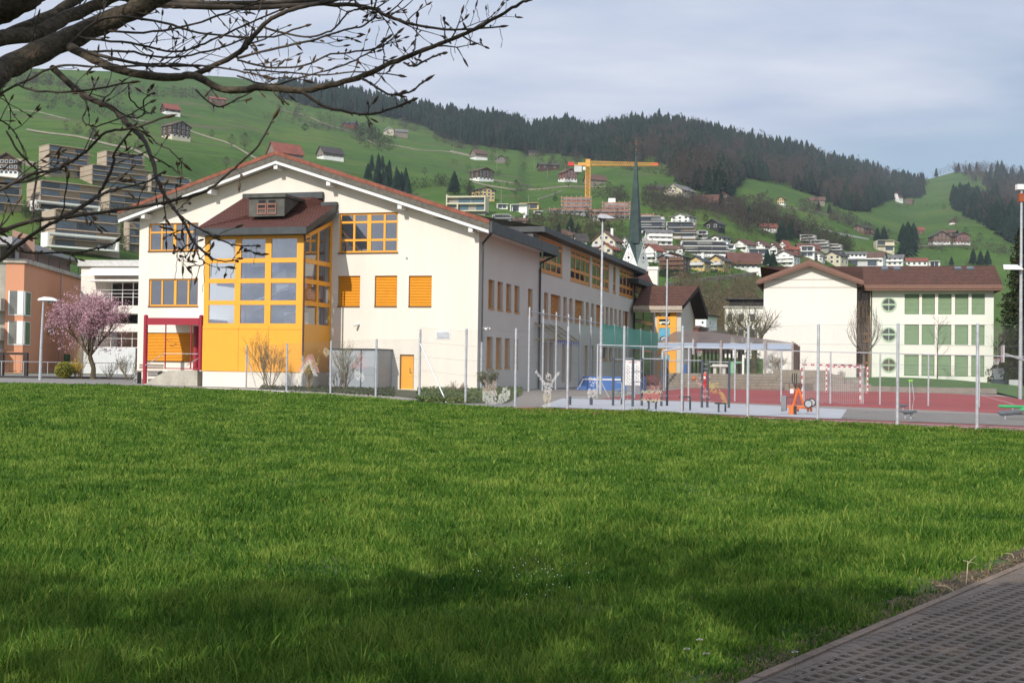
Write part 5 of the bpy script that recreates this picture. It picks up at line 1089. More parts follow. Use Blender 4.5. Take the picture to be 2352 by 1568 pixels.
# ================= glazed stair tower (part of the school) =================
TD=4.0;T0,_=S1.front(468,700,-TD);T1,_=S1.front(695,700,-TD)
TF=Fr(S1(0,-TD,0),A1)
def tf(px,py):return TF.front(px,py)
zTb=tf(580,853)[1];zTp=tf(580,748)[1];zTt=tf(580,541)[1]
m=MB();m.box(TF,T0,T1,.02,TD-.01,gz-.1,zTb);m.build('tower_base',plaster,school)
m=MB();m.box(TF,T0-.02,T1+.02,-.04,.1,zTb,zTp);m.box(TF,T1-.08,T1+.02,.1,TD-.01,zTb,S1.side(730,700,T1)[1]*0+zTp);tow=m.build('tower_panel',orange,school)
m=MB()
for px in(548,617):a=tf(px,800)[0];m.box(TF,a-.012,a+.012,-.046,-.041,zTb+.02,zTp-.02)
m.box(TF,T0,T1,-.05,-.042,zTp-.22,zTp-.20);m.build('panel_joint',mat('panel_joint_brown',(.45,.18,.02),.7),tow)
cols=[tf(x,650)[0]for x in(468,546,617,686)];cols=[T0,tf(546,650)[0],tf(615.5,650)[0],T1-.02]
rowsY=[(549,593),(603.5,639.5),(650,690),(700,742.5)]
m=MB();fw=.20
zs=[tf(580,a)[1]for r in rowsY for a in r]
m.box(TF,T0,T1,-.02,.10,zs[0],zTt+.1)
for k in range(3):m.box(TF,T0,T1,-.02,.10,zs[2*k+2],zs[2*k+1])
m.box(TF,T0,T1,-.02,.10,zTp,zs[7])
for k in range(4):
 for a0,a1 in((T0,T0+.34),(cols[1]-.2,cols[1]+.2),(cols[2]-.2,cols[2]+.2),(T1-.42,T1)):m.box(TF,a0,a1,-.015,.09,zs[2*k+1],zs[2*k])
grid=m.build('tower_frame',orange,school)
tg=see_through('tower_glass',(.74,.80,.88),.24)
cg=[(T0+.34,cols[1]-.2),(cols[1]+.2,cols[2]-.2),(cols[2]+.2,T1-.42)]
for k in range(4):
 for a0,a1 in cg:m=MB();m.box(TF,a0-.02,a1+.02,.03,.045,zs[2*k+1]-.02,zs[2*k]+.02);m.build('pane',tg,grid)
TS=Fr(TF(T1,0,0),A1+math.pi/2)
zst=lambda b:zTt+.15+b*sl_side
sl_side=(S1.side(757,503,T1)[1]-zTt)/TD
zst=lambda b:zTt-.1+b*sl_side
zp_s=TS.front(725,698)[1]
m=MB()
for b in(0,1.9,3.78):m.add([TS(b,-.03,zTp),TS(b+.22,-.03,zTp),TS(b+.22,-.03,zst(b+.22)),TS(b,-.03,zst(b)),TS(b,.1,zTp),TS(b+.22,.1,zTp),TS(b+.22,.1,zst(b+.22)),TS(b,.1,zst(b))],[(0,1,2,3),(4,7,6,5),(1,5,6,2),(0,3,7,4)])
for z0,z1 in((zTp,zs[7]),(zs[6],zs[5]),(zs[4],zs[3]),(zs[2],zs[1])):m.box(TS,.22,3.78,-.025,.08,z0,z1)
m.add([TS(0,-.04,zst(0)-.2),TS(4,-.04,zst(4)-.2),TS(4,-.04,zst(4)+.05),TS(0,-.04,zst(0)+.05)],[(0,1,2,3)])
gs=m.build('tower_frame',orange,school)
m=MB();m.poly([TS(.1,.03,zTp),TS(3.9,.03,zTp),TS(3.9,.03,zst(3.9)),TS(.1,.03,zst(.1))]);m.build('pane',tg,gs)
m=MB();m.tube([TF(T1+.12,-.1,zTt),TF(T1+.12,-.1,zTb-1.0)],.055,8);m.build('downpipe',mat('brown_copper_pipe',(.10,.06,.045),.5,metal=.3),tow)
m=MB();m.tube([TF(T1+.12,-.1,zTb-0.0+.95),TF(T1+.12,-.1,gz)],.06,8);m.build('downpipe',steel,tow)
EV=0.65
el=S1.front(446.5,524,-TD-EV);er=S1.front(704.8,524,-TD-EV);fb=S1.front(580,539,-TD-EV)[1];zev=el[1]*.5+er[1]*.5
tl=S1.front(565,451,-.02);tr=S1.front(743,449,-.02);t2=S1.front(743,470,-.02);t3=S1.front(775.5,470,-.02)
P=lambda a,b,c:S1(a,b,c)
EL,ER=P(el[0],-TD-EV,zev),P(er[0],-TD-EV,zev);TL,TR_,T2,T3=P(tl[0],-.02,tl[1]),P(tr[0],-.02,tr[1]),P(t2[0],-.02,t2[1]),P(t3[0],-.02,t3[1])
LB=P(el[0],-.02,zev)
slp=(tl[1]-zev)/(TD+EV);zp=lambda b:zev+(b+TD+EV)*slp
b3=(t3[1]-zev)/slp-TD-EV
T3=P(t3[0],-.02,t3[1]);
m=MB();m.add([EL,ER,T3,T2,TR_,TL],[(0,1,2,3),(0,3,4,5)]);m.add([EL,TL,LB],[(0,1,2)]);tr_=m.build('tower_roof',tile_mat('stair_tower_tiles',(0.155,0.050,0.035),(0.115,0.038,0.028),3.6,ang=-A1),school)
m=MB();m.box(S1,el[0],er[0],-TD-EV-.1,-TD-EV,fb,zev+.03)
m.add([ER+V((0,0,.03)),T3+V((0,0,.05)),T3-V((0,0,.45)),V((ER.x,ER.y,fb))],[(3,2,1,0)])
m.add([V((EL.x,EL.y,fb)),V((ER.x,ER.y,fb)),P(er[0],-TD+.05,fb),P(el[0],-TD+.05,fb)],[(0,1,2,3)]);m.add([P(er[0],-TD-EV,fb),P(er[0],-.02,t3[1]-.6),P(T1,-.02,t3[1]-.9),P(T1,-TD,fb)],[(0,1,2,3)])
m.add([P(el[0],-TD-EV,fb),P(el[0],-TD-EV,zev),P(el[0],-.02,zev),P(el[0],-.02,fb)],[(0,1,2,3)]);m.add([P(el[0],-TD-.0,fb),P(T0,-TD,fb),P(T0,-.02,fb),P(el[0],-.02,fb)],[(0,1,2,3)])
m.build('tower_gutter',zinc,tr_)
m=MB();m.box(S1,tl[0]-.1,tr[0]+.03,-.3,-.02,tl[1]-.28,tl[1]+.12);m.box(S1,t2[0]-.05,t3[0]+.03,-.3,-.02,t2[1]-.12,t2[1]+.12);m.build('flashing',zinc,tr_)
dl,dr=S1.front(571,500,-3.2)[0],S1.front(653,500,-3.2)[0];dt=S1.front(610,454,-3.2)[1];db_=S1.front(610,497,-3.2)[1]
bd=-3.2;DF=Fr(S1(0,bd,0),A1)
m=MB();m.box(DF,dl,dr,0,.05,db_,dt);m.add([DF(dr,0,db_),DF(dr,0,dt),DF(dr,2.9,dt+.1),DF(dr,2.2,db_+2.2*slp)],[(0,1,2,3)]);m.add([DF(dl,0,db_),DF(dl,0,dt),DF(dl,2.9,dt+.1),DF(dl,2.2,db_+2.2*slp)],[(3,2,1,0)])
m.box(DF,dl-.12,dr+.12,-.15,3.0,dt,dt+.18);dm=m.build('dormer',mat('oxidised_copper_sheet',(.085,.083,.072),.6,.3,1.5,metal=.2),tr_)
for q in(.24,.52):
 a=dl+(dr-dl)*q;m=MB();w=.62;zb_,zt_=db_+.12,dt-.35
 m.box(DF,a,a+.08,-.05,-.002,zb_,zt_);m.box(DF,a+w-.08,a+w,-.05,-.002,zb_,zt_);m.box(DF,a+.08,a+w-.08,-.05,-.002,zb_,zb_+.1);m.box(DF,a+.08,a+w-.08,-.05,-.002,zt_-.1,zt_);m.box(DF,a+.08,a+w-.08,-.045,-.003,(zb_+zt_)/2-.05,(zb_+zt_)/2+.05)
 sh=m.build('shutter',mat('faded_pink_wood',(.25,.12,.09),.8,.2,3),dm);m=MB()
 for k in range(9):z=(zb_+zt_)/2+.06+k*.055;m.add([DF(a+.08,-.03,z),DF(a+w-.08,-.03,z),DF(a+w-.08,-.005,z+.04),DF(a+.08,-.005,z+.04)],[(0,1,2,3)])
 m.build('louvre',dark_in,sh)
inw=mat('interior_white',(.80,.82,.80),.8,.03);inp=mat('lilac_stair_side',(.22,.20,.36),.7,.05);ing=mat('interior_grey',(.20,.21,.25),.8,.1)
ti=TF;m=MB();m.box(ti,T0+.1,T1-.4,TD-.35,TD-.05,zTb,zTt+1.0);m.build('tower_back_wall',ing,school)
m=MB();w3=(T1-T0)
for a0,a1,c0,c1 in((.03,.17,zs[1],zs[0]),(.20,.36,zs[1]-.2,zs[1]+.9),(.44,.56,zs[3],zs[2]),(.68,.85,zs[3]-.3,zs[2]+.3),(.45,.60,zs[5]+.3,zs[4]+.2),(.03,.09,zs[7],zs[4]),(.55,.80,zs[7],zs[6]-.3)):
 m.box(ti,T0+w3*a0,T0+w3*a1,TD-.5,TD-.36,c0,c1)
m.build('tower_wall_piece',inw,school)
m=MB()
for z in(zs[3]-.35,zs[7]-.4):m.box(ti,T0+.3,T0+w3*.35,1.0,TD-.4,z,z+.25)
for(x0,z0,x1,z1)in((.40,zs[5]-.3,.95,zs[4]+.15),(.42,zs[3]+.05,.70,zs[1]-.1)):
 m.add([ti(T0+w3*x0,1.3,z0-.35),ti(T0+w3*x1,1.3,z1-.35),ti(T0+w3*x1,1.3,z1+.25),ti(T0+w3*x0,1.3,z0+.25),ti(T0+w3*x0,1.9,z0-.35),ti(T0+w3*x1,1.9,z1-.35),ti(T0+w3*x1,1.9,z1+.25),ti(T0+w3*x0,1.9,z0+.25)],[(0,1,2,3),(5,4,7,6),(0,4,5,1),(3,2,6,7)])
m.box(ti,T0+w3*.17,T0+w3*.22,2.4,2.7,zTb,zTt);m.build('stair_flight',inp,school)
m=MB()
for(x0,z0,x1,z1,n)in((.40,zs[5]+.0,.75,zs[4]-.3,9),(.78,zs[7]+.5,.93,zs[6]+.0,7)):
 for k in range(n):t_=k/n;m.box(ti,T0+w3*(x0+(x1-x0)*t_),T0+w3*(x0+(x1-x0)*t_)+.32,1.1,1.28,z0+(z1-z0)*t_,z0+(z1-z0)*t_+.07)
m.build('stair_treads',inw,school)
# ================= crimson porch with concrete ramp =================
PF=Fr(S1(0,-3.4,0),A1);pl,pr=PF.front(334,800)[0],PF.front(461,800)[0];zg=PF.front(334,880)[1];zb_,zt_=PF.front(398,746)[1],PF.front(398,730)[1]
porch=thing('entrance_porch','crimson steel porch frame in front of the orange blind','porch',PF(pl,0,zg))
for a,zz in((pl,zg),(pr,PF.front(461,850)[1])):
 m=MB();m.tube([PF(a,0,zz),PF(a,0,zt_+.12)],.135,12);m.ball(PF(a,0,zt_+.12),.135,.6);m.build('post',red_steel,porch)
m=MB();m.tube([PF((pl*.42+pr*.58)+.02,2.2,PF.front(405,850)[1]),PF((pl*.42+pr*.58),2.2,zb_)],.18,12);m.build('post',red_steel,porch)
m=MB();m.box(PF,pl+.12,pr-.12,-.08,.06,zb_,zt_);m.box(PF,pl,pl+.1,.06,3.3,zb_+.1,zt_-.1);m.box(PF,pr-.1,pr,.06,3.3,zb_+.1,zt_-.1);m.build('beam',red_steel,porch)
m=MB();m.box(PF,pl+.1,pr-.1,.06,3.35,zb_+.32,zb_+.40);m.build('canopy_roof',white_p,porch)
m=MB();q=[PF.front(x,800)[0]for x in(380,438.5)];zc0=PF.front(400,847)[1]
m.box(PF,q[0]-.03,q[0]+.03,-.03,.03,zc0,zb_);m.box(PF,q[1]-.03,q[1]+.03,-.03,.03,zc0,zb_);m.box(PF,q[0]-.03,pr,-.03,.03,zc0,zc0+.06);m.build('screen_frame',red_steel,porch)
m=MB();hz=PF.front(400,812)[1];m.tube([PF(pl+.1,-.12,PF.front(338,839)[1]),PF(q[0],-.12,hz),PF(pr-.1,-.12,hz)],.025,6);m.tube([PF(q[0]+.95,.9,PF.front(405,839)[1]),PF(pr-.2,.9,hz)],.025,6);m.build('handrail',steel,porch)
m=MB()
for px,py in((388,782),(404,790),(448,778),(446,787),(396,795)):
 a,c=PF.front(px,py);m.add([PF(a-.22,-.01,c+.08),PF(a,-.01,c-.03),PF(a+.24,-.01,c+.10),PF(a+.03,-.01,c+.02)],[(0,1,2,3)])
m.build('bird_sticker',dark_in,porch)
ramp=MB();pts=[PF.front(330,884),PF.front(345,881),PF.front(372,862),PF.front(398,850),PF.front(463,850),PF.front(463,886)]
ramp.prism(PF,pts,-.5,-.25);ramp.prism(PF,[(p[0],min(p[1],pts[3][1])-.05)for p in pts],-.24,2.6);tag(ramp.build('entrance_ramp',concrete,org=PF(pl,0,zg)),'stained concrete ramp wall below the crimson porch','ramp')
bw=mat('greyed_wood',(.28,.22,.18),.8,.2,3,stretch=(1,1,8))
BF=Fr(atY(338,858,81),A1);bz=G(BF.o.x,BF.o.y);ben=thing('wooden_bench','weathered slatted bench beside the porch post','bench',(BF.o.x,BF.o.y,bz));BF.o.z=0
for nm,z0,y0 in(('seat',.43,-.2),('backrest',.62,.25),('backrest',.78,.27)):m=MB();m.box(BF,-.75,1.0,y0,y0+(.4 if nm=='seat' else.04),bz+z0+.35,bz+z0+.42+(0 if nm=='seat' else.06));m.build(nm,bw,ben)
for a in(-.65,.85):m=MB();m.box(BF,a,a+.08,-.15,.25,bz,bz+.77);m.build('leg',steel_d,ben)
p=gnd(317,880,.0);m=MB();f_=Fr(p,A1);m.tube([f_(-.28,0,0),f_(-.28,0,.22),f_(-.18,0,.34),f_(.18,0,.34),f_(.28,0,.22),f_(.28,0,0)],.07,8);tag(m.build('bollard_hoop',concrete,org=p),'low concrete hoop standing at the foot of the ramp','bollard')
K=Fr(S1(0,-2.3,0),A1);k0,k1=K.front(757,800)[0],K.front(866,800)[0];kt=K.front(810,801)[1];kb=K.front(810,888)[1]-.3
shed=thing('metal_shed','grey flat roofed metal shed against the cream facade','shed',K(k0,0,kb));gm_=mat('grey_shed_panel',(.30,.33,.36),.5,.05,.6);gp=mat('perforated_shed_panel',(.38,.41,.44),.5,.1,40)
m=MB();m.box(K,k0,k1,0,.06,kb,kt-1.05);m.build('panel',gm_,shed);m=MB();m.box(K,k0,k1,0,.05,kt-1.05,kt-.06);m.build('panel',gp,shed)
m=MB();m.box(K,k1,k1+.06,0,2.25,kb,kt-.06);m.build('side_panel',gm_,shed);m=MB();m.box(K,k0-.05,k1+.12,-.06,2.28,kt-.06,kt+.03);m.build('roof',zinc,shed)
m=MB();m.box(K,k1-.1,k1,-.05,-.002,kb,kt-.06);m.box(K,(k0+k1)/2+.5,(k0+k1)/2+.56,-.03,-.002,kb,kt-.06);m.build('post',steel_d,shed)
m=MB();a0=S1.front(880,895,-1.2)[0];a1=S1.front(985,905,-1.2)[0];zt=door[2];m.box(S1,a0,door[1]+.6,-1.3,-.0,gz-.2,zt-.04);m.box(S1,door[1]+.2,a1,-2.4,-2.1,gz-.3,zt-.35);tag(m.build('concrete_landing',concrete,org=S1(a0,-1,gz)),'concrete landing below the orange door','landing')
# ================= peach apartment house, left =================
pc=mat('peach_render',(0.66,0.31,0.18),.9,.03,.4,fine=(30,.03));pcg=mat('grey_beige_render',(0.34,0.21,0.155),.9,.03,.4,fine=(30,.03))
B=V((atY(51,850,118).x,118,0));B.z=0
AL=R(6);PL=Fr(B,AL)
def pf(px,py):return PL.front(px,py)
PR=Fr(B,R(96))
def prf(px,py):return PR.front(px,py)
peach=thing('apartment_house','peach rendered apartment house with white corner windows and a set back top floor','apartment house',(B.x,B.y,G(B.x,B.y)))
zb0=-1.2;zs_=pf(40,604)[1];r1=prf(233,700)[0];zt2_=pf(40,545)[1]
m=MB();lw=pf(12,700)[0];m.wallholes(PL,lw,0,zb0,zs_,[(pf(31,0)[0],0.0-.02,pf(40,738)[1],pf(40,669)[1])][:0],0,.2)
hl=[]
wl=[(prf(52,0)[0],prf(79,0)[0])]
hr=[(prf(109,730)[0],prf(129,730)[0],prf(119,698)[1],prf(119,684)[1]),(prf(108,790)[0],prf(128,790)[0],prf(118,767)[1],prf(118,753)[1])]
m=MB();m.wallholes(PL,lw,0,zb0,zs_,[],0,.2);m.wallholes(PR,0,r1,zb0,zs_,hr,0,.2);peach_wall=m.build('wall',pc,peach)
for h in hr:frame_win(peach,PR,h,[.5],[],mat('grey_metal_frame',(.25,.26,.28),.5),.1,fw=.08,gm=pane_dark)
for(y0,y1)in((668,722),(737,790)):
 z1,z0=pf(40,y0)[1],pf(40,y1)[1];a0=pf(19,700)[0];a1=prf(70,700)[0]
 m=MB();m.box(PL,a0,0.0,-.05,.02,z0-.1,z0);m.box(PL,a0,a0+.12,-.05,.02,z0,z1);m.box(PL,-.55,-.01,-.09,.02,z0,z1);m.box(PR,.0,.45,-.09,.02,z0,z1);m.box(PR,a1-.1,a1,-.05,.02,z0,z1);m.box(PR,0,a1,-.05,.02,z0-.1,z0);m.box(PR,0,a1,-.05,.02,z1-.08,z1)
 w_=m.build('corner_window',white_p,peach);m=MB();m.box(PL,a0+.12,-.55,-.04,.0,z0,z1);m.box(PR,.45,a1-.1,-.04,.0,z0,z1);m.build('pane',glass('curtained_glass',(.14,.15,.14),ior=1.9),w_)
m=MB();m.box(PL,lw-.2,.15,-.2,0,zs_,zs_+.4);m.box(PR,-.15,r1,-.25,0,zs_,zs_+.4);m.poly([PL(lw,-.2,zs_+.38),PL(0,-.2,zs_+.38),PR(r1,0,zs_+.38),PL(lw,9,zs_+.38)]);m.build('terrace_slab',concrete,peach)
m=MB()
for k in range(5):z=zs_+.5+k*.2;m.tube([PL(lw,-.12,z),PL(.05,-.12,z)],.018 if k<4 else.03,4);m.tube([PR(-.05,-.12,z),PR(r1,-.12,z)],.018 if k<4 else.03,4)
for k in range(9):m.tube([PR(r1*k/8,-.12,zs_+.3),PR(r1*k/8,-.12,zs_+1.35)],.03,4)
m.build('railing',steel_d,peach)
rb=1.6;r2=prf(190,620)[0];zt_l,zt_r=PR.front(60,560,rb)[1],PR.front(190,603,rb)[1]
m=MB();hw_=PR.front(108,630,rb)[0],PR.front(130,630,rb)[0],PR.front(119,632,rb)[1],PR.front(119,616,rb)[1]
m.wallholes(PR,1.0,r2+1.0,zs_+.3,zt_l+1,[hw_],rb,.2,top=([1.0,r2+1.0],[zt_l+.3,zt_r-.2]));
a_l=-1.2;m.wallholes(PL,lw,a_l+1.6,zs_+.3,zt_l+1,[],1.8,.2,top=([lw,a_l+1.6],[zt_l+.9,zt_l+.3]));m.build('upper_wall',pcg,peach)
frame_win(peach,PR,hw_,[],[],MATS['grey_metal_frame'],rb+.1,gm=pane_dark)
for(a,b,mm)in((2,20,pane_dark),(22,35,pane_dark)):
 q0,q1=PL.front(a,600,1.7)[0],PL.front(b,600,1.7)[0];m=MB();m.box(PL,q0,q1,1.6,1.75,zs_+.4,zt_l-.1);o=m.build('window',mat('closed_grey_blind',(.16,.16,.15),.6),peach)
m=MB();q0,q1=PL.front(35,600,1.5)[0],PL.front(43,600,1.5)[0];m.box(PL,q0,q1,1.4,1.58,zs_+.4,zt_l+.1);m.build('corner_post',white_p,peach)
m=MB();ra,rc=PR.front(28,545,.6)[0],PR.front(213,607,.6)[0];za,zc=PR.front(28,543,.6)[1],PR.front(213,606.5,.6)[1]
m.prism(PR,[(ra,za),(rc,zc),(rc,zc-.12),(ra,za-.75)],.6,8);m.build('roof',mat('grey_roof_edge',(.40,.39,.40),.6,.05),peach)
m=MB();a0,a1=PL.front(-60,560,.9)[0],PL.front(28,560,.9)[0];z0=PL.front(0,549,.9)[1];m.box(PL,a0,a1,.9,8,z0-.6,z0);m.build('roof',MATS['grey_roof_edge'],peach)
m=MB();a0=pf(-80,700)[0]
for y in(690,757,805):z=pf(0,y)[1];m.box(PL,a0,lw,-1.4,.3,z-1.0,z+.15)
m.box(PL,a0,lw,.3,.4,zb0,zs_);m.build('balcony',concrete,peach)
m=MB();q=prf(237/1.0,700)[0];m.tube([PR(prf(138,700)[0],-.12,zb0),PR(prf(138,700)[0],-.12,zs_)],.06,6);m.build('downpipe',steel,peach)
m=MB();q0,q1=prf(146,840)[0],prf(160,840)[0];m.box(PR,q0,q1,-.03,.02,prf(150,837)[1],prf(150,813)[1]);m.build('basement_window',pane_dark,peach)
# ================= white apartment house between =================
WH=Fr(atY(190,840,128),R(-10));WH.o.z=0
wf=lambda x,y,b=0:WH.front(x,y,b)
wh=thing('apartment_house','white flat roofed apartment house with awnings partly hidden by the blossoming tree','apartment house',(WH.o.x,WH.o.y,G(WH.o.x,WH.o.y)))
wa0,wa1=wf(185,700)[0],wf(345,700)[0];z_=lambda y:wf(270,y)[1]
m=MB();m.box(WH,wa0,wf(242,700)[0],0,10,-1,z_(612));m.box(WH,wf(242,700)[0],wa1,0,10,z_(640),z_(612));m.build('wall',plaster_w,wh)
m=MB();m.box(WH,wa0-.2,wa1,-.4,10.2,z_(612),z_(598));m.build('roof',mat('pale_grey_parapet',(.55,.55,.53),.7),wh)
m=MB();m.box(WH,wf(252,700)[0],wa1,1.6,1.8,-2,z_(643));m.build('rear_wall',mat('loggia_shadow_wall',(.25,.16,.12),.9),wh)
m=MB();m.add([WH(wf(226,0)[0],-.02,z_(614)),WH(wa1,-.02,z_(614)),WH(wa1,-2.2,z_(636)),WH(wf(222,0)[0],-2.2,z_(636))],[(0,1,2,3)]);m.box(WH,wf(240,0)[0],wa1,-2.2,-.1,z_(649),z_(645));m.build('awning',mat('cream_awning',(.78,.76,.72),.8),wh)
m=MB()
for(y0,y1)in((721,703),(762,744),(799,797)):m.box(WH,wf(242,0)[0],wa1,-1.5,1.6,z_(y0),z_(y1))
for k in range(5):pass
m.build('balcony',plaster_w,wh)
m=MB()
for k in range(6):a=wf(252,0)[0]+k*1.15;m.box(WH,a,a+.06,-.6,-.5,z_(702),z_(648));m.box(WH,a,a+.04,-.6,-.5,z_(797),z_(763))
for z in(z_(668),z_(676),z_(684),z_(778)):m.tube([WH(wf(240,0)[0],-1.45,z),WH(wa1,-1.45,z)],.025,4)
m.build('balcony_rail',white_p,wh)
m=MB();m.box(WH,wf(252,0)[0],wa1,1.4,1.55,z_(698),z_(650));m.box(WH,wf(252,0)[0],wa1,1.4,1.55,z_(743),z_(722));m.build('window',pane_dark,wh)
m=MB();m.box(WH,wf(236,0)[0],wa1,-3.0,-2.8,-1.2,z_(799));m.box(WH,wf(236,0)[0],wf(236,0)[0]+.2,-2.8,2,-1.2,z_(799));m.build('garden_wall',mat('bluish_white_wall',(.66,.68,.70),.9,.04,1),wh)
# ================= white school wing, right =================
A2=R(-14);yc=131
b0_=atY(1976,850,133);W2=Fr((b0_.x,b0_.y,0),A2)
w2=lambda x,y,b=0:W2.front(x,y,b)
wing=thing('school_wing','white three storey school wing with green blinds, round windows and a tiled roof','school',(W2.o.x,W2.o.y,.6))
ax0,ax1=w2(1999,700)[0],w2(2282.5,700)[0];z2=lambda y,x=2130:w2(x,y)[1]
zbb=.2;ztw=z2(655)
gw=[(2083,2119),(2119.8,2157),(2157.8,2195),(2195.8,2232.5),(2233.5,2269)]
cols_=[(w2(a+1.5,0)[0],w2(b-1.5,0)[0])for a,b in((2082,2118),(2121.5,2154),(2158.5,2192),(2197,2230.5),(2235,2268))]
rows_=[(z2(720.5),z2(675)),(z2(790),z2(746)),(z2(861),z2(815.5))]
holes=[(a,b,c,d)for a,b in cols_ for c,d in rows_]
rd=[(w2(2041.5,y))for y in(699.5,768,838)]
m=MB();m.wallholes(W2,ax0,ax1,zbb-1,ztw,holes,0,.18);m.poly([W2(ax1,0,-1),W2(ax1,11,-1),W2(ax1,11,ztw),W2(ax1,0,ztw)]);m.build('wall',mat('mint_white_plaster',(0.77,0.785,0.70),.9,.02,.4,fine=(30,.03)),wing)
pan=mat('ivory_panel',(0.83,0.79,0.71),.8,.02,.5)
m=MB()
for y0,y1 in((721.5,745),(791,814.5)):m.box(W2,w2(2082,0)[0],w2(2269,0)[0],-.05,-.003,z2(y1),z2(y0))
for a,b in zip(cols_,cols_[1:]):
 for c,d in rows_:m.box(W2,a[1]+.0,b[0],-.05,-.003,c-.04,d+.04)
m.build('wall_panel',pan,wing)
gb=mat('green_blind_slats',(0.24,0.35,0.20),.6,.06,2);gfm=mat('green_frame',(.12,.25,.12),.6)
for c,d in rows_:
 for a,b in cols_:blind_win(wing,W2,(a,b,c,d),.15,slat=.13,bm=gb,fm=gfm)
rg=mat('round_frame_green',(.40,.52,.36),.6)
for a,c in rd:
 rad=16.5*133/FP;m=MB();n=28
 for k in range(n):
  t0,t1=2*math.pi*k/n,2*math.pi*(k+1)/n;q=lambda t,r,y:W2(a+r*math.cos(t),y,c+r*math.sin(t))
  m.add([q(t0,rad-.12,-.06),q(t1,rad-.12,-.06),q(t1,rad+.03,-.06),q(t0,rad+.03,-.06),q(t0,rad+.03,0),q(t1,rad+.03,0)],[(0,1,2,3),(3,2,5,4)])
 m.box(W2,a-rad,a+rad,-.05,-.012,c-.10,c+.10);m.box(W2,a-.035,a+.035,-.048,-.014,c-rad,c+rad);o=m.build('round_window',rg,wing)
 m=MB();m.disc(W2,a,c,rad-.05,-.011,-.003,28);m.build('pane',glass('round_glass',(.04,.05,.05),ior=1.9),o)
m=MB();ra0,ra1=w2(1984,650,-1)[0],w2(2303,657,-1)[0];ze_=w2(2150,655,-1)[1];rg0,rg1=w2(1860,610,5.5)[0],w2(2289,611,5.5)[0];zr_=w2(2150,610.5,5.5)[1]
m.add([W2(ra0,-1,ze_),W2(ra1,-1,ze_),W2(ra1,5.5,zr_),W2(ra0-11,5.5,zr_),W2(ra1,12,ze_),W2(ra0-11,12,ze_)],[(0,1,2,3),(3,2,4,5)]);m.poly([W2(ra0-11,-1,ze_),W2(ra0,-1,ze_),W2(ra0-11,5.5,zr_)][:0]or[W2(ra0-11,5.5,zr_),W2(ra0,5.5,zr_),W2(ra0,-1,ze_)])
wr=m.build('roof',tile_br,wing)
fb_=mat('brown_fascia_boards',(.20,.105,.075),.7,.1,3)
m=MB();m.box(W2,ra0,ra1,-1.12,-1.0,ze_-.36,ze_+.06);m.box(W2,ra0,ra1,-1.05,-.9,ze_-.55,ze_-.362);m.poly([W2(ra0,-1,ze_-.5),W2(ra1,-1,ze_-.5),W2(ra1,0,ze_-.5),W2(ra0,0,ze_-.5)]);m.add([W2(ra1,-1.1,ze_-.5),W2(ra1,12,ze_-.5),W2(ra1,12,ze_+.02),W2(ra1,5.5,zr_+.02),W2(ra1,-1.1,ze_+.02)],[(0,1,2,3,4)]);m.build('fascia',fb_,wr)
for x in(2026+0,2050,2191-1+0,2228-0.5):pass
for x in(2025.5,2051,2198-0,2229):
 pass
for x in((2800+1210/2.162)/1.653,(2800+1309/2.162)/1.653,(2800+1810/2.162)/1.653,(2800+1912/2.162)/1.653):
 a,c=w2(x,619,4.2);b_=3.9;zz=ze_+(zr_-ze_)*(b_+1)/6.5;sl=(zr_-ze_)/6.5;m=MB();m.add([W2(a-.42,b_,zz+.1),W2(a+.42,b_,zz+.1),W2(a+.42,b_+1.1,zz+.1+1.1*sl),W2(a-.42,b_+1.1,zz+.1+1.1*sl),W2(a-.42,b_,zz-.1),W2(a+.42,b_,zz-.1),W2(a+.42,b_+1.1,zz-.1+1.1*sl),W2(a-.42,b_+1.1,zz-.1+1.1*sl)],[(0,1,2,3),(4,5,1,0),(5,6,2,1),(7,4,0,3)])
 o=m.build('skylight',zinc,wr);m=MB();m.poly([W2(a-.33,b_+.1,zz+.13),W2(a+.33,b_+.1,zz+.13),W2(a+.33,b_+1.0,zz+.12+1.0*sl),W2(a-.33,b_+1.0,zz+.12+1.0*sl)]);m.build('pane',pane,o)
GF=-3.0;g0,g1=w2(1753.5,750,GF)[0],w2(1967.5,750,GF)[0];gax,gaz=w2(1859.5,596.5,GF-.9);glx,glz=w2(1737.5,643,GF-.9);grx,grz=w2(1984,644,GF-.9)
zt_g=lambda a:(gaz-(abs(a-gax))*((gaz-glz)/(gax-glx)if a<gax else(gaz-grz)/(grx-gax)))-.42
m=MB();m.wallholes(W2,g0,g1,0,gaz,[],GF,.1,top=([g0,gax,g1],[zt_g(g0),zt_g(gax),zt_g(g1)]));m.poly([W2(g1,GF,0),W2(g1,9,0),W2(g1,9,zt_g(g1)),W2(g1,GF,zt_g(g1))]);m.poly([W2(g0,GF,0),W2(g0,9,0),W2(g0,9,zt_g(g0)),W2(g0,GF,zt_g(g0))]);m.build('gable_wall',plaster_w,wing)
m=MB()
for y in(642,660):z=w2(1860,y,GF)[1];m.box(W2,g0,g1,GF-.015,GF-.001,z-.03,z+.03)
m.build('wall_joint',mat('joint_shadow',(.35,.32,.25),.9),wing)
m=MB();m.prism(W2,[(glx,glz),(gax,gaz),(grx,grz),(grx,grz-.42),(gax,gaz-.45),(glx,glz-.42)],GF-.95,GF-.82);m.prism(W2,[(glx,glz-.43),(glx+.3,glz-.43),(gax,gaz-.62),(grx-.3,grz-.43),(grx,grz-.43),(gax,gaz-.44)],GF-.9,GF-.86)
for s0,s1,z0 in((glx,glx+.15,glz),(grx-.15,grx,grz)):m.box(W2,s0,s1,GF-.8,8,z0-.45,z0-.02)
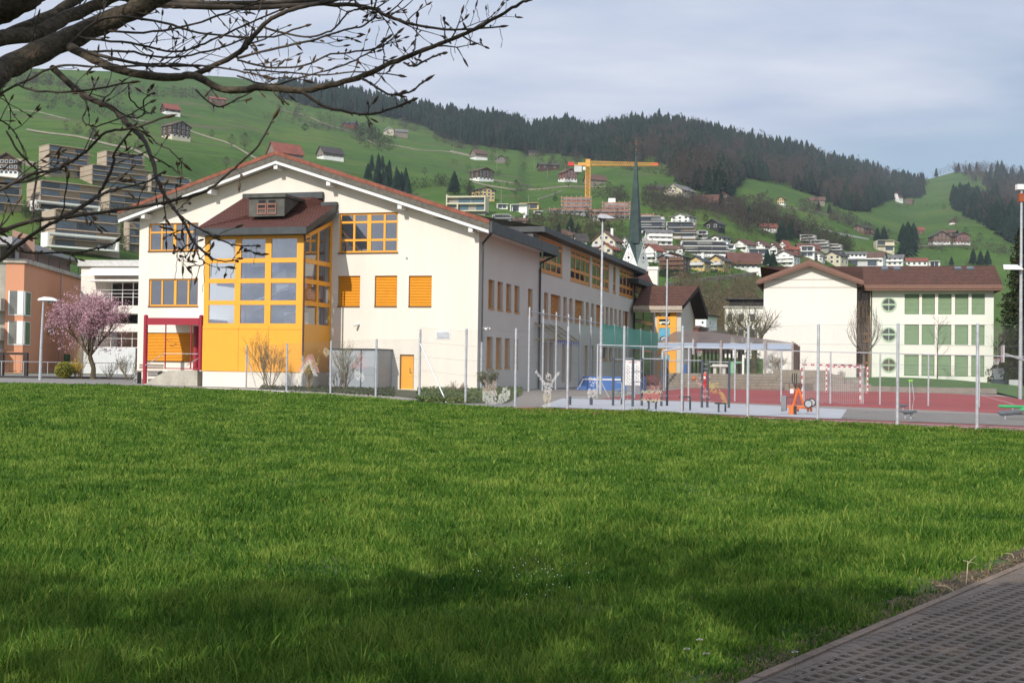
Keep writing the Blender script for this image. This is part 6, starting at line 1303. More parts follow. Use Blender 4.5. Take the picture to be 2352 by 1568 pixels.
m.add([W2(glx,GF-.82,glz-.43),W2(gax,GF-.82,gaz-.43),W2(gax,GF+.0,gaz-.43),W2(glx,GF+.0,glz-.43),W2(grx,GF-.82,grz-.43),W2(grx,GF,grz-.43)],[(0,1,2,3),(1,4,5,2)]);m.add([W2(grx,GF-.8,grz-.43),W2(grx,8,grz-.43),W2(g1,8,grz-.5),W2(g1,GF-.8,grz-.5)],[(0,1,2,3)]);m.build('gable_fascia',fb_,wing)
m=MB();m.add([W2(glx,GF-.9,glz),W2(gax,GF-.9,gaz),W2(gax,8,gaz),W2(glx,8,glz),W2(grx,GF-.9,grz),W2(grx,8,grz)],[(0,1,2,3),(1,4,5,2)]);m.build('gable_roof',tile_br,wing)
s0,s1=g1+.02,ax0-.02;m=MB();m.box(W2,s0,s1,.9,1.1,-.5,ztw+.5);st=m.build('stair_glazing',mat('dark_amber_glass',(.035,.018,.008),.15,.3,1,ior=1.6),wing)
m=MB()
for a in(s0,s1-.16,(s0+s1)/2-.25):m.box(W2,a,a+.12,.82,.9,-.5,ztw)
for y in(700,716,766,783,800,833,855):z=z2(y,1985);m.box(W2,s0+.12,s1-.16,.83,.895,z-.1,z+.1)
m.build('stair_frame',mat('ochre_frame',(.30,.13,.03),.6,.1),st)
m=MB();m.tube([W2(ax0+.1,-.12,ztw-.3),W2(ax0+.1,-.12,0)],.06,6);m.build('downpipe',mat('brown_copper_pipe',(.1,.06,.045)),wing)
# ================= far gable wing with orange window, right of the main school =================
FW=Fr(atY(1513,760,122),R(-16));FW.o.z=0;ff=lambda x,y,b=0:FW.front(x,y,b)
fw_=thing('school_annex','steep roofed school annex with an orange window front showing gem and glasses motifs','school',(FW.o.x,FW.o.y,1))
fa1=ff(1565,700)[0];fa0=ff(1505,700)[0];zr=ff(1550,661,4.2)[1];zev_=ff(1540,706,-.7)[1];ze=zev_+(zr-zev_)*.7/4.9;rx1=ff(1580,661,4.2)[0]
m=MB();m.box(FW,fa0,fa1,0,8.4,-.5,ze-.1);m.prism(Fr(FW(0,0,0),R(-16)),[(0,ze-.1),(8.4,ze-.1),(4.2,zr-.3)],fa0,fa1,'x');m.build('wall',MATS['shaded_cream_plaster'],fw_)
o_=1.1;slx=(zr-ze)/4.2
m=MB();m.add([FW(fa0-2,-.7,ze-.7*slx+.2),FW(fa1+.3,-.7,ze-.7*slx+.2),FW(fa1+o_,4.2,zr+.2),FW(fa0-2,4.2,zr+.2),FW(fa1+1.3,9.6,ze-1.2*slx+.2),FW(fa0-2,9.6,ze-1.2*slx+.2)],[(0,1,2,3),(3,2,4,5)]);m.build('roof',tile_br,fw_)
m=MB();m.add([FW(fa1+.3,-.72,ze-.7*slx-.15),FW(fa1+o_,4.2,zr-.25),FW(fa1+o_,4.2,zr+.24),FW(fa1+.3,-.72,ze-.7*slx+.22),FW(fa1+1.35,9.6,ze-1.2*slx-.5),FW(fa1+1.35,9.6,ze-1.2*slx+.22),FW(fa1,4.2,zr-.5),FW(fa1,9.6,ze-1.2*slx-.5),FW(fa1,-.72,ze-.7*slx-.2)],[(0,1,2,3),(1,4,5,2),(1,6,7,4),(0,8,6,1)]);m.build('verge',mat('near_black_timber',(.03,.022,.018),.9),fw_)
m=MB();m.box(FW,fa0-2,fa1+.2,-.85,-.7,ze-.7*slx-.25,ze-.7*slx+.15);m.box(FW,fa0-2,fa1+.2,-.7,-.6,ze-.7*slx-.45,ze-.7*slx-.26);m.build('gutter',mat('beige_gutter',(.45,.38,.30),.6),fw_)
oa0,oa1=ff(1514,760)[0],ff(1554,760)[0];zf=lambda y:ff(1535,y)[1];q0,q1=ff(1518,0)[0],ff(1548,0)[0]
ow=MB();ow.box(FW,oa0,q0,-.1,-.003,-.5,zf(713));ow.box(FW,q1,oa1,-.1,-.003,-.5,zf(713))
for y0,y1 in((727,733),(746,753),(785,815),(830,852)):ow.box(FW,q0,q1,-.09,-.004,zf(y1),zf(y0))
onw=ow.build('window',orange,fw_)
for y0,y1,mm in((713,727,pane_dark),(733,746,pane_dark),(753,785,mat('sky_blue_panel',(.10,.42,.62),.7)),(815,830,MATS.get('sky_blue_panel'))):
 mm=mm or MATS['sky_blue_panel'];m=MB();m.box(FW,q0,q1,-.04,-.005,zf(y1),zf(y0));m.build('pane',mm,onw)
cm=mat('cut_paper_white',(.72,.74,.60),.8)
c0=(q0+q1)/2;m=MB();g_=lambda u,v:FW(c0+u,-.05,zf(720)+v);m.add([g_(-.65,.12),g_(-.4,.30),g_(.4,.30),g_(.65,.12),g_(.2,-.32),g_(-.2,-.32)],[(0,1,2,3,4,5)])
g_=lambda u,v:FW(c0+u,-.05,zf(739.5)+v);m.add([g_(-.62,.2),g_(-.55,.02),g_(-.5,-.12),g_(-.3,-.25),g_(-.1,-.1),g_(.1,-.1),g_(.3,-.25),g_(.55,-.12),g_(.6,.2),g_(.45,.25),g_(.5,.05),g_(-.5,.05)],[(0,1,10,11)if False else(1,2,3,4,11),(4,5,10,11),(5,6,7,10),(7,8,9,10),(0,1,11)]);m.build('paper_motif',cm,onw)
m=MB();f2=FW;pts=[(c0+.1+.42*math.cos(t),zf(780)+.33*math.sin(t))for t in[k*math.pi/6 for k in range(12)]];m.prism(FW,pts,-.06,-.045);m.build('rock_motif',mat('pale_grey_paint',(.55,.58,.60),.8),onw)
m=MB();m.tube([FW(p_[0],-.07,p_[1])for p_ in pts+pts[:1]],.04,4);m.build('motif_outline',dark_in,onw)
m=MB();z0=zf(822);m.box(FW,c0-.35,c0+.35,-.06,-.045,z0-.28,z0-.08);m.box(FW,c0-.4,c0+.3,-.06,-.045,z0+.05,z0+.22);m.build('paper_motif',cm,onw)
# ================= background town just behind =================
def block(x0,x1,yt,yb,Y,label,wall,roofm,wins,ang=-14,name='house',dep=8,over=.2,rt=.3,extra=None):
 p=atY(x0,yb,Y);fr=Fr((p.x,p.y,0),R(ang));a1=fr.front(x1,(yt+yb)/2)[0];zt,zb=fr.front((x0+x1)/2,yt)[1],fr.front((x0+x1)/2,yb)[1]-1.5
 t=thing(name,label,'house',(p.x,p.y,zb));m=MB();m.box(fr,0,a1,0,dep,zb,zt-rt);m.build('wall',wall,t)
 m=MB();m.box(fr,-over,a1+over,-over,dep+over,zt-rt,zt);m.build('roof',roofm,t)
 for(wx0,wx1,wy0,wy1)in wins:h=(fr.front(wx0,wy0)[0],fr.front(wx1,wy0)[0],fr.front(wx0,wy1)[1],fr.front(wx0,wy0)[1]);m=MB();m.box(fr,h[0]-.06,h[1]+.06,-.05,-.003,h[2]-.06,h[3]+.06);o=m.build('window',hframe,t);m=MB();m.box(fr,h[0],h[1],-.07,-.052,h[2],h[3]);m.build('pane',hglass,o)
 return t,fr
t,fr=block(1664,1770,703,800,190,'pale grey white office block with a dark recessed top floor',plaster_w,hm('grey'),[(1671,1682,721,738),(1697,1708,721,738),(1723,1734,721,738),(1671,1682,756,773),(1697,1708,756,773),(1723,1734,756,773)],name='office_block')
m=MB();a0,z0=fr.front(1675,703,1.5);a1,z1=fr.front(1770,688,1.5);m.box(fr,a0,a1,1.5,7,z0-.3,z1);m.build('top_floor',hm('black'),t);m=MB();m.box(fr,a0-.6,a1+.5,.9,7.4,z1,z1+.2);m.build('top_roof',rm('dark'),t)
t,fr=block(1597,1622,722,750,250,'small white house with dark hipped roof and roof flagpole',hm('white'),rm('dark'),[(1603,1607,727,733),(1611,1619,727,733),(1612,1616,738,743)],ang=-30,over=.6,dep=6)
t,fr=block(1586,1604,748,778,150,'brown shingled house with white window below the annex verge',hm('redbrown'),rm('brown'),[(1587.5,1594,768,775)],ang=-16)
t,fr=block(1612,1668,760,785,170,'low house with a wide dark roof left of the office block',hm('dark'),rm('dark'),[],ang=-14)
# ================= covered walkway =================
CW=Fr(atY(1511,806,112),R(-14));CW.o.z=0;cf=lambda x,y,b=0:CW.front(x,y,b);TZ=1.25
walk=thing('covered_walkway','long covered walkway with pale blue fascia and brown corrugated roof','walkway',(CW.o.x,CW.o.y,TZ))
ca1=cf(1818,793)[0];z0,z1=cf(1665,801)[1],cf(1665,788)[1]
m=MB();m.box(CW,0,ca1,-.1,.05,z0,z1);wf_=m.build('fascia',mat('pale_blue_fascia',(.36,.43,.56),.6,.04),walk)
zr=z1+1.15;m=MB();r0,r1_=cf(1532,776,6)[0],cf(1560,776,6)[0];nn=90
for k in range(nn):
 a0,a1=ca1*k/nn,ca1*(k+1)/nn;e=.03 if k%2 else 0;top=lambda a:zr-(max(0,a-ca1*.3)/(ca1*.7))*.95
 m.add([CW(a0,.0,z1+.02+e),CW(a1,.0,z1+.02+e),CW(a1*.93+.8,6,top(a1)+e),CW(a0*.93+.8,6,top(a0)+e)],[(0,1,2,3)])
m.build('roof',mat('brown_corrugated_sheet',(.16,.115,.095),.6,.1,.5),walk)
m=MB();m.box(CW,0,ca1,.05,6,z0+.02,z0+.1);m.build('ceiling',mat('dark_underside',(.10,.095,.09),.9),walk)
for x,b,yy in[(1477+20,0,855)]:pass
for x in(1656,1758):a=cf(x,830)[0];m=MB();m.tube([CW(a,-.3,TZ-.2),CW(a,-.3,z1+.25)],.11,8);m.build('column',mat('aged_pale_column',(.36,.31,.29),.7,.2,3),walk)
for k in range(4):a=cf(1820.5+k*4.7,820)[0];m=MB();m.box(CW,a-.09,a+.09,-.3+k*.4,-.1+k*.4,TZ-.2,z1+.2-k*.12);m.build('column',MATS['aged_pale_column']if k==0 else mat('brown_pillar',(.14,.09,.075),.8),walk)
for k in range(15):a=cf(1590+k*9.0,820,5.6)[0];m=MB();m.box(CW,a-.09,a+.09,5.6,5.8,TZ-.2,z0);m.build('post',MATS['brown_pillar']if 'brown_pillar' in MATS else steel_d,walk)
def simple(name,label,cat,m_,build,group=None,**k):
 mb=MB();build(mb);return tag(mb.build(name,m_,**k),label,cat,group)
tw=mat('tan_concrete',(.25,.215,.17),.95,.12,1.0,fine=(6,.12),bump=.3)
TE=Fr(atY(1530,860,106),R(-14));TE.o.z=0;te=lambda x,y,b=0:TE.front(x,y,b)
steps=MB();e0,e1=te(1533,870)[0],te(1800,870)[0];zc=.12
for k in range(5):steps.box(TE,e0,e1+k*1.2,k*.55-2.0,(k+1)*.55-2.0+(30 if k==4 else 0),-.2,zc+(k+1)*.235)
for k in range(60):pass
struct(steps.build('seating_steps',tw));mb=MB()
for k in range(5):
 for i in range(11):a=e0+(e1+k*1.2-e0)*i/11+.6*(k%2);mb.box(TE,a,a+.03,k*.55-2.008,k*.55-2.001,zc+k*.235-.1,zc+(k+1)*.235-.02)
 mb.box(TE,e0,e1+k*1.2,k*.55-2.006,k*.55-2.0015,zc+k*.235-.0,zc+k*.235+.03)
struct(mb.build('step_joints',mat('joint_dark',(.12,.10,.08),.95)))
q0=te(1770,860)[0];q1=te(1968,866)[0]
simple('stone_wall','low tan wall at the end of the terrace below the bare shrubs','wall',tw,lambda mb:mb.box(TE,te(1772,855)[0],te(1905,855)[0],3.2,3.5,.5,te(1840,849.5,3.2)[1]),org=TE(q0,3,1))
simple('stone_wall','lower grey block wall running right from the seating steps','wall',mat('grey_block',(.24,.21,.18),.95,.15,1,fine=(6,.15),bump=.3),lambda mb:(mb.box(TE,te(1795,880)[0],te(2000,880)[0],-.9,-.5,0,te(1900,880)[1]),mb.box(TE,te(1795,872)[0],te(1985,872)[0],.5,.9,0,te(1900,869)[1])),org=TE(q0,0,.3))
p=gnd(1995,899);LW2=Fr((p.x,p.y,0),R(-14));l0,l1=LW2.front(1940,890)[0],LW2.front(2289,903)[0]
simple('stone_wall','long low concrete block wall between red court and lawn bank','wall',MATS['grey_block'],lambda mb:mb.box(LW2,l0,l1,-.1,.2,0,LW2.front(2100,887)[1]-.05),org=LW2(0,0,.3))
lm=mat('bank_lawn',(.06,.13,.022),.95,.2,.5,fine=(6,.25),bump=.6);mb=MB();rows=[]
for(y0,dist_b,zf2)in((0,.2,0),(1,8,0),(2,24,0)):
 pass
top=[(1900,868,126),(1985,867,127),(2029,865.5,128),(2110,868,128),(2200,873,128),(2290,881.5,127),(2360,888,120),(2700,915,115)]
bot=[(1900,884),(1985,887),(2029,889),(2110,892),(2200,897),(2290,903),(2360,918),(2700,950)]
T_=[atY(x,y,Y)for x,y,Y in top];M_=[]
B_=[V((LW2(0,0,0).x,0,0))]*0
B_=[]
for x,y in bot:q=onplane(x,y,LW2(0,.2,0),LW2.y);B_.append(V((q.x,q.y,max(.15,q.z)))if x<2300 else gnd(x,y,.05))
vs=B_+[(a*.45+b*.55)+V((0,0,.35))for a,b in zip(B_,T_)]+T_+[V((t.x*1.2,t.y*1.2,t.z))for t in T_];n=len(top)
mb.add(vs,[(r*n+i,r*n+i+1,(r+1)*n+i+1,(r+1)*n+i)for r in range(3)for i in range(n-1)]);struct(mb.build('lawn_bank',lm,smooth=True))
wht=mat('white_bench_concrete',(.55,.53,.50),.8,.1,2)
bn=thing('table_tennis_table','pale outdoor table tennis table under the covered walkway','table',TE(te(1665,848)[0],1.5,TZ));q=te(1700,843,1.5)
zz=te(1690,841,1.5)[1];a0,a1=te(1699-0,843,1.5)[0],te(1765,843,1.5)[0];a0,a1=te(1701-1,0)[0],te(1765,0)[0]
a0=te((2350+840/2.412)/1.653,843,1.5)[0];a1=te((2350+1005/2.412)/1.653,843,1.5)[0]
mb=MB();mb.box(TE,a0,a1,1.0,2.4,zz-.06,zz+.02);mb.box(TE,a0+.1,a1-.1,1.68,1.72,zz+.02,zz+.16);mb.build('table_top',wht,bn)
for a in(a0+.25,a1-.5):mb=MB();mb.box(TE,a,a+.25,1.2,2.2,TZ-.1,zz-.06);mb.build('leg',wht,bn)
gr2=mat('mint_metal',(.20,.42,.25),.6);a=te((2350+1045/2.412)/1.653,845,1.0)[0]
simple('litter_bin','mint green bin beside the pale table on the terrace','bin',gr2,lambda mb:(mb.box(TE,a-.2,a+.15,.9,1.3,TZ+.1,TZ+1.1),mb.box(TE,a+.15,a+.8,1.0,1.2,TZ+.95,TZ+1.1)),org=TE(a,1,TZ))
a2=te((2350+1137/2.412)/1.653,845,.6)[0];simple('white_post','short white post on the terrace edge','post',white_p,lambda mb:mb.box(TE,a2-.08,a2+.08,.5,.66,TZ-.05,TZ+1.65),org=TE(a2,.5,TZ))
simple('blue_bin','small blue bin at the foot of the orange window','bin',mat('blue_bin',(.03,.10,.30),.6),lambda mb:mb.box(TE,te(1578,0)[0]-.2,te(1578,0)[0]+.2,1,1.4,TZ,TZ+.8),org=TE(te(1578,0)[0],1,TZ))
# ================= light masts =================
def mast(px,pyt,pyb,Y,r0,label,head):
 b=atY(px,pyb,Y);t=thing('light_mast',label,'light mast',(b.x,b.y,G(b.x,b.y)),'floodlight masts round the sports ground');top=atY(px+(pyb-pyt)*0.0,pyt,Y);H=top.z
 m=MB();m.tube([V((b.x,b.y,G(b.x,b.y)-.1)),V((b.x,b.y,H*.5)),V((b.x,b.y,H))],[r0,r0*.8,r0*.55],10);m.build('pole',steel,t)
 m=MB()
 for k in range(9):z=1.5+k*(H-2.5)/9;m.box(Fr((b.x,b.y,0)),-r0-.03,r0+.03,-.03,.03,z,z+.03)
 m.build('rung',steel_d,t);head(t,b,H);return t
def head1(t,b,H,s=1.0,d=1):
 f=Fr((b.x,b.y,H));m=MB();m.tube([f(0,0,-.25),f(-.35*s,0,.05)],.04,6);m.tube([f(0,0,-.25),f(.35*s,0,.05)],.04,6);m.build('bracket',steel_d,t)
 m=MB();m.prism(f,[(-.55*s,.05),(-.5*s,.35*s),(-.25*s,.5*s),(.35*s,.42*s),(1.35*s*d,.02),(.2*s,.0)],-.3,.3);m.build('lamp_housing',steel,t);m=MB();m.box(f,-.4*s,.3*s,-.25,.25,-.05,.0);m.build('lamp_glass',pane_dark,t)
mast(1379,503,905,76,.10,'tallest light mast in front of the school side wall',lambda t,b,H:head1(t,b,H,.58))
mast(1529.5,590,875,104,.11,'thinner light mast in front of the annex roof',lambda t,b,H:head1(t,b,H,.45))
def head3(t,b,H):
 f=Fr((b.x,b.y,H));m=MB();m.box(f,-.35,.1,-.2,.2,0,.35);m.build('lamp_housing',white_p,t);m=MB();m.box(f,-.2,.2,-.15,.15,-.8,-.25);m.build('junction_box',mat('rusty_box',(.3,.08,.03),.8),t)
 q=atY(2330,617,b.y);m=MB();z=q.z;g=Fr((b.x,b.y,z));m.add([g(-1.35,-.5,-.1),g(-.05,-.5,-.1),g(-.05,.5,.25),g(-1.0,.5,.25),g(-1.35,-.5,-.05),g(-.05,-.5,-.03),g(-.05,.5,.31),g(-1.0,.5,.31)],[(3,2,1,0),(4,5,6,7),(0,1,5,4),(1,2,6,5),(2,3,7,6),(3,0,4,7)]);m.build('lamp_panel',white_p,t)
mast(2343.5,436,907,84,.13,'light mast at the right edge with a side mounted panel',head3)
p=gnd(92,873,.0);p=V((p.x,p.y,G(p.x,p.y)));Y=p.y;zt=atY(92,690,Y).z
sl_=thing('street_lamp','curved white street lamp by the road in front of the peach house','street lamp',p);m=MB();m.tube([p,V((p.x+.03,p.y,zt*.5)),V((p.x+.12,p.y,zt))],[.11,.09,.06],10);m.build('pole',steel,sl_)
f=Fr((p.x+.1,p.y,zt));m=MB();m.prism(f,[(-.35,.0),(-.28,.15),(.1,.26),(.6,.22),(.95,.08),(.98,-.02),(.5,.0)],-.14,.14);m.build('lamp_head',white_p,sl_);m=MB();m.box(f,-.2,.6,-.1,.1,-.06,-.001);m.build('lamp_glass',steel_d,sl_)
# ================= fences =================
wire=mat('chain_link_wire',(.20,.21,.22),.5,.1,2,metal=.3)
def chain(posts,label,H,pr=.045,mesh=True,pitch=.10,wr=.0032,rail=None,wires=3,pm=steel,group='fences around the sports ground',name='chain_link_fence',struts=(),hgts=None):
 """posts: base points"""
 t=thing(name,label,'fence',posts[0],group)
 for i,b in enumerate(posts):h=hgts[i]if hgts else H;m=MB();m.tube([b-V((0,0,.1)),b+V((0,0,h))],pr,8);m.ball(b+V((0,0,h)),pr*1.05,.6,8,4);m.build('post',pm,t)
 m=MB()
 for a,b in zip(posts,posts[1:]):
  L_=(b-a).length
  if wires:
   for k in range(wires):z=H*(k+.04)/(wires-.9)if wires>1 else H;z=min(z,H-.02);m.tube([a+V((0,0,z+.02)),b+V((0,0,z+.02))],.004,3,False)
  if mesh:
   n=int(L_/pitch);u=(b-a)/L_;hh=H-.05
   for k in range(-int(hh/pitch),n):
    for sgn in(0,1):
     s0,s1=k*pitch,k*pitch+hh;z0,z1=.03,hh
     if s0<0:z0+=-s0;s0=0
     if s1>L_:z1-=s1-L_;s1=L_
     if z1<=z0:continue
     if sgn:s0,s1=L_-s0,L_-s1
     pa,pb=a+u*s0+V((0,0,z0)),a+u*s1+V((0,0,z1));dd=(pb-pa).normalized();nn_=V((u.y,-u.x,0));q=dd.cross(nn_)*wr;nn_=nn_*wr
     n0=len(m.v);m.v+=[tuple(pa+q),tuple(pa-q*.5+nn_),tuple(pa-q*.5-nn_),tuple(pb+q),tuple(pb-q*.5+nn_),tuple(pb-q*.5-nn_)];m.f+=[(n0,n0+1,n0+4,n0+3),(n0+1,n0+2,n0+5,n0+4),(n0+2,n0,n0+3,n0+5)]
 m.build('wire_mesh',wire,t)
 if rail:
  m=MB()
  for a,b in zip(posts,posts[1:]):m.tube([a+V((0,0,rail)),b+V((0,0,rail))],.028,6)
  m.build('rail',pm if pm is not steel_d else steel,t)
 for(a,b)in struts:m=MB();m.tube([a,b],.032,6);m.build('strut',pm,t)
 return t
def bp(px,py):p=gnd(px,py);return V((p.x,p.y,G(p.x,p.y)))
def posts_h(lst,H):
 """post foot under a known pixel, distance from its pixel height"""
 out=[]
 for(x,yt,yb)in lst:Y=H*FP/(yb-yt);p=atY(x,yb,Y);out.append(p)
 return out
TF_=posts_h([(963,757,918),(1069,756,932),(1183,755,940),(1303,752,945),(1432,750,949),(1566,750,954),(1717,748,960),(1878,746,968),(2061,744,978),(2244,744,990),(2460,742,1004)],3.2)
xs=np.array([p.x for p in TF_]);ys=np.array([p.y for p in TF_]);k1,k0=np.polyfit(xs,ys,1)
def on_line(px,py):d=ray(px,py);t=(k0)/(d.y-k1*d.x);return CAM+d*t
PX=[(963,757,918),(1069,756,932),(1183,755,940),(1303,752,945),(1432,750,949),(1566,750,954),(1717,748,960),(1878,746,968),(2061,744,978),(2244,744,990),(2460,742,1004)]
fp_=[on_line(x,yb)for x,yt,yb in PX];hts=[on_line(x,yt).z-p.z for(x,yt,yb),p in zip(PX,fp_)]
Hf=float(np.mean(hts));s0=on_line(963,783);s1=fp_[0]+(fp_[1]-fp_[0])*.62+V((0,0,-.05))
chain(fp_,'tall galvanised chain link fence between meadow and sports ground',Hf-.03,.05,pitch=.085,wr=.0012,wires=6,struts=[(V((s0.x,s0.y,s0.z)),s1)],hgts=hts)
lp=[bp(565,894)]*1;L4=[(565,791,893),(658,789,896.5),(759,789,899.5),(863,790,904),(963,791,912)]
q0,q1=posts_h([L4[0]],2.6)[0],fp_[0];lk1=(q1.y-q0.y)/(q1.x-q0.x);lk0=q0.y-lk1*q0.x
def on_l2(px,py):d=ray(px,py);return CAM+d*(lk0/(d.y-lk1*d.x))
l4=[on_l2(x,yb)for x,yt,yb in L4];H4=on_l2(658,789).z-l4[1].z
chain(l4,'lower chain link fence in front of the bare shrubs and grey shed',H4,.05,pitch=.085,wr=.0012,wires=4,struts=[(on_l2(567,812),on_l2(590,895)-V((0,0,.05)))])
C5=[(1371.5,791,914),(1476,794,918.5),(1581,797.5,922),(1687.5,799.5,926),(1794,802.7,931.5),(1906.8,806.3,935.3),(2021,808.8,938.6),(2132,812,943),(2248.6,814.6,946),(2370,818,951)]
H5=2.85;q0=posts_h([C5[1]],H5)[0];q1=posts_h([C5[8]],H5)[0];mk1=(q1.y-q0.y)/(q1.x-q0.x);mk0=q0.y-mk1*q0.x
def on_l3(px,py):d=ray(px,py);return CAM+d*(mk0/(d.y-mk1*d.x))
c5=[on_l3(x,yb)for x,yt,yb in C5];chain(c5,'inner fence with top rail along the near edge of the red court',H5-.02,.045,pitch=.12,wr=.0007,wires=5,rail=H5-.03,struts=[(on_l3(1373,862),on_l3(1400,915))])
DT=[(1214,705.6,895),(1246,711.6,893),(1276,717.3,891),(1304,721.6,889),(1330,726,888),(1356,729.6,887),(1378,733,886)]
H6=5.0;q0=posts_h([DT[0]],H6)[0];dv=V((math.sin(R(16.2)),math.cos(R(16.2)),0));sk=dv.x/dv.y;c0_=q0.x-sk*q0.y
def on_l6(px,py):d=ray(px,py);return CAM+d*(c0_/(d.x-sk*d.y))
d6=[on_l6(x,yb)for x,yt,yb in DT];h6=[on_l6(x,yt).z-p.z for(x,yt,yb),p in zip(DT,d6)]
chain(d6,'high ball stop fence with dark top bar running along the school side wall',4.85,.06,pitch=.14,wr=.0010,wires=2,rail=4.75,hgts=h6)
gx=[on_l6(x,890)for x in(1381,1410,1440,1470,1494,1510)];zt=on_l6(1381,740).z;zb=on_l6(1381,792).z
net=thing('safety_net','green translucent safety net hung on posts in front of the school','net',gx[0])
m=MB();P_=[V((p.x,p.y,0))for p in gx]
for a,b in zip(P_,P_[1:]):
 for k in range(4):u0,u1=k/4,(k+1)/4;w=lambda t:math.sin(t*3.1416)*-.12;m.add([a.lerp(b,u0)+V((0,0,zb+w(u0)*.6)),a.lerp(b,u1)+V((0,0,zb+w(u1)*.6)),a.lerp(b,u1)+V((0,0,zt+w(u1))),a.lerp(b,u0)+V((0,0,zt+w(u0)))],[(0,1,2,3)])
m.build('net',see_through('green_net',(.36,.70,.62),.45,rough=.9,gloss=(.22,.72,.60)),net)
for p in P_[1:]:m=MB();m.tube([V((p.x,p.y,0)),V((p.x,p.y,zt+.05))],.05,6);m.build('post',steel,net)
lf=[bp(x,y)for x,y in((-70,871),(5,870),(53,869.5),(111,869.3),(166,868.6),(224,868),(278,867.4),(327-45+45,866.6),(378,866),(426,865.5),(474,865))]
lf=[V((atY(x,868,93).x,93-(x*.004),0.26))for x in(-60,4,55,110,163,218,269,318,369)][:9]
lf=[]
for x in(-60,3,53.5,109,163.5,217.5,268.5,317.5,366):p=atY(x,868,92.5+x*.012);lf.append(V((p.x,p.y,G(p.x,p.y))))
lf=lf[:7]+[lf[7]]
chain(lf,'low fence with slim posts along the road in front of the peach house',1.2,.03,pitch=.1,wr=.001,wires=3,mesh=False,rail=1.2,group=None)
m=MB()
for a,b in zip(lf,lf[1:]):m.tube([a+V((0,-.3,.05)),b+V((0,-.3,.05))],.12,4)
struct(m.build('kerb',mat('dark_kerb',(.06,.055,.05),.9)))
sw_=thing('swing_frame','dark square swing frame in front of the peach house','swing',atY(45,868,96));f=Fr(atY(0,868,96),0);f.o.z=.2
a0,a1=f.front(4,850)[0],f.front(59,850)[0];zt=f.front(30,803)[1]-.2;m=MB();m.box(f,a0-.15,a0+.15,-.15,.15,0,zt);m.box(f,a1-.15,a1+.15,-.15,.15,0,zt);m.box(f,a0+.15,a1-.15,-.1,.1,zt-.18,zt);m.build('frame',mat('dark_brown_timber',(.045,.03,.025),.8),sw_)
m=MB()
for k in range(4):a=a0+.6+k*.42;m.tube([f(a,0,zt-.1),f(a,0,.6)],.01,3)
m.build('chain',steel_d,sw_);m=MB();m.box(f,a0+.55,a0+1.1,-.1,.1,.55,.6);m.box(f,a0+1.4,a0+1.95,-.1,.1,.55,.6);m.build('seat',dark_in,sw_)
# ================= sports equipment =================
dk=mat('anthracite_steel',(.045,.06,.075),.5,.1,3)
def G3(px,py):return bp(px,py)
def upright(t,px,yt,yb,r=.05,m_=dk,name='post',Y=None):
 b=G3(px,yb)if Y is None else atY(px,yb,Y);h=atY(px,yt,b.y).z;m=MB();m.tube([b-V((0,0,.05)),V((b.x,b.y,h))],r,8);m.build(name,m_,t);return b,h
pu=thing('pull_up_rig','anthracite pull up rig with tall posts and bars on the pale exercise floor','fitness rig',G3(1408,932));P_={}
for x,yt,yb in((1408,822,931.8),(1428,822,929),(1453,822,934),(1474,822,932),(1519,825,933),(1532,825,932),(1612,826,936.5),(1624.6,826,936),(1674,827.6,937)):P_[x]=upright(pu,x,yt,yb,.055)
def bar(m,a,b,z,r=.022):pa,pb=P_[a][0],P_[b][0];m.tube([V((pa.x,pa.y,z)),V((pb.x,pb.y,z))],r,6)
m=MB()
for a,b,zs__ in((1408,1428,(2.05,.75)),(1453,1474,(2.02,1.55,1.1,.62)),(1428,1453,(2.1,)),(1519,1532,(1.75,1.4,.5)),(1532,1612,(2.05,)),(1612,1624.6,(1.9,1.7)),(1624.6,1674,(2.0,)),(1474,1519,(2.1,))):
 for z in zs__:bar(m,a,b,z)
m.build('bar',steel,pu)
for x in(1416,1446):b=G3(x,931);m=MB();m.tube([b+V((0,0,1.0)),b+V((.18,0,1.0)),b+V((.22,0,.9)),b+V((.22,0,.35)),b+V((.15,0,.25)),b+V((-.1,0,.25)),b+V((-.1,0,.55)),b+V((.2,0,.55))],.02,6);m.build('dip_handle',steel,pu)
for px0,px1,yt,yb,l in((1308.5,1357.7,910,930.5,'low parallel bar with two short posts at the left of the exercise floor'),):
 t=thing('low_bar',l,'fitness bar',G3(px0,yb));a=upright(t,px0,yt,yb,.07);b=upright(t,px1,yt,yb,.07);m=MB();m.tube([V((a[0].x,a[0].y,a[1]-.06)),V((b[0].x,b[0].y,b[1]-.06))],.025,6);m.build('bar',steel,t)
for px0,px1,sx0,sx1,ys,yb,l in((1568.6,1585,1561,1586,913,943.5,'dark step bench left of the red court player'),(1650.4,1666,1642,1670,927.6,947,'dark step bench near the front edge, right of the tall rig posts'),(1490,1506.4,1486,1510,923.7,940.5,'dark step bench under the striped woven panel')):
 t=thing('step_bench',l,'bench',G3(px0,yb),'step benches on the exercise floor');a=upright(t,px0,ys,yb,.04,name='leg');b=upright(t,px1,ys,yb-.6,.04,name='leg');f=Fr((a[0].x,a[0].y,0),R(-14));x0,x1=atY(sx0,ys,a[0].y).x-a[0].x,atY(sx1,ys,a[0].y).x-a[0].x;m=MB();m.box(f,x0,x1,-.14,.14,a[1],a[1]+.06);m.build('seat',mat('black_rubber_seat',(.02,.02,.022),.7),t)
ib=G3(1453,905);t=thing('information_board','white exercise information board with red heading and rows of line drawings','board',ib);f=Fr((ib.x,ib.y,0),R(-5));x0,x1=f.front(1436,850)[0],f.front(1470.5,850)[0];z1,z0,zb=f.front(1453,827)[1],f.front(1453,885)[1],f.front(1453,903)[1]
